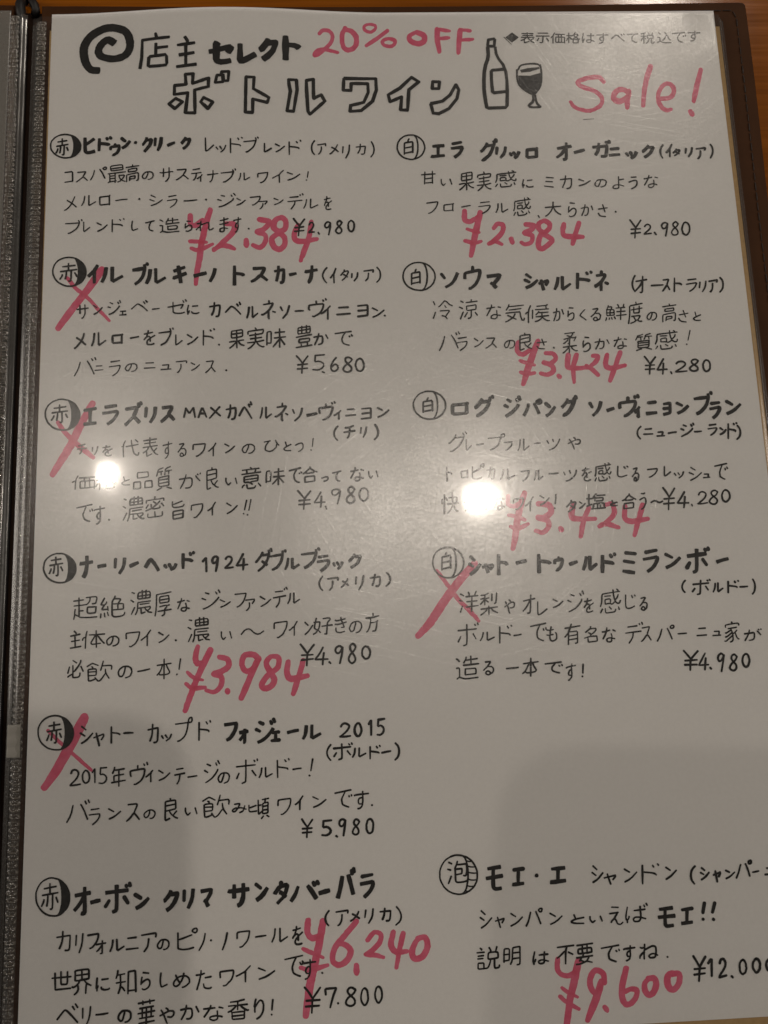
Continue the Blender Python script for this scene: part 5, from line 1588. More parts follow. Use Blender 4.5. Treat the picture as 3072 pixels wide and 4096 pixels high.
[95,2514,2651,6,2,5,-1,15,-9,20,-16,14,-15,15,-26,9,-30,0,-6,-4,-5],
[105,2505,2606,9,-3,29,-31,9,-18],
[99,2769,2547,7,16],
[88,2760,2571,-6,-10],
[94,2763,2593,-5,12,-28,29,-25,18,-21,11],
[90,2682,2597,17,10],
[90,2718,2573,-17,-11],
[85,2791,2662,18,-29,13,-33,0,-10],
[86,2881,2652,-15,-43,-10,-21],
[99,2874,2578,2,8,5,2,11,-2,2,-2,1,-6,0,-7,-8,-2,-7,4,-4,6],
[101,2925,2592,22,20],
[85,2923,2667,27,-17,28,-38],
[101,3104,2553,4,12],
[105,3050,2584,7,2,33,-4],
[108,3023,2662,4,2,4,-1,16,-8,15,-16,11,-16,14,-25,9,-27,-1,-7,-4,-4],
[85,3017,2618,5,-3,27,-28,6,-21],
[90,3252,2588,-9,32,-12,20,-12,15,-22,18],
[100,3186,2597,11,24],
[93,3283,2645,23,-8,22,-6],
[93,3476,2567,-2,-12],
[99,3415,2570,-4,24],
[89,3457,2571,-1,-10],
[92,3364,2633,-3,-6,1,-20,3,-4,2,-3,85,-9,4,2,2,9,-10,29,-14,17,-14,14,-24,15,-9,2,-5,-1],
[82,3466,2687,4,-42],
[88,3446,2659,7,-3,10,-11,5,-1,3,-8,8,-10],
[97,3515,2669,65,-5],
[96,3576,2600,-44,4],
[88,3622,2642,39,-4],
[85,3617,2677,40,-8,1,-4,5,-52,0,-5,-40,6],
[83,3705,2610,27,15],
[91,3702,2672,34,-14,35,-31],
[95,3895,2578,-86,9],
[90,3914,2549,2,10],
[80,3815,2678,12,-3,20,-13,31,-31,15,-39,6,-22,-4,-13],
[91,3909,2618,48,-5],
[96,3910,2707,20,-14,13,-16,13,-22,1,-12,-3,-2,-57,10],
[82,4002,2607,32,20],
[81,3997,2683,43,-18,45,-39],
[43,3476,2746,-16,14,-9,22,3,22,13,16],
[45,3490,2793,52,-1],
[47,3537,2761,-37,2],
[50,3597,2804,6,-18,-2,-5,-25,2],
[46,3568,2806,43,-1],
[49,3636,2791,23,-4,24,-2],
[46,3788,2735,4,10],
[52,3779,2751,-5,-9],
[45,3782,2766,-5,8,-23,19,-24,11,-17,8],
[54,3714,2767,15,7],
[47,3745,2751,-16,-7],
[44,3792,2786,20,0,21,-2],
[53,3885,2749,38,-4],
[43,3887,2809,15,-8,13,-12,10,-14,1,-6,-3,-3,-48,5],
[52,3947,2768,14,11],
[54,3945,2806,18,-8,18,-19],
[50,4049,2743,-3,-4],
[54,3996,2776,29,5,11,5,0,5],
[47,4032,2750,-2,-8],
[46,3998,2745,-9,87],
[49,4052,2756,12,19,2,24,-8,24,-18,16]],[]),
 ('wine_entry>price_text',['白', 'entry3r'],[[48,3573,3114,16,24,14,29],
[41,3640,3119,-21,31,-18,23,-8,70],
[43,3573,3180,60,-3],
[48,3569,3208,61,-3],
[47,3696,3142,-25,37,-23,28,67,0],
[49,3696,3170,-5,33,-7,31],
[41,3732,3217,2,9],
[40,3778,3162,9,-16,20,-2,15,11,-2,14,-14,19,-33,23,-4,3,28,0,28,-4],
[42,3889,3146,-14,-9,-18,6,-6,16,14,15,20,18,-3,19,-20,11,-21,-9,-5,-13,17,-19,28,-14,10,-19],
[47,3936,3138,9,1,5,4,7,6,2,9,2,10,-1,12,-3,9,-6,8,-8,7,-5,3,-8,1,-5,-4,-7,-6,-3,-11,-1,-10,1,-10,4,-10,5,-10,7,-7,7,0]],[]),
 ('red_price',['entry3r'],[[[2670,3123,-4,1,-5,2,-3,4,-1,4,-4,25,0,19,1,9,5,5,8,7,10,6,21,4,15,-4,10,-7,10,-7,10,-9,3,-6,-1,-7,-7,-4,-4,-1,-6,2,-13,8,-18,8,-12,-2,-7,-4,-1,-6,5,-36,-3,-8,-4,-2]],
[[2760,3105,-4,2,-4,4,-3,8,-15,26,-3,13,-17,39,-2,13,-5,13,-2,13,-6,17,-9,34,-22,129,-4,13,-1,10,1,7,5,4,7,2,7,-1,5,-4,2,-3,9,-27,10,-26,11,-51,1,-13,4,-13,2,-13,9,-38,5,-13,10,-39,6,-13,2,-13,22,-62,0,-7,-5,-7,-7,-4]],
[[2662,3235,-5,3,-2,5,1,8,4,4,46,11,27,13,22,7,6,0,4,-3,3,-4,-2,-8,-8,-6,-25,-14,-14,-5,-37,-9,-16,-3]],
[[2772,3290,-35,12,-14,7,-14,4,-9,-1,-24,-11,-7,0,-6,5,-1,4,0,5,3,4,10,6,9,7,20,6,9,1,17,-5,12,-5,22,-12,17,-11,3,-6,-1,-6,-4,-3]],
[[2838,3169,-9,4,-4,6,0,10,3,8,8,4,17,1,34,7,5,7,1,13,-8,8,-24,13,-5,0,-19,-3,-9,1,-7,5,-4,7,1,12,3,4,5,4,8,4,34,10,7,3,1,4,0,7,-2,10,-4,6,-11,10,-10,5,-7,-2,-12,-6,-13,-3,-6,1,-6,5,-2,4,-1,4,1,4,2,3,13,5,22,11,7,1,9,-1,6,-1,19,-10,18,-19,8,-15,2,-16,-2,-13,-4,-11,-6,-8,8,-6,15,-14,5,-6,3,-10,2,-16,-2,-14,-10,-19,-8,-9,-6,-3,-11,-3,-25,-2]],
[[2954,3317,-6,4,-3,6,0,6,2,12,3,6,3,2,5,2,8,0,6,-3,4,-5,2,-6,-1,-7,-3,-7,-8,-8,-5,-2]],
[[3037,3186,-5,3,-4,5,-9,22,-9,29,-2,10,1,7,3,13,3,8,13,9,12,3,14,0,12,2,40,-2,13,1,13,-1,17,0,16,-1,6,-4,3,-5,0,-6,-2,-4,-5,-4,-7,-1,-13,1,-39,-4,-26,-1,-25,-3,-12,-4,3,-23,6,-19,2,-19,-2,-6,-4,-5,-5,-2]],
[[3129,3203,-5,2,-4,4,-6,13,-9,13,-19,38,-18,52,-6,39,-4,18,1,5,4,4,5,2,5,1,6,-3,4,-5,2,-9,6,-12,2,-13,5,-15,3,-14,11,-36,11,-24,15,-27,6,-16,0,-7,-3,-6,-6,-4]],
[[3250,3184,-13,3,-19,8,-4,5,-1,9,5,8,6,1,33,-8,2,6,3,14,0,10,-2,10,-8,13,-6,7,-52,42,-3,4,-1,6,2,5,4,4,5,1,6,-1,57,-38,11,-9,14,-22,4,-11,1,-12,-1,-11,-7,-22,-8,-14,-6,-5,-10,-4]],
[[3217,3298,-24,6,-18,13,-3,4,-2,6,1,4,3,5,4,3,6,1,7,-2,20,-8,12,-1,7,1,12,5,16,4,24,8,14,1,6,-3,3,-4,0,-7,-3,-5,-6,-5,-13,-4,-18,-11,-19,-7,-18,-4]],
[[3340,3201,-6,3,-6,7,-6,35,-4,26,1,12,4,12,12,14,17,8,21,4,26,-2,60,-13,13,-3,4,-2,3,-4,1,-6,-1,-5,-4,-4,-5,-4,-90,9,-20,-3,-7,-2,-4,-7,0,-9,3,-20,1,-13,3,-13,0,-7,-2,-6,-4,-5,-6,-2]],
[[3440,3196,-4,3,-4,4,-11,23,-4,16,-6,13,-3,13,-9,26,-7,13,-8,24,-14,51,0,7,5,6,7,2,6,-2,5,-5,8,-17,4,-13,9,-19,6,-20,31,-78,3,-13,6,-13,1,-8,-4,-8,-8,-5]]],[]),
 ('wine_entry',['赤', 'entry4'],[[32,279,3702,-22,1],
[38,349,3683,-1,29,-4,4,-32,2,-10,-4,0,-23,3,-7,6,0,30,-1,9,1],
[33,329,3666,14,-1,4,-2,2,-6,5,-21,-2,-5,-6,-4,-51,4],
[31,316,3629,0,10,-2,13,-9,12,-9,6,-67,5],
[32,227,3648,53,-5],
[36,258,3728,-3,-96],
[32,236,3694,-3,20,1,9,-5,25],
[32,355,3739,-45,1,-30,-1,-17,-1,-8,-6,-18,-9],
[31,418,3733,-6,-18],
[31,396,3720,2,17,2,4],
[38,395,3638,-18,33,1,3,15,2],
[37,377,3723,-2,22],
[31,435,3704,63,-3,2,-4,-1,-7,0,-19,-63,0],
[36,450,3643,28,1,6,4,-16,26,2,27],
[31,413,3685,3,21],
[38,453,3629,-3,12,-10,12,-3,14,1,62,3,7,10,7,42,-4,11,-8,3,-11],
[36,415,3699,-28,2,-5,-3,12,-21,11,-9,2,-9],
[32,559,3618,-14,-6],
[31,592,3679,49,-5],
[37,596,3698,2,31,9,-3,12,-4],
[32,561,3695,-11,24,-6,13],
[34,555,3665,-15,-11],
[33,566,3734,7,-12,4,-15,1,-32,1,-5,5,-2,63,-6],
[35,602,3604,1,44],
[34,645,3628,-67,7],
[38,623,3603,-1,43],
[36,621,3610,-37,4,-2,4,-3,9,-1,14,1,7,6,2,18,-3,37,-3,4,-2,2,-6,0,-18,-3,-5,-2,-4,-18,2],
[32,634,3714,13,-12,0,-6,-1,-4,-69,9],
[36,654,3725,-6,-1,-13,-3,-2,-5,-9,-6,-8,-12],
[33,674,3745,6,-39,1,-71,0,-5,79,-13],
[38,699,3660,51,-7],
[38,761,3712,-71,9],
[34,750,3654,-1,11,-2,4,-4,3,-40,4,-3,0,-1,-5,-2,-11,2,-15,3,-4,3,0,39,-5,4,1,-1,3,3,13],
[35,751,3687,-8,4,-13,-2,-31,7],
[38,737,3692,0,5,-8,10,-3,5,-1,26,-7,5,-6,3],
[31,849,3668,12,4],
[35,797,3675,12,-2,25,-7],
[38,860,3711,-7,-2,-5,-1,-6,-3,-17,1,-5,3,-2,3,-2,5,3,5,10,3,8,-1,5,-4,3,-6,0,-16,-4,-16],
[30,798,3711,13,-31,7,-17,0,-8],
[37,1021,3616,8,14],
[31,1012,3637,-7,-12],
[36,1022,3656,-9,12,-27,26,-28,16,-21,7],
[35,931,3659,19,8],
[35,968,3635,-19,-6],
[31,1030,3670,24,11],
[35,1034,3710,25,-9,26,-18],
[32,1112,3643,55,-4,4,0,0,8,-5,16,-8,21,-17,19,-11,7,-7,3],
[34,1206,3697,4,-6,7,-10,0,-4,0,-4,-47,4],
[33,1190,3692,1,16,-2,8,-3,5,-7,10,-6,2],
[37,1250,3660,25,16],
[34,1254,3714,27,-13,26,-24],
[35,1393,3614,6,11],
[34,1384,3621,-1,6],
[33,1337,3721,14,-18,5,-17,0,-22],
[31,1374,3634,-40,3],
[38,1389,3660,-67,10],
[37,1416,3649,-3,32,-12,23],
[38,1435,3647,-1,56,31,-20],
[38,234,3812,10,10,0,10],
[35,238,3833,3,67],
[38,265,3829,-50,9],
[34,221,3867,42,-6],
[37,271,3895,-56,8],
[35,399,3833,-34,1,-10,3],
[33,280,3863,1,-7,4,-6,12,-3],
[33,356,3903,-3,-90],
[30,296,3907,1,-66,6,-26],
[34,398,3883,-17,-17,-17,-24,-18,-7,-29,0],
[32,353,3838,-9,8,-7,13,-12,19,3,6,8,3,42,-5],
[35,444,3849,2,10,-4,15,-5,11,-6,6,-7,2,-5,-1,-5,-6,-2,-8,0,-9,7,-9,12,-9,6,-2,19,-3,12,6,7,7,2,6,0,9,-1,7,-4,8,-7,5,-10,4,-9,1],
[33,518,3863,-2,-24,3,-6,65,-4,6,0,-1,9,-5,24,-8,17,-10,14,-16,10,-7,5,-7,-3],
[32,632,3851,0,54],
[34,600,3874,3,-3,23,-17,4,-2,7,-13,13,-18],
[38,695,3836,23,14],
[30,697,3890,26,-12,27,-27],
[45,787,3881,3,2],
[33,874,3777,-14,-3],
[30,907,3841,50,-4],
[36,911,3859,1,29,8,-2,15,-4],
[31,874,3853,-11,25,-6,13],
[31,870,3824,-16,-10],
[34,881,3893,4,-11,4,-14,1,-32,2,-7,7,-3,66,-4],
[36,917,3764,1,44],
[31,964,3787,-70,6],
[37,940,3764,1,42],
[36,939,3771,-39,5,-3,1,-1,2,-1,9,-1,13,3,6,2,2,20,-3,39,-3,5,-1,0,-7,1,-15,-3,-7,-2,-3,-19,1],
[33,950,3873,15,-11,0,-8,-73,5],
[33,970,3885,-6,-1,-12,-2,-4,-6,-9,-8,-5,-11],
[31,1036,3845,-1,25,11,18,12,-12],
[32,1082,3846,9,35],
[32,1144,3863,23,-27,25,-2,23,25,25,8,26,-18],
[33,1324,3838,0,-27,3,-4,64,-6,4,1,0,9,-5,26,-11,19,-9,16,-16,10,-8,6,-6,-1],
[31,1434,3832,-1,47],
[33,1407,3849,5,-1,17,-16,5,-2,6,-11,10,-16],
[37,1493,3810,17,17],
[36,1493,3876,20,-17,22,-31],
[36,1643,3829,-57,6],
[35,1594,3793,33,-3,5,4,0,5,-14,15,-2,8,-5,52,0,3,-6,1,-5,-1],
[34,1538,3877,14,-7,14,-20,6,-12,3,-20,-1,-7,-3,-1,-29,2],
[34,1556,3790,-13,50,4,7,24,14,5,8],
[32,1663,3847,-1,13,4,10,19,4,11,-3,14,-4],
[35,1659,3827,20,1,42,-12],
[36,1660,3805,9,3,22,-4,24,-6],
[31,1691,3791,2,12,15,37,0,4,-15,1],
[33,1772,3815,1,13,-7,18,-3,15,-8,8,-7,1,-5,-1,-3,-9,-3,-7,4,-10,5,-13,11,-10,7,-3,22,-3,10,6,8,8,1,8,0,10,-3,9,-7,12,-5,4,-10,5,-7,1],
[32,1855,3826,36,-6],
[38,1891,3822,-2,19,-6,23,-3,6,-15,2],
[37,1889,3821,6,-6],
[34,1870,3775,1,8,-3,11],
[32,1832,3875,4,-2,8,-12,6,-14,5,-23,1,-25],
[39,1831,3799,24,-1,47,-9],
[37,205,4036,8,-32],
[34,205,4057,4,-4,17,-10,5,0],
[31,251,3983,-20,-13],
[37,273,3971,-1,10,-13,22,-16,22,-10,6],
[35,275,4003,12,26],
[34,270,4038,0,13,-7,8,-19,2,-11,-1,-1,-8,0,-21,-1,-34],
[30,357,4033,-43,2],
[33,390,4004,48,-2,4,8,-2,14],
[34,338,4019,1,-10,-7,-2],
[31,308,4005,28,-17,8,3,24,10],
[34,353,4072,-20,9,-16,1,-3,-56,1,-3,4,-3,35,-2,5,7,-2,28,-43,1],
[34,382,4027,6,-20,7,-28],
[30,428,4071,-19,-28,-2,-21],
[32,352,4065,4,5,11,13,5,1,5,-1,11,-10,17,-25,4,-4],
[36,514,4011,0,12,-4,18,-5,15,-7,8,-7,1,-7,-2,-4,-7,-2,-9,0,-9,7,-13,13,-9,6,-4,24,-1,11,5,8,7,2,10,2,9,-4,9,-4,11,-7,4,-13,5,-6,1],
[37,583,4041,33,-4,31,-7],
[33,725,4085,0,-105],
[30,736,4007,6,18,14,24,-2,6,-9,7,-38,2,-6,-1,-2,-7],
[34,688,4013,75,-9],
[32,715,4008,0,10,-8,23,-10,14,-10,10],
[33,814,3982,-8,56],
[33,795,4063,-1,4]],[]),
 ('wine_entry>badge',['赤', 'entry4'],[[38,126,3381,13,1,14,0,13,3,12,6,12,6,11,8,10,10,9,10,7,12,5,13,1,13,1,13,-2,14,-6,12,-7,11,-7,10,-11,8,-12,6,-12,4,-13,3,-14,0,-13,-1,-13,-3,-13,-5,-12,-6,-11,-8,-10,-9,-7,-11,-7,-12,-5,-13,-3,-13,1,-13,2,-13,3,-13,7,-11,9,-10,11,-8,11,-6,13,-5,16,-3],
[41,151,3457,7,12,3,9],
[41,135,3440,2,58,-4,7,-7,-2],
[41,111,3490,5,-24,-1,-22],
[41,89,3491,9,-20,0,-6],
[41,124,3443,-2,-42],
[41,150,3412,-52,7],
[41,91,3447,69,-10]],[[166,3388,5,5,5,7,5,11,4,12,3,14,1,15,1,15,0,16,-2,14,-2,13,-3,12,-5,9,-4,6,-6,3,9,2,12,-5,11,-6,10,-9,8,-10,7,-11,4,-11,3,-13,0,-13,-2,-13,-4,-13,-5,-12,-8,-11,-9,-10,-11,-9,-12,-7]]),
 ('wine_entry>wine_name',['赤', 'entry4'],[[98,256,3442,5,1,65,-8],
[104,276,3519,3,-5,6,-10,6,-22,4,-35,-2,-46],
[95,354,3463,22,-4,24,-3],
[88,452,3425,-2,45],
[86,502,3419,-3,48,-25,39],
[93,531,3467,24,-10,24,-10],
[97,618,3477,23,-40,8,-4,23,29,19,35],
[86,725,3469,8,12],
[89,749,3465,9,14],
[90,787,3462,-8,20,-22,12],
[69,884,3406,-1,-6],
[71,824,3439,36,3,16,7,3,3],
[77,868,3414,-4,-9],
[75,826,3407,0,84],
[54,935,3455,14,-18,4,0,2,74],
[55,1018,3436,-12,-9,-14,8,-6,18,7,14,15,-5,11,-27,-4,34,-8,42],
[50,1061,3446,6,-12,16,-3,12,9,0,14,-10,17,-25,22,-2,1,23,1,21,-3],
[51,1158,3420,-18,35,-20,29,62,-4],
[54,1161,3448,-1,30,-3,30],
[56,1312,3396,4,14],
[64,1261,3428,6,3,35,-5],
[62,1291,3487,-21,-17,-9,-7],
[60,1300,3405,2,9,0,8,-5,22,-10,24,-18,28,-27,21],
[56,1265,3416,-4,12,-29,38,-4,2],
[58,1376,3430,-69,9],
[67,1391,3408,2,6],
[59,1321,3513,8,-3,16,-9,22,-28,8,-30,3,-20,-2,-11],
[59,1407,3455,-5,33,-11,24],
[67,1430,3452,0,59,38,-22],
[57,1562,3426,-79,7],
[69,1577,3402,4,8],
[70,1496,3508,10,-3,18,-10,25,-25,12,-30,4,-22,-3,-11],
[59,1578,3451,50,-6],
[70,1586,3530,19,-13,17,-15,11,-19,-1,-11,-5,-2,-59,8],
[58,1659,3488,6,15],
[58,1679,3484,7,15],
[69,1709,3481,-9,24,-18,16],
[66,1755,3516,17,-8,18,-13,8,-10,12,-26,1,-7,-30,3,-6,-3],
[63,1744,3480,6,-2,22,-25,7,-14],
[41,1595,3560,-11,15,-9,22,5,24,14,16],
[43,1652,3588,-1,17,-2,14,-6,8,-7,8,-3,3],
[46,1681,3582,2,-10,-2,-3,-56,5],
[41,1699,3623,4,-2,7,-5,11,-13,9,-13,5,-13],
[47,1708,3590,15,10,15,13],
[46,1784,3570,-4,38],
[46,1824,3564,-6,42,-21,34],
[45,1893,3624,12,0,7,-7,3,-12,2,-22,-1,-12,-55,6],
[47,1873,3618,8,-21,5,-16,3,-23],
[45,1955,3552,16,14,3,24,-7,21,-17,15]],[]),
 ('wine_entry>price_text',['赤', 'entry4'],[[49,1466,3929,18,23,16,25],
[46,1540,3933,-24,29,-14,18,-4,65],
[39,1471,3988,62,-1],
[48,1470,4014,63,-4],
[43,1589,3950,-22,38,-24,26,71,0],
[46,1593,3980,-5,30,-3,33],
[44,1621,4030,8,8],
[48,1695,3955,-15,-11,-19,9,-6,19,11,14,15,-4,16,-31,-5,40,-13,49],
[47,1767,3949,-12,-14,-16,8,-2,21,10,19,17,24,1,23,-19,14,-15,-11,-4,-19,14,-24,20,-18,8,-19],
[48,1822,3953,6,2,9,1,4,8,4,7,3,11,-1,11,-3,11,-4,9,-7,6,-5,1,-9,1,-5,-4,-5,-7,-6,-7,0,-12,0,-10,3,-11,3,-7,7,-7,7,-3]],[]),
 ('red_price',['entry4'],[[[903,3908,-4,3,-3,4,-13,33,-5,32,0,7,5,21,10,14,5,4,6,1,8,0,6,-2,17,-11,3,-4,0,-5,-2,-5,-4,-4,-4,-1,-14,0,-1,-2,-2,-9,0,-12,9,-52,-2,-6,-4,-4,-5,-2]],
[[971,3924,-5,2,-4,4,-13,22,-5,12,-7,12,-22,47,-6,12,-7,19,-8,16,-4,12,-7,12,-3,12,-7,12,-5,11,-11,36,-8,16,-9,30,-7,12,-4,24,-4,9,0,5,3,5,6,5,5,1,7,-1,4,-4,5,-8,9,-23,4,-12,10,-23,3,-12,6,-11,8,-23,7,-12,7,-24,17,-39,21,-44,7,-11,12,-24,5,-12,7,-12,5,-11,9,-18,1,-9,-4,-8,-8,-6]],
[[848,4047,-3,2,-2,4,1,8,19,22,7,5,12,8,8,3,18,4,27,4,4,-1,2,-4,0,-4,-3,-4,-43,-16,-13,-8,-15,-14,-11,-8,-4,-1]],
[[843,4106,-5,2,-4,5,-1,3,2,6,7,7,20,18,6,4,17,4,17,1,41,-6,8,-1,5,-5,0,-7,-2,-4,-3,-2,-4,-1,-33,-2,-12,2,-24,-1,-12,-7,-12,-12,-6,-3]],
[[1023,3967,-7,2,-4,5,-1,7,2,7,7,6,30,8,7,3,3,9,-1,9,-4,4,-9,7,-22,11,-30,7,-5,2,-8,8,-3,7,2,9,7,6,8,4,26,7,2,5,0,10,-6,21,-7,10,-12,10,-4,2,-7,1,-7,-1,-26,-9,-4,1,-5,3,-2,4,-1,4,2,5,5,4,33,12,6,1,10,0,12,-4,16,-10,13,-14,8,-13,5,-19,1,-22,-6,-16,-5,-7,13,-8,12,-4,15,-14,5,-7,5,-13,0,-8,-2,-15,-3,-8,-6,-10,-7,-6,-8,-4,-13,-5]],
[[1063,4147,-6,3,-3,6,-2,6,0,7,3,5,3,5,6,3,7,1,5,-2,4,-5,3,-6,0,-8,-3,-7,-5,-6,-6,-2]],
[[1180,3956,-22,4,-8,6,-8,8,-9,22,-2,20,0,13,9,26,7,10,7,6,11,5,7,3,16,-2,9,-3,14,-10,14,-17,15,-23,1,-4,-1,-6,7,-2,5,-5,1,-6,0,-6,-3,-8,-16,-16,-12,-9,-22,-6,-14,-1],
[1174,3989,17,0,11,1,7,4,11,12,-4,5,-7,12,-13,14,-8,7,-8,3,-5,0,-4,-1,-7,-12,-3,-9,1,-16,6,-15,2,-3]],
[[1227,3988,-5,3,-4,4,-12,22,-12,29,-15,30,-12,31,-20,40,-13,35,-6,12,-2,10,3,9,4,3,4,2,9,0,5,-2,3,-4,27,-52,24,-59,43,-90,1,-4,-1,-6,-2,-5,-4,-4,-7,-4]],
[[1318,3975,-15,1,-10,3,-17,14,-7,10,-5,10,-1,5,1,16,4,15,12,22,0,2,-13,12,-17,22,-9,13,-5,14,0,7,2,11,4,7,4,5,6,5,9,4,18,2,20,-6,8,-5,15,-12,8,-12,4,-8,4,-20,-3,-12,-11,-19,21,-15,7,-8,4,-5,4,-20,3,-16,0,-12,-3,-10,-4,-7,-7,-7,-7,-4,-9,-2],
[1313,4000,18,4,1,2,1,10,-3,16,-4,9,-9,9,-6,3,-1,1,-1,-1,-10,-14,-5,-9,-1,-5,2,-7,7,-10,5,-5],
[1297,4100,7,14,-3,9,-4,6,-7,7,-6,3,-8,2,-6,0,-2,-1,2,-5,13,-20]],
[[1393,4008,-7,4,-3,5,-4,16,-6,31,0,16,2,12,5,16,6,10,13,8,8,4,5,1,8,0,29,-3,12,-5,31,-8,16,-4,3,-3,3,-4,0,-5,-2,-6,-4,-4,-5,-3,-4,0,-13,2,-12,1,-24,4,-30,2,-8,-2,-4,-8,-3,-15,1,-12,4,-20,1,-20,-2,-5,-5,-5,-6,-1]],
[[1475,4003,-8,6,-6,12,-2,12,-15,48,-22,60,-7,23,-2,12,-5,14,1,7,5,6,5,3,7,-1,4,-2,3,-4,11,-22,9,-24,10,-35,5,-12,2,-12,6,-12,3,-12,9,-24,1,-12,4,-15,0,-8,-3,-4,-4,-3,-6,-1]]],[]),
 ('wine_entry',['白', 'entry4r'],[[36,2409,3676,6,11,-4,12],
[36,2364,3685,7,2,11,8],
[31,2358,3720,16,5],
[36,2372,3753,-13,33],
[34,2443,3697,11,-25],
[36,2399,3729,57,-4],
[31,2393,3758,68,-6],
[37,2422,3783,6,-82],
[39,2395,3701,67,-5],
[34,2473,3805,12,-7,16,-12,8,-9,-1,-7],
[36,2534,3767,3,8,4,7,13,6,13,7],
[36,2554,3744,9,-7,6,-53],
[38,2539,3727,3,-37],
[34,2502,3695,-4,54],
[36,2478,3717,16,-4,7,4,23,-6],
[39,2519,3803,1,-45],
[37,2476,3773,93,-10],
[31,2480,3696,23,-1,19,-10],
[37,2519,3734,-18,-13,-3,1,-24,24],
[38,2637,3727,8,7,0,9],
[33,2641,3771,13,0,7,-5,2,-2,2,-7,1,-9,-3,-6,-4,-2,-12,0,-37,25],
[35,2616,3737,5,9,2,8,6,13,4,29,3,5],
[36,2756,3731,-13,24,-14,20,-17,17],
[38,2737,3805,3,-1,7,0,6,-7,8,-93],
[37,2782,3724,-64,12],
[33,2848,3785,-34,25,-11,4,-6,1,-3,-6,4,-66],
[35,2886,3732,22,12],
[36,2885,3778,27,-9,29,-24],
[39,3056,3692,5,17],
[36,3046,3716,-6,-11],
[35,3049,3737,-5,14,-27,31,-27,15,-18,8],
[32,2969,3741,18,10],
[37,3006,3717,-18,-8],
[38,3064,3751,23,-2,16,-6],
[31,3106,3805,-11,4,-14,3,-8,-3,-1,-9,2,-8,8,-9,12,-11,19,-11],
[38,3073,3768,8,-23,1,-10],
[39,3089,3793,1,-23,-6,-5,-13,4,-8,10,-3,5],
[36,3259,3700,0,-7,-7,-5],
[38,3162,3797,-12,20],
[35,3238,3748,9,-8,8,-12,3,-9],
[31,3237,3800,-2,9,-9,7,-39,3,-6,0,-3,-5,0,-20],
[35,3258,3802,-4,-14],
[33,3213,3724,-33,2],
[34,3212,3798,-10,-12],
[32,3152,3782,10,-25,3,-37,4,-8,99,-11],
[32,3238,3757,-20,15,-10,-7,-28,5,1,-10,0,-13,2,-3,24,-4,4,4,2,5,-4,18],
[37,3268,3752,-5,13,-6,3,-9,-1,-9,-11,-7,-27,-1,-38],
[34,3335,3727,4,13],
[32,3301,3723,-6,57,4,13,4,4,12,2,14,-4,17,-9],
[34,3351,3725,4,5],
[36,3404,3806,-1,-10,-6,-4,-5,0,-7,7,-1,6,5,5,8,2,11,-7,4,-3,4,-10,3,-13,-2,-6,-5,-4,-5,0,-7,0,-3,0],
[37,3388,3744,20,-5,3,4,-2,3,-9,14,-6,9,-17,18],
[39,2338,3949,16,-29],
[39,2454,3857,-2,-9],
[33,2424,3907,14,28],
[38,2439,3861,-4,-6],
[38,2341,3887,102,-7],
[34,2391,3855,-4,105,-8,7,-12,3],
[35,2481,3903,-7,26,-12,17],
[38,2503,3902,-2,45,40,-17],
[34,2642,3873,-4,-6],
[39,2572,3907,41,5,14,3,4,7],
[38,2623,3882,-5,-10],
[38,2575,3875,-5,88],
[39,2652,3925,21,-2,20,-3],
[32,2834,3897,0,-10],
[37,2821,3902,-2,-9],
[35,2815,3959,-7,-2,-16,-8,-8,-6,-2,-13,0,-15,2,-10,6,-12,14,-25],
[39,2834,3864,-85,14],
[33,2872,3927,-23,4,-12,-2],
[37,2864,3885,-6,22,-2,19,-3,9,0,13,3,10,7,5,9,0,12,-6,6,-6,1,-5,1,-19,-2,-6,-4,-3],
[34,2839,3902,16,2,20,-4],
[31,3010,3933,-52,7],
[37,3008,3954,-52,7],
[37,2942,3896,85,-11],
[31,2994,3980,5,0,5,-2,3,-2,3,-63,-40,4,-6,-4],
[37,2954,3985,6,-60],
[39,2938,3944,14,-14,7,-8,3,-9,8,-17,3,-9,6,-13],
[34,3087,3892,-3,11],
[34,3082,3946,4,-11],
[36,3074,3925,8,6,5,4],
[35,3056,3922,8,-5,12,-9,7,-5,31,-1,2,3,0,4,-4,8,-15,13,-11,5],
[32,3067,3949,0,28,49,-4,3,-3,-1,-21,0,-4,-30,0,-9,1,-13,3,-18,5],
[38,3212,3915,12,6],
[38,3151,3924,17,-1,26,-8],
[33,3218,3963,-8,-2,-5,0,-5,-3,-17,0,-7,5,-3,2,0,6,0,4,3,2,8,3,9,0,8,-7,-1,-5,4,-17,-4,-16],
[39,3152,3962,19,-31,6,-21,1,-8],
[37,3379,3879,3,11],
[33,3364,3885,2,6],
[33,3297,3991,17,-21,8,-16,4,-22],
[37,3350,3897,-52,5],
[33,3370,3927,-87,8],
[32,3379,3910,42,-6,-4,11,-11,25,-2,10],
[34,3403,3950,5,0,15,28],
[36,3404,3951,-5,0,-16,21,-11,10,-4,2],
[37,3458,3986,18,-27,10,-29,4,-9],
[32,3543,3977,-12,-37,-10,-23],
[37,3539,3911,2,5,3,2,10,-1,3,-3,3,-5,-2,-6,-8,-2,-6,3,-5,5],
[36,3580,3950,23,-1,25,-1],
[40,3687,3964,54,-2],
[39,3738,3924,-38,1],
[34,3811,3965,4,-18,0,-3,-28,0],
[35,3777,3967,45,-1],
[34,3886,3929,-3,9],
[39,3849,3978,11,-3,29,-22],
[37,3892,3907,2,-10,-4,-1],
[38,3885,3939,-31,18,-4,-2],
[32,3924,3991,-5,-2,-6,-7,-3,-12,-4,-14],
[35,3893,3968,-31,23,-13,11,-7,-2],
[36,3916,3926,-48,6],
[34,3931,3914,0,-8,-7,-4,-65,8,-6,5,1,9],
[34,3893,3960,12,-5,12,-13],
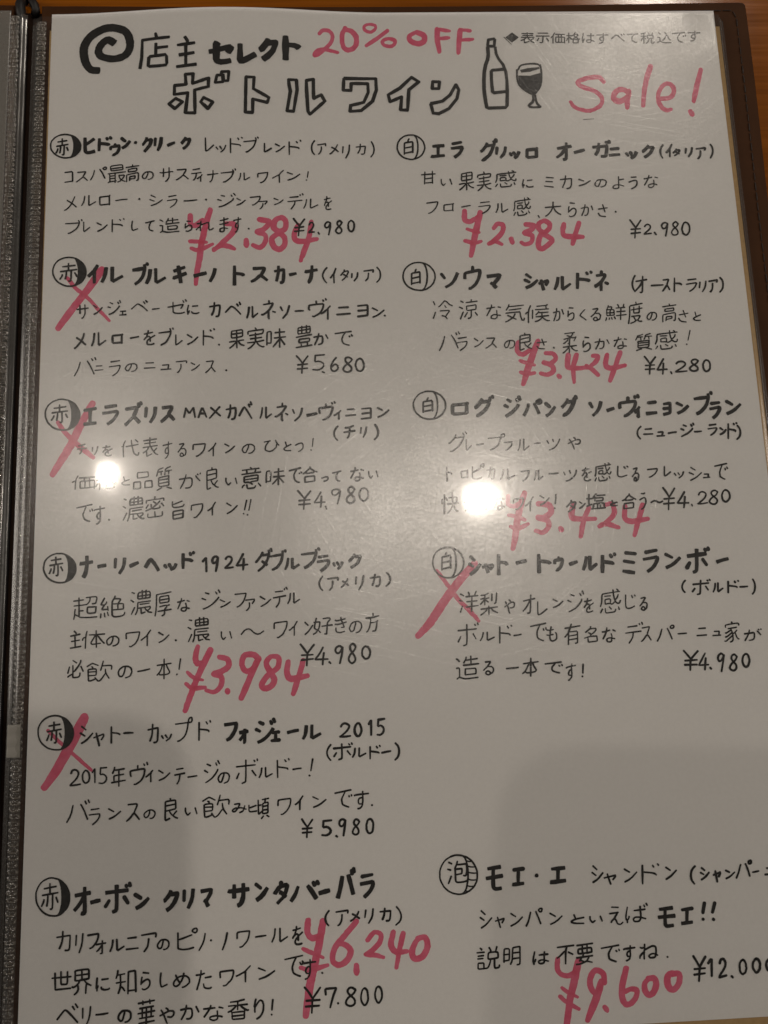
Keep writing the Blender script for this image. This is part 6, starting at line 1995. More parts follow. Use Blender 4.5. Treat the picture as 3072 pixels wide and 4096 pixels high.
[37,3874,4006,11,-4,5,-9,1,-8,0,-26,-6,-21],
[36,4041,3942,3,4],
[36,4034,3952,5,4,12,16],
[38,4056,3943,0,-3],
[38,3959,3964,46,-4,5,-2,6,5,-2,21,-6,12,-12,4,-13,1],
[36,3958,4001,21,-29,8,-20,2,-8],
[35,2322,4149,13,-9],
[34,2321,4092,11,-2,6,4,-2,48],
[42,2338,4055,-7,-10,-8,-4],
[37,2334,4140,19,7,16,4,69,-6],
[36,2370,4098,-2,25,0,6,56,-4,4,-2,1,-21,-4,-6,-3,-1,-53,2],
[41,2439,4043,-63,7],
[43,2361,4077,84,-6],
[35,2404,4029,-1,43],
[36,2363,4064,12,-18,3,-13],
[35,2507,4129,-1,-11,-8,-5,-8,0,-7,7,0,7,7,5,9,2,13,-9,6,-1,8,-11,-1,-15,-3,-2,-5,-7,-7,0,-9,0,-6,-2],
[38,2484,4064,26,-2,1,4,-12,15,-5,8,-23,19],
[41,2599,4104,32,-1,34,-3],
[41,2731,4149,7,-96],
[38,2747,4076,4,19,14,22,-3,5,-8,6,-40,4,-7,-2,-5,-8],
[38,2696,4081,82,-8],
[37,2724,4079,-1,8,-12,21,-9,15,-11,9,-4,2],
[38,2911,4099,-2,-6],
[39,2896,4102,-4,-5],
[42,2892,4138,-11,-2,-17,-6,-8,-4,-4,-6,0,-8,3,-9,6,-5,15,-16],
[41,2906,4080,-90,7],
[40,2961,4124,-4,0,-5,2,-4,6,-5,9,0,9,4,4,12,-1],
[37,2933,4113,7,-4,45,-8],
[35,2940,4180,3,0,4,-3,5,-6,6,-5,4,-21,-1,-22,4,-31],
[43,3028,4097,-5,47],
[41,3018,4162,3,2]],[]),
 ('wine_entry>badge',['白', 'entry4r'],[[39,2265,3427,13,-5,13,-3,13,0,14,0,13,3,12,5,11,7,11,8,9,10,7,11,6,13,4,13,2,14,-1,14,-3,14,-5,14,-8,11,-10,11,-11,8,-11,8,-13,5,-13,2,-13,1,-14,-1,-12,-3,-13,-5,-11,-6,-11,-8,-8,-11,-8,-11,-6,-12,-4,-14,-1,-13,1,-14,3,-14,4,-14,8,-12,9,-11,11,-8,15,-8],
[39,2332,3425,5,5,4,8,4,11,2,13,2,15,1,16,-1,16,-1,16,-3,16,-3,14,-5,12,-5,9,-5,7,-6,4],
[43,2292,3468,3,-13,3,-7],
[42,2319,3497,-50,9],
[42,2317,3531,-49,10],
[43,2317,3537,3,-72,-29,4,-17,4,-4,4,-3,69]],[]),
 ('wine_entry>wine_name',['白', 'entry4r'],[[77,2433,3476,21,22],
[71,2425,3517,19,14],
[81,2426,3577,29,-19,32,-39],
[78,2542,3548,13,-15,1,-4,-59,10],
[80,2528,3570,-12,-37,-3,-12],
[78,2638,3530,-3,-10,-11,-4,-34,-5],
[82,2587,3585,6,-117],
[93,2690,3522,30,-7,29,-5],
[83,2884,3531,-3,-6,-16,-6,-45,-5],
[102,2817,3581,5,-105],
[64,2932,3511,2,-15],
[80,2918,3566,3,3,9,-6,7,-5,8,-9,7,-21,3,-14,-2,-6,-41,6,-1,2,-1,18],
[92,2993,3539,23,-7,24,-7],
[89,3093,3498,-9,45,-14,31],
[93,3114,3496,-6,76,40,-29],
[87,3258,3493,-2,-7],
[95,3185,3530,42,6,16,4,1,8],
[102,3237,3503,-4,-10],
[102,3187,3494,-8,98],
[93,3310,3531,54,10],
[92,3321,3484,57,7],
[93,3364,3599,-68,-12],
[84,3437,3485,63,-10],
[93,3438,3595,27,-16,19,-20,17,-30,1,-13,-4,-2,-79,11],
[81,3552,3500,34,19],
[77,3547,3577,42,-17,45,-39],
[106,3667,3582,19,-29],
[102,3802,3481,-2,-10],
[100,3764,3537,18,31],
[107,3785,3485,-4,-7],
[107,3676,3515,112,-11],
[93,3734,3476,-11,120,-9,8,-14,4],
[94,3842,3554,35,-10,35,-7],
[45,3650,3653,-13,12,-10,22,4,20,11,13],
[51,3686,3717,15,-17],
[42,3793,3657,-3,-6],
[43,3765,3690,12,21],
[46,3780,3659,-4,-3],
[46,3693,3677,90,-5],
[45,3739,3656,-10,71,-3,5,-14,2],
[43,3821,3676,-5,28,-11,19],
[47,3837,3674,-5,49,30,-18],
[46,3956,3667,-2,-3],
[43,3896,3691,33,4,15,4,0,4],
[51,3937,3674,-3,-7],
[51,3897,3668,-6,62],
[46,3963,3700,22,0,21,-1],
[45,4041,3660,8,17,1,25,-7,27,-13,14]],[]),
 ('wine_entry>price_text',['白', 'entry4r'],[[46,3602,4044,18,22,18,25],
[50,3682,4049,-28,27,-18,19,-7,57],
[48,3605,4099,68,-2],
[52,3601,4122,69,1],
[42,3722,4063,-23,35,-19,29,56,-1],
[51,3723,4090,-6,32,-5,31],
[51,3743,4143,6,7],
[47,3826,4077,-12,-11,-16,10,-7,18,6,17,16,-6,16,-31,-10,43,-14,49],
[47,3899,4086,-10,-12,-17,7,-4,19,11,16,15,18,-3,21,-16,11,-18,-9,-3,-14,16,-21,20,-14,12,-20],
[51,3953,4076,5,-2,6,6,4,6,1,9,2,11,-1,11,-4,10,-4,10,-6,6,-7,4,-4,-1,-5,-3,-5,-6,-3,-9,-2,-12,2,-13,3,-9,5,-11,7,-4,4,-5]],[]),
 ('cross_out_mark',['entry4r'],[[[2451,3497,-10,4,-13,14,-16,12,-52,51,-33,36,-9,13,-33,36,-18,25,-20,24,-27,37,-16,24,-10,12,-7,13,-20,24,-8,12,-21,24,-34,37,-3,4,-2,6,1,5,2,6,3,4,4,2,6,2,5,-1,6,-2,16,-12,13,-13,10,-6,43,-39,8,-15,12,-12,7,-12,27,-34,17,-27,11,-12,8,-12,21,-25,27,-36,50,-59,42,-42,31,-35,3,-5,1,-6,0,-7,-2,-7,-4,-4,-4,-2]],
[[2235,3538,-5,5,-2,5,1,5,3,7,36,52,16,25,11,13,12,24,12,15,16,26,20,24,39,40,20,26,13,9,11,15,15,15,4,2,6,0,3,-2,2,-2,1,-7,-11,-17,-6,-12,-12,-10,-11,-17,-21,-24,-27,-26,-12,-14,-12,-13,-11,-18,-10,-11,-18,-29,-56,-82,-17,-22,-6,-2]]],[]),
 ('wine_entry',['赤', 'entry5'],[[41,235,4560,6,-15,18,-4,16,13,0,16,-12,22,-29,26,-1,4,27,-1,26,-4],
[38,310,4548,6,1,6,3,6,7,3,8,2,8,1,12,-2,9,-3,9,-5,4,-6,3,-6,1,-6,-5,-4,-5,-4,-8,-1,-9,-1,-11,2,-10,4,-7,5,-7,4,-2],
[33,348,4560,12,-18,1,3,2,67],
[34,392,4537,-2,35,18,-2,16,14,-1,20,-16,15,-22,-4],
[35,393,4539,31,-2],
[40,517,4547,-47,6,-6,-3],
[38,452,4616,71,-10],
[34,514,4575,-50,6,-1,4,1,29],
[33,489,4551,1,84],
[38,456,4568,8,-18,2,-12],
[40,641,4530,-4,-11],
[36,589,4534,-1,19],
[34,625,4534,-4,-8],
[40,554,4587,-3,-5,-1,-16,1,-4,3,-3,68,-9,4,5,0,6,-4,25,-9,17,-9,11,-22,14,-6,1,-5,0],
[38,659,4618,-1,-39],
[39,634,4593,8,-5,9,-9,7,0,2,-9,8,-8],
[37,701,4563,23,14],
[37,704,4613,28,-10,27,-25],
[35,829,4557,-34,4],
[33,814,4587,-5,30,-10,18,-2,0],
[40,838,4582,-52,8],
[35,856,4603,23,-2,24,-3],
[34,1014,4525,9,16],
[35,1008,4548,-4,-12],
[34,1014,4570,-5,12,-22,29,-21,15,-16,9],
[40,944,4573,16,10],
[39,975,4549,-18,-8],
[35,1046,4589,0,10,-5,15,-5,14,-3,7,-8,1,-4,-3,-3,-7,-3,-6,2,-8,6,-11,9,-8,6,-3,19,-1,8,3,7,6,3,9,-1,8,-2,10,-4,7,-6,5,-9,3,-5,2],
[38,1114,4621,12,-26],
[34,1224,4533,-1,-8],
[38,1196,4584,19,26],
[38,1210,4537,-4,-6],
[33,1113,4561,100,-6],
[36,1163,4529,-1,107,-6,6,-14,5],
[40,1247,4574,-4,28,-10,19],
[37,1267,4572,0,50,35,-17],
[34,1393,4537,-3,-6],
[35,1329,4571,38,6,17,4,1,5],
[33,1376,4545,-6,-9],
[34,1330,4538,1,88],
[38,1413,4588,22,-3,21,-1],
[40,1519,4539,-11,60],
[41,1499,4623,3,2],
[39,320,4718,-7,-14],
[35,330,4699,6,13],
[35,328,4796,-21,-50,-16,-26],
[36,220,4807,20,-34,10,-49],
[32,346,4749,41,-4],
[34,356,4824,15,-12,13,-13,8,-18,-2,-10,-53,4],
[33,438,4748,27,15],
[38,443,4799,29,-12,29,-24],
[36,541,4731,46,-3,0,13,-13,26,0,10],
[39,573,4776,5,3,22,28],
[40,574,4775,-6,2,-15,21,-14,12,-5,4],
[32,654,4763,1,9,-3,12,-6,11,-5,3,-5,2,-5,-1,-4,-6,-2,-6,1,-6,6,-8,10,-6,6,-4,18,-1,8,4,8,7,1,5,0,7,-3,7,-3,5,-5,5,-9,3,-6,-1],
[39,763,4709,1,11],
[39,736,4746,55,-9],
[36,796,4773,-19,22],
[34,801,4809,-5,-2,-11,-5,-8,-8,-4,-2,-10,-11,-5,-11],
[39,760,4809,-20,9,-4,-5,1,-86,2,-4,48,-6,4,2,1,42,-33,7,-23,4],
[35,843,4760,0,20,12,17,13,-12],
[34,894,4761,9,30],
[33,988,4760,-47,0],
[35,1020,4729,50,-4,3,11,-2,13],
[36,967,4742,0,-10,-7,-1],
[34,934,4729,30,-18,9,1,26,14],
[35,980,4801,-22,9,-14,-1,-3,-59,2,-2,5,-3,34,-2,5,5,-2,30,-45,4],
[33,1011,4750,7,-21,8,-27],
[36,1059,4798,-19,-27,-3,-26],
[33,981,4792,3,6,10,12,3,2,7,-1,14,-11,16,-23,6,-5],
[33,1128,4795,12,-4,7,-5,3,-7,5,-17],
[34,1102,4752,26,-3,1,3,-7,14,-5,8,-6,8,-3,4,-6,3,-7,1,-5,-4,2,-7,5,-3,12,-6,6,3,17,-3,18,4,6,4,6,1],
[37,1214,4763,-29,10,-7,0],
[32,1217,4791,-28,3,-7,-1,-2,-2,-3,-2,0,-29],
[40,1264,4731,-3,20],
[40,1249,4770,29,-4],
[37,1271,4816,11,7],
[38,1225,4764,17,-3],
[38,1277,4786,-29,2],
[33,1242,4831,11,-13],
[34,1281,4730,-33,5],
[36,1244,4795,-3,3,-12,10,-2,-2,-1,-69],
[35,1249,4788,-1,14,3,5,25,-4,1,-4,0,-32,2,-12,-3,-6,-25,5,-1,5,-1,31],
[34,1330,4769,1,-22,2,-6,60,-5,4,2,1,9,-4,23,-10,18,-10,12,-14,11,-7,4,-7,-1],
[41,1446,4753,-1,42],
[39,1423,4768,3,-1,16,-13,4,-4,6,-9,10,-14],
[33,1516,4734,28,14],
[39,1519,4787,32,-11,34,-25],
[34,1722,4739,-1,-7],
[35,1709,4743,-1,-7],
[35,1705,4795,-7,-2,-18,-8,-8,-5,-2,-13,-2,-11,3,-10,6,-10,13,-23],
[41,1719,4708,-85,13],
[36,1781,4751,-8,0,-9,2,-5,6,-2,8,1,10,4,6,16,-1],
[41,1738,4738,8,-3,67,-4],
[39,1754,4806,9,0,10,-8,4,-6,4,-20,1,-20,0,-33],
[44,1829,4791,2,2]],[]),
 ('wine_entry>badge',['赤', 'entry5'],[[37,75,4285,10,-10,12,-7,13,-6,14,-3,14,-2,14,1,14,3,13,6,13,5,12,9,11,10,9,12,8,12,6,14,3,14,1,15,-2,14,-4,14,-7,12,-8,12,-11,9,-12,8,-12,5,-14,4,-14,0,-14,-1,-14,-3,-14,-4,-12,-6,-12,-9,-11,-9,-10,-12,-7,-13,-5,-13,-3,-15,-1,-14,0,-15,5,-14,6,-12,11,-14],
[40,170,4351,5,12,4,9],
[40,152,4333,1,61,-4,6,-6,-1],
[40,126,4385,4,-26,-1,-23],
[40,103,4385,8,-20,2,-8],
[40,139,4334,-1,-43],
[40,169,4304,-57,7],
[40,105,4340,72,-10]],[[170,4265,6,6,5,8,5,11,4,14,3,15,2,16,1,17,-1,17,-1,16,-3,14,-3,12,-5,10,-5,7,-5,4,9,2,12,-5,12,-8,10,-9,9,-10,7,-12,5,-14,2,-13,1,-14,-2,-15,-4,-13,-6,-14,-9,-12,-9,-11,-12,-10,-12,-7]]),
 ('wine_entry>wine_name',['赤', 'entry5'],[[37,286,4320,23,18],
[41,280,4354,24,16],
[43,288,4407,27,-15,30,-34],
[36,393,4392,12,-18,-1,-6,-2,-4,-50,17],
[44,382,4423,-14,-52,-3,-13],
[36,491,4369,-2,-2,-11,-5,-33,-4],
[43,446,4411,-1,-83],
[45,513,4363,24,-1,24,1],
[43,674,4418,12,-1,7,-9,0,-18,2,-32,-1,-16,-52,9],
[41,653,4409,10,-29,2,-21,1,-36],
[41,715,4385,8,13],
[43,735,4382,9,13],
[39,766,4379,-7,19,-19,13],
[36,801,4416,11,-2,15,-12,10,-10,9,-18,7,-26,5,-42,4,-6,3,-3,8,-3,3,4,1,6,-1,10,-4,6,-19,1,-64,6],
[35,975,4323,-2,-8],
[38,914,4358,38,4,14,5,1,6],
[35,959,4332,-7,-11],
[41,915,4324,-1,91],
[78,1050,4341,60,-6,3,1,0,9,-3,19,-11,22,-17,24,-13,8,-8,3],
[71,1157,4387,-3,8,-15,21,-8,9],
[82,1130,4385,28,-3,19,-3],
[71,1159,4367,-1,65,-3,5,-5,0],
[74,1313,4321,7,16],
[75,1303,4345,-6,-13],
[75,1311,4369,-7,12,-27,32,-28,19,-22,8],
[89,1220,4372,19,10],
[79,1257,4345,-19,-10],
[81,1323,4434,0,-43],
[75,1343,4432,-41,2],
[87,1340,4390,-32,3],
[71,1386,4396,31,-7,30,-4],
[74,1489,4363,-4,42,-15,28],
[71,1519,4361,-3,71,50,-24],
[48,1675,4377,9,-14,18,-3,19,12,-2,13,-14,19,-32,24,-4,1,30,2,26,-3],
[55,1765,4364,7,-1,4,3,5,8,2,9,3,10,0,10,-3,12,-5,8,-3,6,-7,2,-6,0,-4,-4,-4,-6,-4,-8,-1,-10,0,-12,3,-9,4,-10,5,-5,5,-4],
[54,1827,4371,10,-18,3,0,-2,75],
[47,1880,4347,-4,37,18,-5,14,16,-2,20,-17,16,-18,-3],
[57,1881,4350,32,-4],
[40,1618,4469,-14,16,-9,23,6,25,14,17],
[44,1634,4531,13,-18],
[41,1733,4472,-3,-7],
[41,1707,4506,15,20],
[39,1719,4474,-5,-5],
[48,1633,4490,91,-5],
[44,1677,4469,0,72,-5,4,-13,4],
[46,1748,4495,-3,27,-11,17],
[43,1771,4494,-3,46,37,-17],
[42,1884,4490,-3,-5],
[42,1829,4513,31,5,14,3,3,3],
[42,1869,4497,-5,-8],
[40,1830,4490,-2,62],
[47,1893,4524,23,-4,24,-3],
[48,1968,4477,16,18,3,27,-7,27,-17,15]],[]),
 ('wine_entry>price_text',['赤', 'entry5'],[[44,1455,4844,12,20,14,19],
[41,1511,4849,-18,24,-10,13,-4,52],
[49,1458,4893,49,-1],
[41,1457,4913,49,-1],
[52,1569,4860,-3,32,22,-3,19,16,-4,18,-20,11,-23,-4],
[52,1570,4860,41,-2],
[49,1634,4938,6,5],
[49,1686,4865,-14,-11,-16,7,-5,18,9,13,13,-3,13,-27,-5,34,-8,43],
[45,1757,4868,-12,-10,-12,6,-4,17,12,13,13,18,0,18,-15,9,-16,-8,-1,-12,11,-19,17,-12,10,-16],
[48,1813,4863,5,-1,7,3,4,8,4,9,0,11,-1,10,-2,13,-2,9,-6,6,-6,3,-5,0,-7,-3,-3,-7,-5,-10,1,-10,-1,-14,4,-9,2,-10,5,-6,5,-3]],[]),
 ('cross_out_mark',['entry5'],[[[295,4250,-8,3,-7,6,-22,34,-27,53,-16,34,-14,23,-10,23,-13,22,-11,23,-13,23,-11,22,-38,62,-5,11,-21,30,-2,4,0,6,6,9,8,6,5,1,7,-1,6,-3,4,-4,61,-73,16,-26,11,-21,27,-43,11,-23,5,-8,21,-37,17,-35,18,-34,9,-24,7,-11,7,-25,-1,-6,-8,-16,-9,-5]],
[[103,4325,-3,3,-3,4,0,5,2,3,34,33,26,27,51,44,11,11,24,20,36,33,56,46,6,2,5,-3,2,-5,-2,-5,-6,-7,-43,-38,-13,-14,-22,-17,-80,-72,-13,-10,-57,-58,-4,-2]]],[]),
 ('wine_entry',['赤', 'entry6'],[[36,228,5435,16,1,6,-8,1,-20,1,-29,0,-15,-68,7],
[43,199,5425,11,-26,4,-23,0,-32],
[35,284,5366,-2,47],
[36,317,5359,-3,50,-14,40],
[42,343,5368,51,-6,3,2,0,8,-2,14,-9,19,-14,17,-10,7,-7,2],
[36,418,5413,-4,8,-14,18,-10,8],
[38,388,5414,29,-4,18,-2],
[34,418,5397,0,57,-2,3,-7,1],
[43,472,5396,-3,30,-10,23],
[43,492,5394,3,54,34,-20],
[42,542,5443,59,-4],
[43,591,5387,-42,3],
[42,656,5397,-2,19,-3,18,-7,10,-8,10,-3,3],
[41,692,5388,2,-11,-3,-7,-71,8],
[35,731,5404,-1,9,-3,15,-4,12,-5,5,-6,1,-5,-2,-4,-6,-2,-6,2,-7,6,-9,8,-9,6,-3,18,-1,10,4,7,7,2,7,0,8,-1,6,-5,8,-6,5,-10,3,-5,0],
[37,807,5407,12,-1,58,-19],
[35,880,5369,2,-6,6,-5,11,-3,6,4,-1,11,-1,3,-7,4,-5,0,-12,-8],
[39,886,5448,-23,6,-31,2,-15,-3,-9,-3,-1,-6,-1,-69],
[34,946,5384,-8,41,-23,38],
[42,975,5417,2,2],
[42,1059,5386,-8,40,-16,39],
[35,1110,5415,0,-23,3,-7,56,-3,5,1,-1,8,-4,22,-8,18,-11,11,-11,12,-9,4,-6,-1],
[37,1205,5413,27,-2,26,-2],
[37,1306,5380,-4,35,-13,27],
[38,1331,5379,-1,65,39,-23],
[35,1398,5392,23,-4,15,-5],
[42,1442,5458,-11,3,-12,1,-8,-4,-4,-9,4,-10,6,-9,11,-11,18,-15],
[39,1407,5413,9,-27,0,-12],
[43,1424,5441,1,-25,-7,-6,-10,4,-10,11,-2,5],
[40,180,5542,3,71,1,7,6,0,71,-4],
[38,261,5561,-95,4],
[40,243,5538,1,55,-6,4,-18,-1,-6,0,-3,-6,-1,-54],
[41,296,5601,3,11,1,13,-8,14,-11,8],
[39,343,5598,-4,9,-1,36],
[36,352,5552,-69,6],
[41,318,5579,-2,-45],
[34,364,5607,-22,-11,-8,-8,-3,-8],
[39,269,5611,7,2,12,-6,14,-14,2,-5,-2,-6],
[42,304,5583,8,-4,19,-1,21,-4,1,-8,-1,-32,-3,-4,-21,0,-41,4,-6,4,2,7,0,30,-1,5,5,2,12,0,5,2],
[43,420,5582,31,-3],
[39,417,5618,1,8,10,3,5,2,12,-1,11,-2,2,-4],
[34,400,5611,-2,9,-4,5],
[41,395,5574,-3,33,0,14,3,4,0,9],
[37,554,5640,39,-3],
[37,516,5620,9,3,11,16],
[34,500,5564,35,-5],
[34,493,5601,46,-5],
[42,593,5645,-3,-97,-4,-2,-27,3,-5,2,0,3,-1,99],
[42,500,5543,-1,16,-7,19],
[40,504,5650,12,-32,-3,-57],
[41,630,5557,27,4],
[37,623,5606,13,-11,14,-6,9,3,5,8,0,12,-2,8,-5,7,-6,5,-10,5,-9,1,-6,-4],
[35,624,5579,-2,4,-3,30],
[35,720,5563,-4,41,7,26,29,-12],
[42,817,5611,-7,-6,-8,-17,-6,-12],
[38,837,5569,-3,18,-5,9,-5,11,-6,3,-1,6,-6,7,-11,6,-4,0,-9,-4,-2,-7,2,-11,7,-8,14,-13,17,-5,18,0,7,1,8,6,5,5,3,8,0,13,-4,4,-13,10,-10,5,-9,2],
[35,977,5642,-6,4,-14,0,-11,-3,-6,-5,-2,-14],
[39,976,5591,-30,4],
[36,904,5649,14,-44,7,-33,0,-12],
[39,901,5581,26,-2,15,-5],
[37,1023,5598,-2,-24,3,-4,63,-4,3,2,1,8,-5,22,-9,16,-12,9,-11,12,-11,3,-5,-1],
[39,1151,5578,0,46],
[36,1105,5595,10,-3,26,-12,8,-4,9,-9,18,-17],
[34,1218,5563,35,15],
[40,1222,5616,38,-11,40,-24],
[42,1447,5550,-4,-8],
[37,1434,5556,-3,-8],
[41,1431,5614,-10,-3,-18,-9,-7,-6,-4,-15,-1,-12,4,-12,3,-9,14,-26],
[34,1444,5516,-90,14],
[36,1482,5573,-8,-2,-6,3,-5,6,-4,10,1,7,5,7,15,0],
[40,1439,5558,10,-4,62,-4],
[34,1457,5630,9,-2,7,-8,5,-5,4,-20,1,-24,0,-33],
[43,1543,5605,3,2],
[41,197,5760,33,-40,10,-3,27,25,33,35],
[37,299,5708,-12,-17],
[42,273,5703,10,14],
[38,325,5714,0,45],
[34,364,5707,-4,50,-17,39],
[40,393,5746,30,-1,30,-4],
[42,538,5731,-1,11,-4,16,-4,14,-4,7,-7,2,-5,-4,-6,-6,-1,-7,1,-8,6,-11,11,-10,6,-2,19,-1,12,4,7,7,1,7,0,9,0,8,-7,10,-5,5,-11,4,-5,0],
[39,611,5796,77,-11],
[34,666,5704,-2,-19],
[38,627,5724,0,47],
[38,673,5719,-1,46],
[37,630,5707,-1,-16],
[40,607,5702,81,-12],
[41,647,5808,1,-85],
[35,684,5764,-71,9],
[42,689,5739,-83,11],
[43,615,5726,68,-9],
[39,748,5729,9,6,1,10],
[39,757,5770,16,3,6,-4,5,-4,3,-7,1,-8,-6,-7,-6,0,-15,0,-44,21],
[35,723,5738,8,11,2,5,7,14,10,26,4,6],
[42,900,5729,13,25],
[41,822,5741,30,-5,16,0,4,1,6,2,3,27,-7,15,-12,4,-10,-1],
[40,826,5785,19,-31,5,-26,1,-7],
[36,1016,5737,20,5],
[41,939,5742,21,-1,35,-2],
[36,1032,5783,-11,-4,-7,0,-9,-3,-22,2,-7,2,-4,1,-3,6,2,5,4,1,12,5,13,-2,8,-6,1,-4,-1,-17,-1,-15],
[39,941,5779,24,-30,9,-18,0,-4],
[42,1082,5783,61,-3],
[35,1144,5764,-6,-1,-57,3],
[36,1111,5717,-1,36],
[36,1160,5731,-29,1,-14,1,-14,2,-6,-2,-33,2],
[42,1164,5758,-4,1,-13,-6,-15,-11,-7,-7],
[39,1102,5735,-1,3,-5,5,-18,15,-16,5],
[37,1144,5708,-23,4,-8,2,-39,3],
[34,1148,5756,-4,9,0,28,-2,3,-6,1,-53,1,-1,-28,-3,-11],
[43,1196,5745,2,-15,2,-12,3,-8],
[39,1207,5802,7,-3,12,-8,10,-16,5,-16,1,-22,-3,-7,-1,-7,-9,-7,-7,1,-6,6,-12,16,-6,8,-1,16,1,7],
[39,1289,5717,-5,48],
[35,1281,5786,3,2]],[]),
 ('wine_entry>badge',['赤', 'entry6'],[[35,107,5093,12,-6,12,-5,13,-2,13,1,13,4,13,3,12,7,11,8,10,10,10,11,7,13,6,14,4,15,0,15,1,16,-4,14,-5,14,-8,12,-10,9,-10,9,-11,7,-13,4,-13,1,-13,-1,-13,-2,-13,-5,-12,-6,-11,-8,-10,-10,-9,-12,-8,-12,-6,-14,-3,-15,-1,-15,-1,-15,5,-15,5,-13,7,-12,9,-11,13,-10],
[39,175,5177,6,15,3,9],
[39,156,5157,2,70,-6,7,-6,-2],
[39,128,5217,4,-30,0,-26],
[39,102,5217,10,-23,1,-9],
[39,143,5159,-2,-50],
[39,173,5123,-60,9],
[39,105,5164,78,-10]],[[177,5089,6,5,5,9,4,12,4,14,3,16,1,17,1,17,0,17,-1,17,-3,15,-3,13,-4,10,-5,7,-5,4,9,2,12,-5,10,-8,10,-10,8,-11,6,-12,4,-14,3,-14,0,-15,-2,-14,-3,-15,-6,-14,-8,-12,-9,-12,-10,-10,-12,-8]]),
 ('wine_entry>wine_name',['赤', 'entry6'],[[90,321,5168,-12,29,-17,25,-22,24],
[83,306,5260,4,1,9,0,6,-7,-4,-121],
[93,352,5161,-80,12],
[82,354,5210,25,-6,24,-4],
[87,431,5232,18,-28],
[83,557,5134,-3,-12],
[92,527,5189,20,30],
[94,539,5137,-3,-5],
[92,430,5165,118,-9],
[93,487,5129,2,118,-6,8,-16,5],
[101,584,5180,29,18],
[94,589,5247,31,-15,34,-33],
[101,747,5263,19,-11,14,-17,10,-14,12,-30,1,-9,-32,4,-6,-3],
[95,733,5216,5,-1,26,-30,5,-18],
[87,838,5172,-1,47],
[91,884,5164,-5,50,-21,43],
[88,924,5178,54,-7,-2,10,-2,9,-22,37],
[97,962,5252,-8,-15,-2,-8,-11,-8],
[106,1114,5256,7,-2,12,-9,7,-19,4,-17,0,-60],
[98,1096,5219,1,-66],
[104,1066,5182,8,4,100,-8],
[91,1210,5157,24,20],
[107,1212,5235,28,-18,29,-40],
[105,1340,5155,-2,14],
[97,1332,5202,9,3,24,22],
[94,1307,5210,2,-5,25,-32,35,-5,3,3,-2,11,-4,13,-5,14,-8,17,-18,16,-16,15],
[110,1515,5176,-7,-12],
[96,1528,5161,7,11],
[106,1523,5244,-26,-42,-19,-24],
[89,1390,5250,23,-30,16,-41],
[109,1537,5219,27,-6,29,-6],
[94,1713,5132,-4,-17],
[91,1721,5107,4,16],
[107,1716,5234,-15,-64,-9,-34],
[108,1634,5248,15,-45,12,-61],
[89,1764,5149,54,-7],
[96,1773,5251,20,-16,16,-17,13,-26,-2,-13,-3,-1,-63,8],
[43,1586,5308,-13,14,-8,20,6,24,11,13],
[38,1654,5331,-1,17,-4,15,-6,11,-7,7,-5,1],
[42,1684,5323,2,-7,-2,-5,-60,5],
[40,1699,5364,4,-2,9,-5,13,-12,11,-12,5,-13],
[44,1709,5331,18,10,17,13],
[41,1779,5316,-6,35],
[43,1817,5312,-5,39,-20,29],
[42,1885,5374,13,0,5,-6,3,-13,2,-19,1,-10,-55,2],
[48,1865,5366,8,-17,3,-14,3,-22],
[39,1941,5308,16,20,8,26,-7,26,-24,17]],[]),
 ('wine_entry>price_text',['赤', 'entry6'],[[45,1452,5669,21,24,18,30],
[42,1532,5675,-25,32,-16,18,-5,67],
[48,1460,5733,69,0],
[46,1456,5760,69,0],
[48,1560,5710,-2,-27,29,-1,27,0,-18,41,-15,49],
[49,1621,5755,2,1],
[46,1712,5696,-18,-13,-19,6,-4,19,18,16,20,19,-1,22,-22,9,-22,-9,-3,-15,15,-21,27,-14,11,-18],
[41,1758,5693,4,-1,7,6,4,6,2,11,1,12,1,13,-2,12,-4,9,-5,8,-6,4,-6,-1,-4,-5,-4,-6,-5,-12,-1,-12,1,-12,3,-12,3,-10,5,-7,5,-3],
[43,1830,5689,4,0,6,4,5,8,3,10,1,10,0,14,-2,10,-5,10,-5,7,-5,4,-4,0,-6,-4,-3,-9,-5,-10,-1,-10,0,-14,4,-11,2,-9,5,-7,5,-3]],[]),
 ('red_price',['entry6'],[[[1478,5335,-10,2,-3,2,-2,3,-1,8,-4,10,-3,33,2,18,12,24,5,5,13,9,7,3,7,1,13,-2,26,-10,13,-7,4,-6,0,-5,-1,-4,-6,-7,-8,-2,-28,8,-14,3,-5,-3,-4,-4,-3,-8,0,-5,1,-17,3,-11,-1,-11,1,-15,-1,-5,-3,-4,-4,-2]],
[[1554,5341,-5,0,-5,3,-4,3,-3,5,-3,18,-7,22,-1,11,-7,32,-6,21,-1,11,-7,21,-2,11,-6,19,-5,24,-8,21,-5,21,-7,21,-9,32,-1,10,-4,11,-2,21,-3,11,-1,10,-2,21,-5,21,-6,60,1,7,3,5,7,4,7,1,6,-1,5,-4,2,-4,4,-13,10,-52,8,-32,3,-21,5,-21,4,-21,4,-10,1,-11,4,-11,1,-10,5,-11,1,-10,4,-11,8,-32,1,-11,4,-10,12,-43,10,-53,4,-11,5,-33,4,-11,1,-15,-2,-6,-4,-5,-5,-3]],
[[1445,5476,-5,3,-2,6,3,6,7,6,31,16,14,6,12,6,21,7,13,5,10,4,3,0,4,-2,2,-4,0,-5,-3,-3,-27,-16,-23,-10,-11,-7,-12,-4,-11,-7,-20,-7]],
[[1569,5562,-47,6,-33,6,-9,1,-16,-2,-12,-3,-10,-5,-10,-1,-4,2,-3,3,-2,3,0,5,4,6,11,4,26,12,18,1,27,-2,24,-5,45,-14,4,-5,-1,-7,-2,-3,-3,-2]],
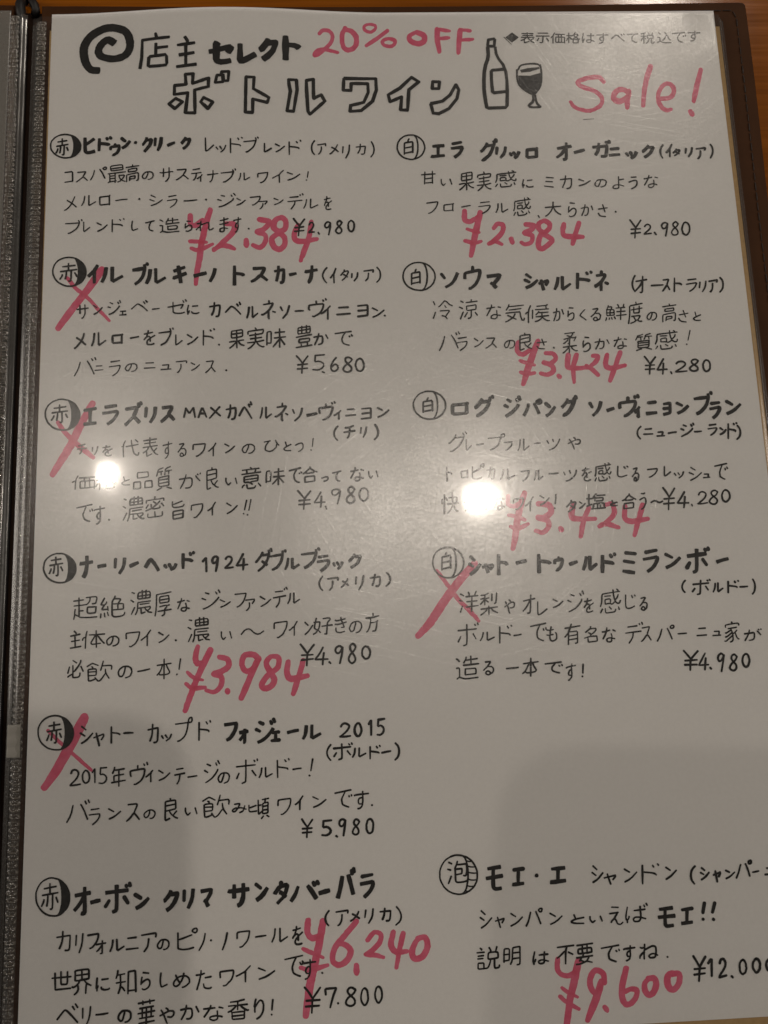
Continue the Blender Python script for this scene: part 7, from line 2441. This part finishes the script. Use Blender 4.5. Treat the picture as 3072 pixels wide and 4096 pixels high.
[[1721,5354,-5,3,-8,11,-34,34,-9,7,-7,11,-12,10,-9,10,-12,10,-20,23,-10,17,-9,27,-1,7,-1,10,1,14,4,16,5,6,9,7,12,8,7,3,11,1,18,-4,19,-7,17,-14,14,-21,7,-15,2,-8,1,-10,-2,-7,-7,-14,-19,-18,-12,-6,-12,-4,13,-12,12,-14,44,-44,13,-16,1,-9,-4,-8,-8,-4],
[1636,5485,1,-1,11,1,10,5,13,10,6,9,0,5,-7,19,-9,10,-12,10,-8,4,-12,2,-10,-5,-6,-6,1,-18,4,-15,8,-18]],
[[1719,5568,-7,2,-3,4,-5,32,2,11,5,10,6,4,6,1,7,-3,5,-9,3,-7,0,-8,-2,-11,0,-11,-3,-7,-3,-4,-3,-3]],
[[1820,5415,-8,2,-18,13,-23,29,0,6,3,6,5,3,8,0,5,-2,30,-33,4,-1,5,1,7,3,3,3,0,10,-6,13,-5,7,-29,26,-13,8,-27,16,-1,4,0,4,4,6,6,3,7,0,35,-16,16,-11,25,-23,5,-7,7,-18,3,-13,0,-8,-1,-8,-7,-10,-6,-5,-13,-6]],
[[1784,5519,-13,2,-7,4,-1,4,0,5,2,4,3,3,24,7,12,0,23,3,12,4,13,2,10,3,7,-2,2,-2,1,-5,-1,-5,-3,-3,-14,-5,-14,-8,-29,-7,-18,-3]],
[[1917,5418,-5,3,-6,5,-6,17,-2,11,-5,11,-5,21,0,8,2,9,5,12,11,16,20,12,16,3,11,-2,11,-1,13,-2,12,-2,7,-4,2,-4,0,-5,-4,-6,-5,-2,-9,-1,-28,1,-11,-1,-11,-6,-7,-11,-2,-8,0,-15,7,-21,5,-25,-2,-6,-4,-4,-5,-3]],
[[1967,5427,-5,3,-3,3,-9,22,-2,10,-6,22,-8,32,-16,83,0,6,4,4,5,2,6,-1,4,-3,2,-3,4,-18,5,-14,2,-11,6,-22,2,-10,4,-11,2,-11,5,-11,15,-54,0,-7,-3,-6,-6,-4]],
[[2073,5450,-20,3,-13,4,-4,2,-3,5,-1,5,-8,7,-8,11,-15,27,-3,7,-2,13,0,7,4,19,4,7,8,9,8,4,8,3,9,0,10,0,11,-3,14,-6,8,-5,10,-12,11,-16,12,-29,-4,-34,-8,-15,-7,-8,-5,-3,-9,-2],
[2070,5478,4,0,1,1,4,10,0,18,-4,13,-12,18,-6,7,-8,4,-11,3,-4,0,-3,-5,-2,-6,1,-8,3,-15,13,-26,3,-4,10,-8]]],[]),
 ('wine_entry',['泡', 'entry6r'],[[40,2387,5350,19,19],
[39,2380,5383,19,14],
[36,2383,5434,27,-15,30,-32],
[35,2494,5414,10,-15,1,-6,-46,11],
[35,2483,5436,-9,-39,-3,-11],
[35,2543,5371,24,16],
[37,2540,5432,33,-14,30,-27],
[40,2621,5436,15,-27,9,-31,3,-8],
[37,2698,5428,-13,-38,-9,-23],
[37,2691,5360,3,6,4,4,9,-2,0,-3,2,-4,1,-7,-7,-1,-6,1,-5,5],
[37,2751,5380,27,16],
[34,2751,5434,31,-12,32,-26],
[40,2878,5394,8,21],
[40,2929,5409,-50,7,-21,12,21,8,48,2],
[39,2963,5407,-1,15,12,14,14,-8],
[41,3018,5408,8,23],
[35,3117,5368,-35,-3],
[35,3092,5423,7,4,7,19,4,4,13,3,13,-10],
[41,3114,5393,-45,4],
[40,3074,5440,5,-8,13,-10,4,-7,13,-17,0,-5],
[35,3172,5416,-5,13,-7,4],
[41,3269,5356,5,9],
[35,3259,5372,-3,-9],
[41,3260,5384,-17,2,-41,2],
[36,3160,5445,1,-10,-7,-8,2,-18,10,-39],
[39,3235,5369,0,44,0,11,-6,12,-7,6,-9,1,-14,-1,-5,-6,0,-7,8,-7,7,-1,22,1,29,9],
[81,3419,5424,-92,4],
[86,3406,5471,-32,3,-8,-3,-5,-5,7,-80],
[85,3410,5384,-73,5],
[73,3486,5394,-7,68],
[88,3514,5392,-54,5],
[73,3449,5464,3,0,58,-4],
[88,3583,5369,-13,48],
[67,3567,5448,3,2],
[88,3639,5371,-17,46],
[74,3623,5452,3,2],
[41,2377,5541,1,-3,-7,-5],
[36,2356,5584,27,-1],
[35,2391,5553,-38,1],
[37,2459,5529,-8,24],
[41,2418,5532,8,13,-2,9],
[43,2443,5589,-2,31,2,13,18,-2,5,-4,1,-8],
[39,2386,5569,-28,2],
[41,2452,5554,7,2,4,3,0,21,-3,3,-17,3,-24,2,-8,-1,-2,-4,3,-23,6,-5,34,-1],
[35,2385,5631,1,-26,-30,0,-2,28,44,-1,9,-4,7,-12,6,-15,3,-13],
[36,2540,5564,39,-2],
[40,2539,5592,39,-3],
[38,2521,5569,-29,2],
[35,2492,5607,4,-61,6,-4,17,0,4,3,1,5,-3,46,-7,3,-24,2],
[36,2526,5618,8,-14,3,-13,5,-51,5,-2,31,-4,3,3,-1,3,-4,77,-5,4,-11,1],
[40,2659,5602,-4,9,-5,4],
[44,2725,5579,-13,0,-32,2],
[43,2649,5624,-1,-8,-2,-6,1,-14,9,-31],
[39,2708,5567,-4,34,1,10,-4,9,-3,1,-7,2,-9,0,-8,-5,0,-3,1,-5,8,-3,8,-2,10,1,25,7],
[36,2820,5568,-9,4,-18,17,-19,12],
[41,2835,5575,22,11],
[39,2865,5543,-87,6],
[41,2829,5546,-9,22,-4,62],
[38,2940,5601,-1,7,-8,11,-1,6],
[36,2897,5618,9,3,7,5],
[36,2933,5584,3,-41],
[42,2931,5584,23,-4,4,1,1,-8,-1,-12,-5,-3,-39,3,-21,2,-5,2,-2,5,0,11,0,2,5,3,40,-3],
[42,2877,5605,84,-7],
[40,2882,5545,84,-7],
[37,2873,5637,19,-1,30,-11,6,-2,28,7],
[42,2909,5600,4,-11,-5,-11,3,-34],
[43,2900,5603,-3,12,-6,6],
[35,3105,5580,-2,-6],
[38,3091,5584,-4,-5],
[42,3083,5633,-9,-3,-18,-7,-8,-6,-1,-11,-1,-9,3,-10,6,-9,15,-20],
[36,3104,5554,-94,11],
[40,3164,5587,-7,-1,-6,2,-5,6,-2,5,1,7,3,6,14,0],
[43,3129,5576,7,-2,53,-4],
[38,3139,5631,3,1,3,-2,10,-5,3,-5,5,-17,-1,-16,3,-27],
[41,3241,5572,-17,3,-6,-4],
[41,3238,5595,-11,5,-14,13,-2,10],
[39,3242,5557,-2,25,-4,10,-2,36],
[40,3242,5583,37,-16,7,0,7,1,7,4,1,7,-1,23,-5,12,-3,8,-11,2,-15,0,-5,-6,-1,-3,3,-4,11,-6,11,-1,8,2,14,7],
[44,3358,5624,2,1]],[]),
 ('wine_entry>badge',['泡', 'entry6r'],[[37,2236,5074,14,-5,16,-3,15,1,15,2,14,5,15,5,12,9,12,10,9,12,8,14,6,14,4,15,0,16,-1,16,-3,16,-8,14,-9,14,-12,10,-13,9,-14,7,-14,5,-15,2,-15,1,-15,-3,-15,-4,-13,-6,-13,-8,-11,-10,-11,-12,-7,-14,-7,-14,-4,-15,1,-16,0,-16,5,-16,7,-14,9,-13,10,-12,14,-9,17,-8],
[37,2307,5075,6,6,5,9,4,13,3,15,2,16,1,18,-1,19,-2,18,-3,17,-4,16,-4,14,-6,10,-6,8,-7,4],
[30,2320,5096,15,6,15,-1],
[30,2326,5124,21,6,21,0],
[30,2328,5155,23,6,24,0],
[30,2325,5190,23,6,23,-1],
[30,2319,5222,18,5,19,-1],
[30,2308,5245,12,6,12,-1],
[40,2261,5137,34,-2,1,3,0,3,-2,19,-35,5],
[40,2235,5140,-15,-5],
[40,2237,5171,-16,35],
[40,2227,5101,16,8],
[40,2270,5113,8,2,44,-3,0,38,-5,18,-7,5,-7,-3],
[40,2327,5186,-4,9,-14,6,-36,3,-12,-4,-2,-12,1,-49,-2,-6,12,-22,3,-13]],[]),
 ('wine_entry>wine_name',['泡', 'entry6r'],[[96,2511,5181,-89,10],
[81,2501,5243,-29,3,-9,-4,-6,-8,6,-95],
[82,2503,5136,-70,7],
[85,2597,5153,-6,70],
[95,2624,5151,-52,4],
[77,2561,5227,4,1,57,-4],
[96,2692,5188,3,2],
[80,2810,5158,-5,65],
[77,2847,5157,-73,3],
[97,2764,5225,6,1,77,-5],
[40,2999,5155,19,19],
[39,2992,5188,19,15],
[45,2993,5237,27,-14,29,-31],
[41,3101,5228,15,-15,0,-6,-61,11],
[41,3087,5250,-12,-41,-2,-10],
[42,3167,5179,26,16],
[38,3165,5243,33,-15,34,-31],
[41,3353,5167,-4,-6],
[38,3265,5198,50,6,18,6,4,6],
[37,3326,5175,-5,-9],
[45,3266,5165,-7,91],
[39,3392,5180,22,16],
[44,3389,5240,28,-15,30,-27],
[49,3551,5182,-18,15,-10,27,2,27,14,19],
[45,3586,5192,15,14],
[41,3578,5216,16,9],
[47,3580,5251,21,-11,23,-23],
[49,3675,5240,9,-16,1,-5,-38,12],
[49,3664,5265,-4,-42,-1,-12],
[45,3716,5211,19,10],
[39,3714,5252,23,-9,26,-21],
[41,3770,5252,15,-27,11,-30,5,-10],
[42,3844,5245,-8,-39,-9,-24],
[45,3844,5174,1,8,3,2,8,-2,4,-4,-1,-3,1,-7,-6,-1,-8,3,-3,5],
[40,3863,5227,17,-2,16,-3],
[45,3929,5242,54,0],
[46,3979,5211,-39,-1],
[39,4023,5244,3,-18,1,-4,-19,1],
[40,4000,5246,31,-2],
[40,4054,5199,7,16,2,26,-8,23,-14,17]],[]),
 ('wine_entry>price_text',['泡', 'entry6r'],[[49,3496,5627,14,24,14,28],
[53,3561,5633,-22,29,-14,21,-10,67],
[46,3496,5691,58,-2],
[50,3493,5718,57,-4],
[55,3572,5666,17,-18,4,1,-8,80],
[53,3634,5670,6,-18,16,-4,9,15,-1,18,-14,23,-24,26,-1,7,20,-3,19,-4],
[52,3691,5735,6,7],
[47,3757,5659,5,0,5,4,3,6,4,10,-1,10,2,11,-5,11,-3,9,-6,4,-7,4,-5,0,-5,-4,-3,-6,-3,-9,1,-10,0,-13,2,-10,4,-7,7,-8,7,-2],
[55,3829,5657,8,1,4,3,4,5,3,9,2,10,-3,10,-1,12,-7,7,-3,5,-7,5,-6,0,-5,-6,-3,-5,-5,-9,-1,-9,1,-11,4,-11,6,-7,5,-7,6,-2],
[55,3903,5661,6,-1,4,4,6,5,2,9,0,9,0,9,-4,10,-4,6,-5,5,-6,4,-6,-2,-5,-2,-4,-5,-3,-9,-2,-9,1,-9,3,-9,6,-7,7,-6,5,-2]],[]),
 ('red_price',['entry6r'],[[[2774,5594,-6,2,-5,7,-5,21,-2,26,1,8,4,11,8,11,8,8,9,6,14,5,18,4,20,-1,4,-1,11,-7,7,-5,11,-11,9,-8,3,-6,0,-5,-2,-4,-3,-2,-4,-2,-5,1,-4,1,-14,10,-6,6,-18,7,-7,1,-11,-2,-9,-3,-8,-5,-5,-8,-2,-10,0,-16,3,-10,1,-21,-2,-4,-3,-2,-5,-2]],
[[2880,5608,-8,3,-6,7,-13,37,-6,22,-24,75,-13,37,-4,22,-18,85,-12,63,0,11,-3,9,3,6,5,4,7,2,6,-1,4,-4,2,-3,2,-12,4,-10,6,-21,4,-11,7,-31,4,-11,3,-21,9,-32,1,-11,3,-12,18,-52,5,-10,7,-21,2,-11,6,-11,7,-32,5,-11,8,-32,1,-10,-5,-9,-8,-4]],
[[2788,5737,-5,2,-3,3,-1,4,1,3,7,9,14,12,10,7,25,13,31,12,4,-2,3,-3,0,-3,-2,-5,-48,-28,-26,-19,-7,-4]],
[[2774,5777,-5,1,-3,3,-2,5,0,3,3,5,17,17,26,20,19,12,37,17,4,1,5,-2,3,-4,1,-5,-2,-4,-35,-23,-11,-5,-16,-10,-18,-15,-9,-10,-6,-5,-5,-1]],
[[2968,5656,-7,3,-12,8,-14,15,-10,22,-4,21,0,18,5,17,6,12,5,7,11,10,4,2,6,2,6,-2,11,-5,4,-4,26,-32,3,-5,7,1,4,-1,4,-3,3,-3,2,-8,1,-27,-1,-13,-2,-6,-5,-7,-11,-10,-6,-4,-14,-6,-14,-2],
[2973,5686,5,-1,9,4,6,4,5,6,2,19,0,16,-7,1,-4,2,-17,17,-9,9,-1,0,-8,-19,-1,-17,1,-11,10,-19,4,-7]],
[[2994,5711,-4,1,-4,4,-9,13,-5,13,-10,22,-6,10,-19,42,-10,18,-20,45,-10,26,0,6,4,6,8,3,6,0,6,-4,13,-19,16,-26,9,-13,16,-30,9,-16,5,-15,14,-31,10,-37,0,-6,-1,-5,-5,-4,-6,-3]],
[[3003,5838,-5,2,-3,3,-2,4,0,6,5,10,6,8,10,6,4,1,4,-1,4,-4,2,-8,-1,-7,-4,-8,-9,-9,-6,-3]],
[[3134,5655,-10,3,-5,5,-9,29,-7,13,-13,40,-6,40,0,14,1,15,5,19,12,15,6,6,4,2,8,2,5,0,14,-2,17,-6,10,-9,15,-15,8,-14,7,-20,1,-12,-3,-9,-5,-6,-6,-4,-13,-3,-12,-1,-10,1,-26,8,0,-8,24,-75,4,-12,0,-5,-2,-5,-7,-4],
[3146,5783,6,0,14,2,1,1,0,7,-8,14,-5,6,-11,10,-9,6,-6,0,-3,-1,-2,-3,-6,-22,1,-10,8,-1]],
[[3271,5708,-31,3,-6,6,-2,6,-8,6,-9,10,-2,4,-3,7,-2,10,-1,12,1,11,2,7,8,13,7,8,5,3,12,5,6,0,11,-3,10,-4,6,-3,7,-8,4,-5,12,-19,3,-9,3,-12,-2,-20,-4,-11,-7,-9,-6,-5,-8,-3],
[3257,5738,11,0,2,9,-1,9,-10,22,-9,9,-3,1,-1,-1,-5,-8,-2,-12,-1,-12,3,-6,2,-3,10,-8]],
[[3372,5690,-15,4,-6,3,-10,8,-6,7,-4,10,-4,22,1,13,2,9,2,6,9,15,5,5,10,5,12,3,8,0,8,-2,8,-4,10,-8,8,-8,7,-10,7,-11,2,-6,5,-24,0,-6,-3,-12,-2,-5,-3,-3,-6,-5,-9,-3,-8,-1,-10,1,-7,-2],
[3394,5722,4,0,1,4,-5,21,-7,11,-8,8,-7,3,-3,-4,-4,-11,0,-15,0,-5,4,-11,6,1]]],[]),
]
def pts_of(s, i=0):
    """pen data in twentieths of a millimetre: first point, then steps"""
    x, y = s[i], s[i + 1]; out = [(x / 20, y / 20)]
    for k in range(i + 2, len(s), 2): x += s[k]; y += s[k + 1]; out.append((x / 20, y / 20))
    return out
def soften(P):
    """round the gentle bends of a pen stroke, keep its sharp corners"""
    if len(P) < 3: return P
    out = [P[0]]
    for (ax, ay), (x, y), (bx, by) in zip(P, P[1:], P[2:]):
        c = ((x - ax) * (bx - x) + (y - ay) * (by - y)) / ((math.hypot(x - ax, y - ay) * math.hypot(bx - x, by - y)) or 1)
        k = .25 if c > .35 else .08
        out += [(x + (ax - x) * k, y + (ay - y) * k), (x + (bx - x) * k, y + (by - y) * k)]
    return out + [P[-1]]
class Ink:
    def __init__(s): s.v = []; s.f = []; s.k = 0
    def vert(s, x, y, dz): s.v.append((x, y, page_z(x, y) + dz)); return len(s.v) - 1
    def run(s, P, w, rnd, ends=(True, True)):
        """one pen run without sharp turns: mitred ribbon with round ends"""
        Q = [P[0]]
        for a, b in zip(P, P[1:]):
            n = max(1, int(math.dist(a, b) / 1.6))
            Q += [(a[0] + (b[0] - a[0]) * k / n, a[1] + (b[1] - a[1]) * k / n) for k in range(1, n + 1)]
        s.k += 1; dz = .075 + .0022 * (s.k % 12)
        n = len(Q); T = []
        for i in range(n):
            a, b = Q[max(0, i - 1)], Q[min(n - 1, i + 1)]; L = math.dist(a, b) or 1
            T.append(((b[0] - a[0]) / L, (b[1] - a[1]) / L))
        ph = rnd.uniform(0, 6); L_, R_ = [], []
        for i, ((x, y), (tx, ty)) in enumerate(zip(Q, T)):
            t = i / (n - 1); h = w / 2 * (1 + .07 * math.sin(ph + t * 5) + rnd.uniform(-.05, .05)) * (1 - .16 * max(0, t - .7) / .3)
            L_.append(s.vert(x - ty * h, y + tx * h, dz)); R_.append(s.vert(x + ty * h, y - tx * h, dz))
        for i in range(n - 1): s.f.append((L_[i], R_[i], R_[i + 1], L_[i + 1]))
        for i, sg in ((0, -1), (n - 1, 1)):
            x, y = Q[i]; tx, ty = T[i]; h = w / 2 * (.95 if sg < 0 else .82)
            ck = .28 if w > .8 and ends[0 if sg < 0 else 1] and n > 2 and math.dist(Q[0], Q[-1]) > w * 1.3 else .9        # a broad nib leaves a blunt end
            fan = [s.vert(x + tx * h * sg * math.cos(a) * ck - ty * h * math.sin(a), y + ty * h * sg * math.cos(a) * ck + tx * h * math.sin(a), dz) for a in (-1.2, -.55, 0, .55, 1.2)]
            s.f.append((R_[i], *fan, L_[i]) if sg > 0 else (L_[i], *fan[::-1], R_[i]))
    def stroke(s, P, w, rnd):
        cur = [P[0]]; first = True
        for i in range(1, len(P)):
            cur.append(P[i])
            if i < len(P) - 1:
                a = (P[i][0] - P[i - 1][0], P[i][1] - P[i - 1][1]); b = (P[i + 1][0] - P[i][0], P[i + 1][1] - P[i][1])
                c = (a[0] * b[0] + a[1] * b[1]) / ((math.hypot(*a) * math.hypot(*b)) or 1)
                if c < .25: s.run(cur, w, rnd, (first, False)); cur = [P[i]]; first = False
        s.run(cur, w, rnd, (first, True))
    def build(s, name, mat, parent): return mesh_obj(name, s.v, s.f, mat, parent)
def flat_fill(loops, dz):
    """filled outline with holes -> bmesh laid on the sheet"""
    cu = bpy.data.curves.new('outline', 'CURVE'); cu.dimensions = '2D'; cu.fill_mode = 'BOTH'
    for lp in loops:
        sp = cu.splines.new('POLY'); sp.points.add(len(lp) - 1); sp.use_cyclic_u = True
        for q, (x, y) in zip(sp.points, lp): q.co = (x, -y, 0, 1)
    o = bpy.data.objects.new('outline', cu); me = bpy.data.meshes.new_from_object(o)
    bm = bmesh.new(); bm.from_mesh(me); bpy.data.meshes.remove(me); bpy.data.objects.remove(o); bpy.data.curves.remove(cu)
    X = [v.co.x for v in bm.verts]; Y = [v.co.y for v in bm.verts]
    if not X: return bm
    for ax, lo, hi, st in ((0, min(X), max(X), 2.5), (1, min(Y), max(Y), 8.0)):
        p = math.floor(lo / st) * st + st
        while p < hi:
            nrm = (1, 0, 0) if ax == 0 else (0, 1, 0)
            bmesh.ops.bisect_plane(bm, geom=bm.verts[:] + bm.edges[:] + bm.faces[:], plane_co=(p, p, 0), plane_no=nrm); p += st
    for v in bm.verts: v.co = V(v.co.x, -v.co.y, page_z(v.co.x, -v.co.y) + dz)
    bmesh.ops.recalc_face_normals(bm, faces=bm.faces)
    if bm.faces and sum(f.normal.z for f in bm.faces) < 0: bmesh.ops.reverse_faces(bm, faces=bm.faces)
    return bm
def merge(bms):
    out = bmesh.new()
    for b in bms:
        me = bpy.data.meshes.new('tmp'); b.to_mesh(me); b.free(); out.from_mesh(me); bpy.data.meshes.remove(me)
    return out
ENTRY = {'entry1': 'red wine entry, topmost of the left column', 'entry2': 'second red wine entry, crossed out in red', 'entry3': 'third red wine entry, crossed out in red',
         'entry4': 'fourth red wine entry, with a red price', 'entry5': 'fifth red wine entry, crossed out in red', 'entry6': 'sixth red wine entry, lowest of the left column',
         'entry1r': 'white wine entry, topmost of the right column', 'entry2r': 'second white wine entry, with a red price', 'entry3r': 'third white wine entry, under the lamp glare',
         'entry4r': 'fourth white wine entry, crossed out in red', 'entry6r': 'sparkling wine entry, lowest of the right column'}
rnd = random.Random(11); last = None
red_layer = 0
for name, tags, strokes, fills in INK:
    if name.startswith('red') or name == 'cross_out_mark':
        bms = []
        for j, s in enumerate(strokes): bms.append(flat_fill([pts_of(l) for l in s], .012 + .0028 * j))
        bm_obj(name, merge(bms), M_red, sheet); continue
    sub = '>' in name
    ink = Ink()
    for s in strokes: ink.stroke(pts_of(s, 1) if name in ('printed_notice', 'title_writing') else soften(pts_of(s, 1)), s[0] / 100 * (1.55 if name.startswith('print') else 1.0 if name == 'spiral_doodle' else 1.32 if s[0] < 85 else 1.16), rnd)
    mat = M_print if name.startswith('print') else M_black
    for q in fills:
        b = flat_fill([pts_of(q)], .073); base = len(ink.v)
        b.verts.ensure_lookup_table(); b.verts.index_update()
        ink.v += [(v.co.x * 1000, -v.co.y * 1000, v.co.z * 1000) for v in b.verts]
        ink.f += [tuple(base + v.index for v in f.verts) for f in b.faces]; b.free()
    o = ink.build(name.split('>')[-1], mat, last if sub else sheet)
    if name == 'wine_entry': last = o; o['label'] = ENTRY[tags[1]]

# ------------------------------------------------------------------ the phone that took the picture; it shades the lower part of the page
R3 = Matrix((r_, -u_ * -1 * -1, b_)).transposed()
def phone_pt(x, y, z): return Vector(V(*CAM_POS)) + r_ * (x / 1000) + u_ * (y / 1000) + b_ * (z / 1000)
def phone_slab(outline, z0, z1, bev):
    bm = bmesh.new(); f = bm.faces.new([bm.verts.new(Vector((x / 1000, y / 1000, z0 / 1000))) for x, y in outline])
    g = bmesh.ops.extrude_face_region(bm, geom=[f])
    for v in g['geom']:
        if isinstance(v, bmesh.types.BMVert): v.co.z = z1 / 1000
    bmesh.ops.recalc_face_normals(bm, faces=bm.faces)
    if bev: bmesh.ops.bevel(bm, geom=[e for e in bm.edges if abs(e.verts[0].co.z - e.verts[1].co.z) < 1e-6], offset=bev / 1000, segments=3, affect='EDGES')
    for v in bm.verts: v.co = phone_pt(v.co.x * 1000, v.co.y * 1000, v.co.z * 1000)
    bmesh.ops.recalc_face_normals(bm, faces=bm.faces)
    return bm
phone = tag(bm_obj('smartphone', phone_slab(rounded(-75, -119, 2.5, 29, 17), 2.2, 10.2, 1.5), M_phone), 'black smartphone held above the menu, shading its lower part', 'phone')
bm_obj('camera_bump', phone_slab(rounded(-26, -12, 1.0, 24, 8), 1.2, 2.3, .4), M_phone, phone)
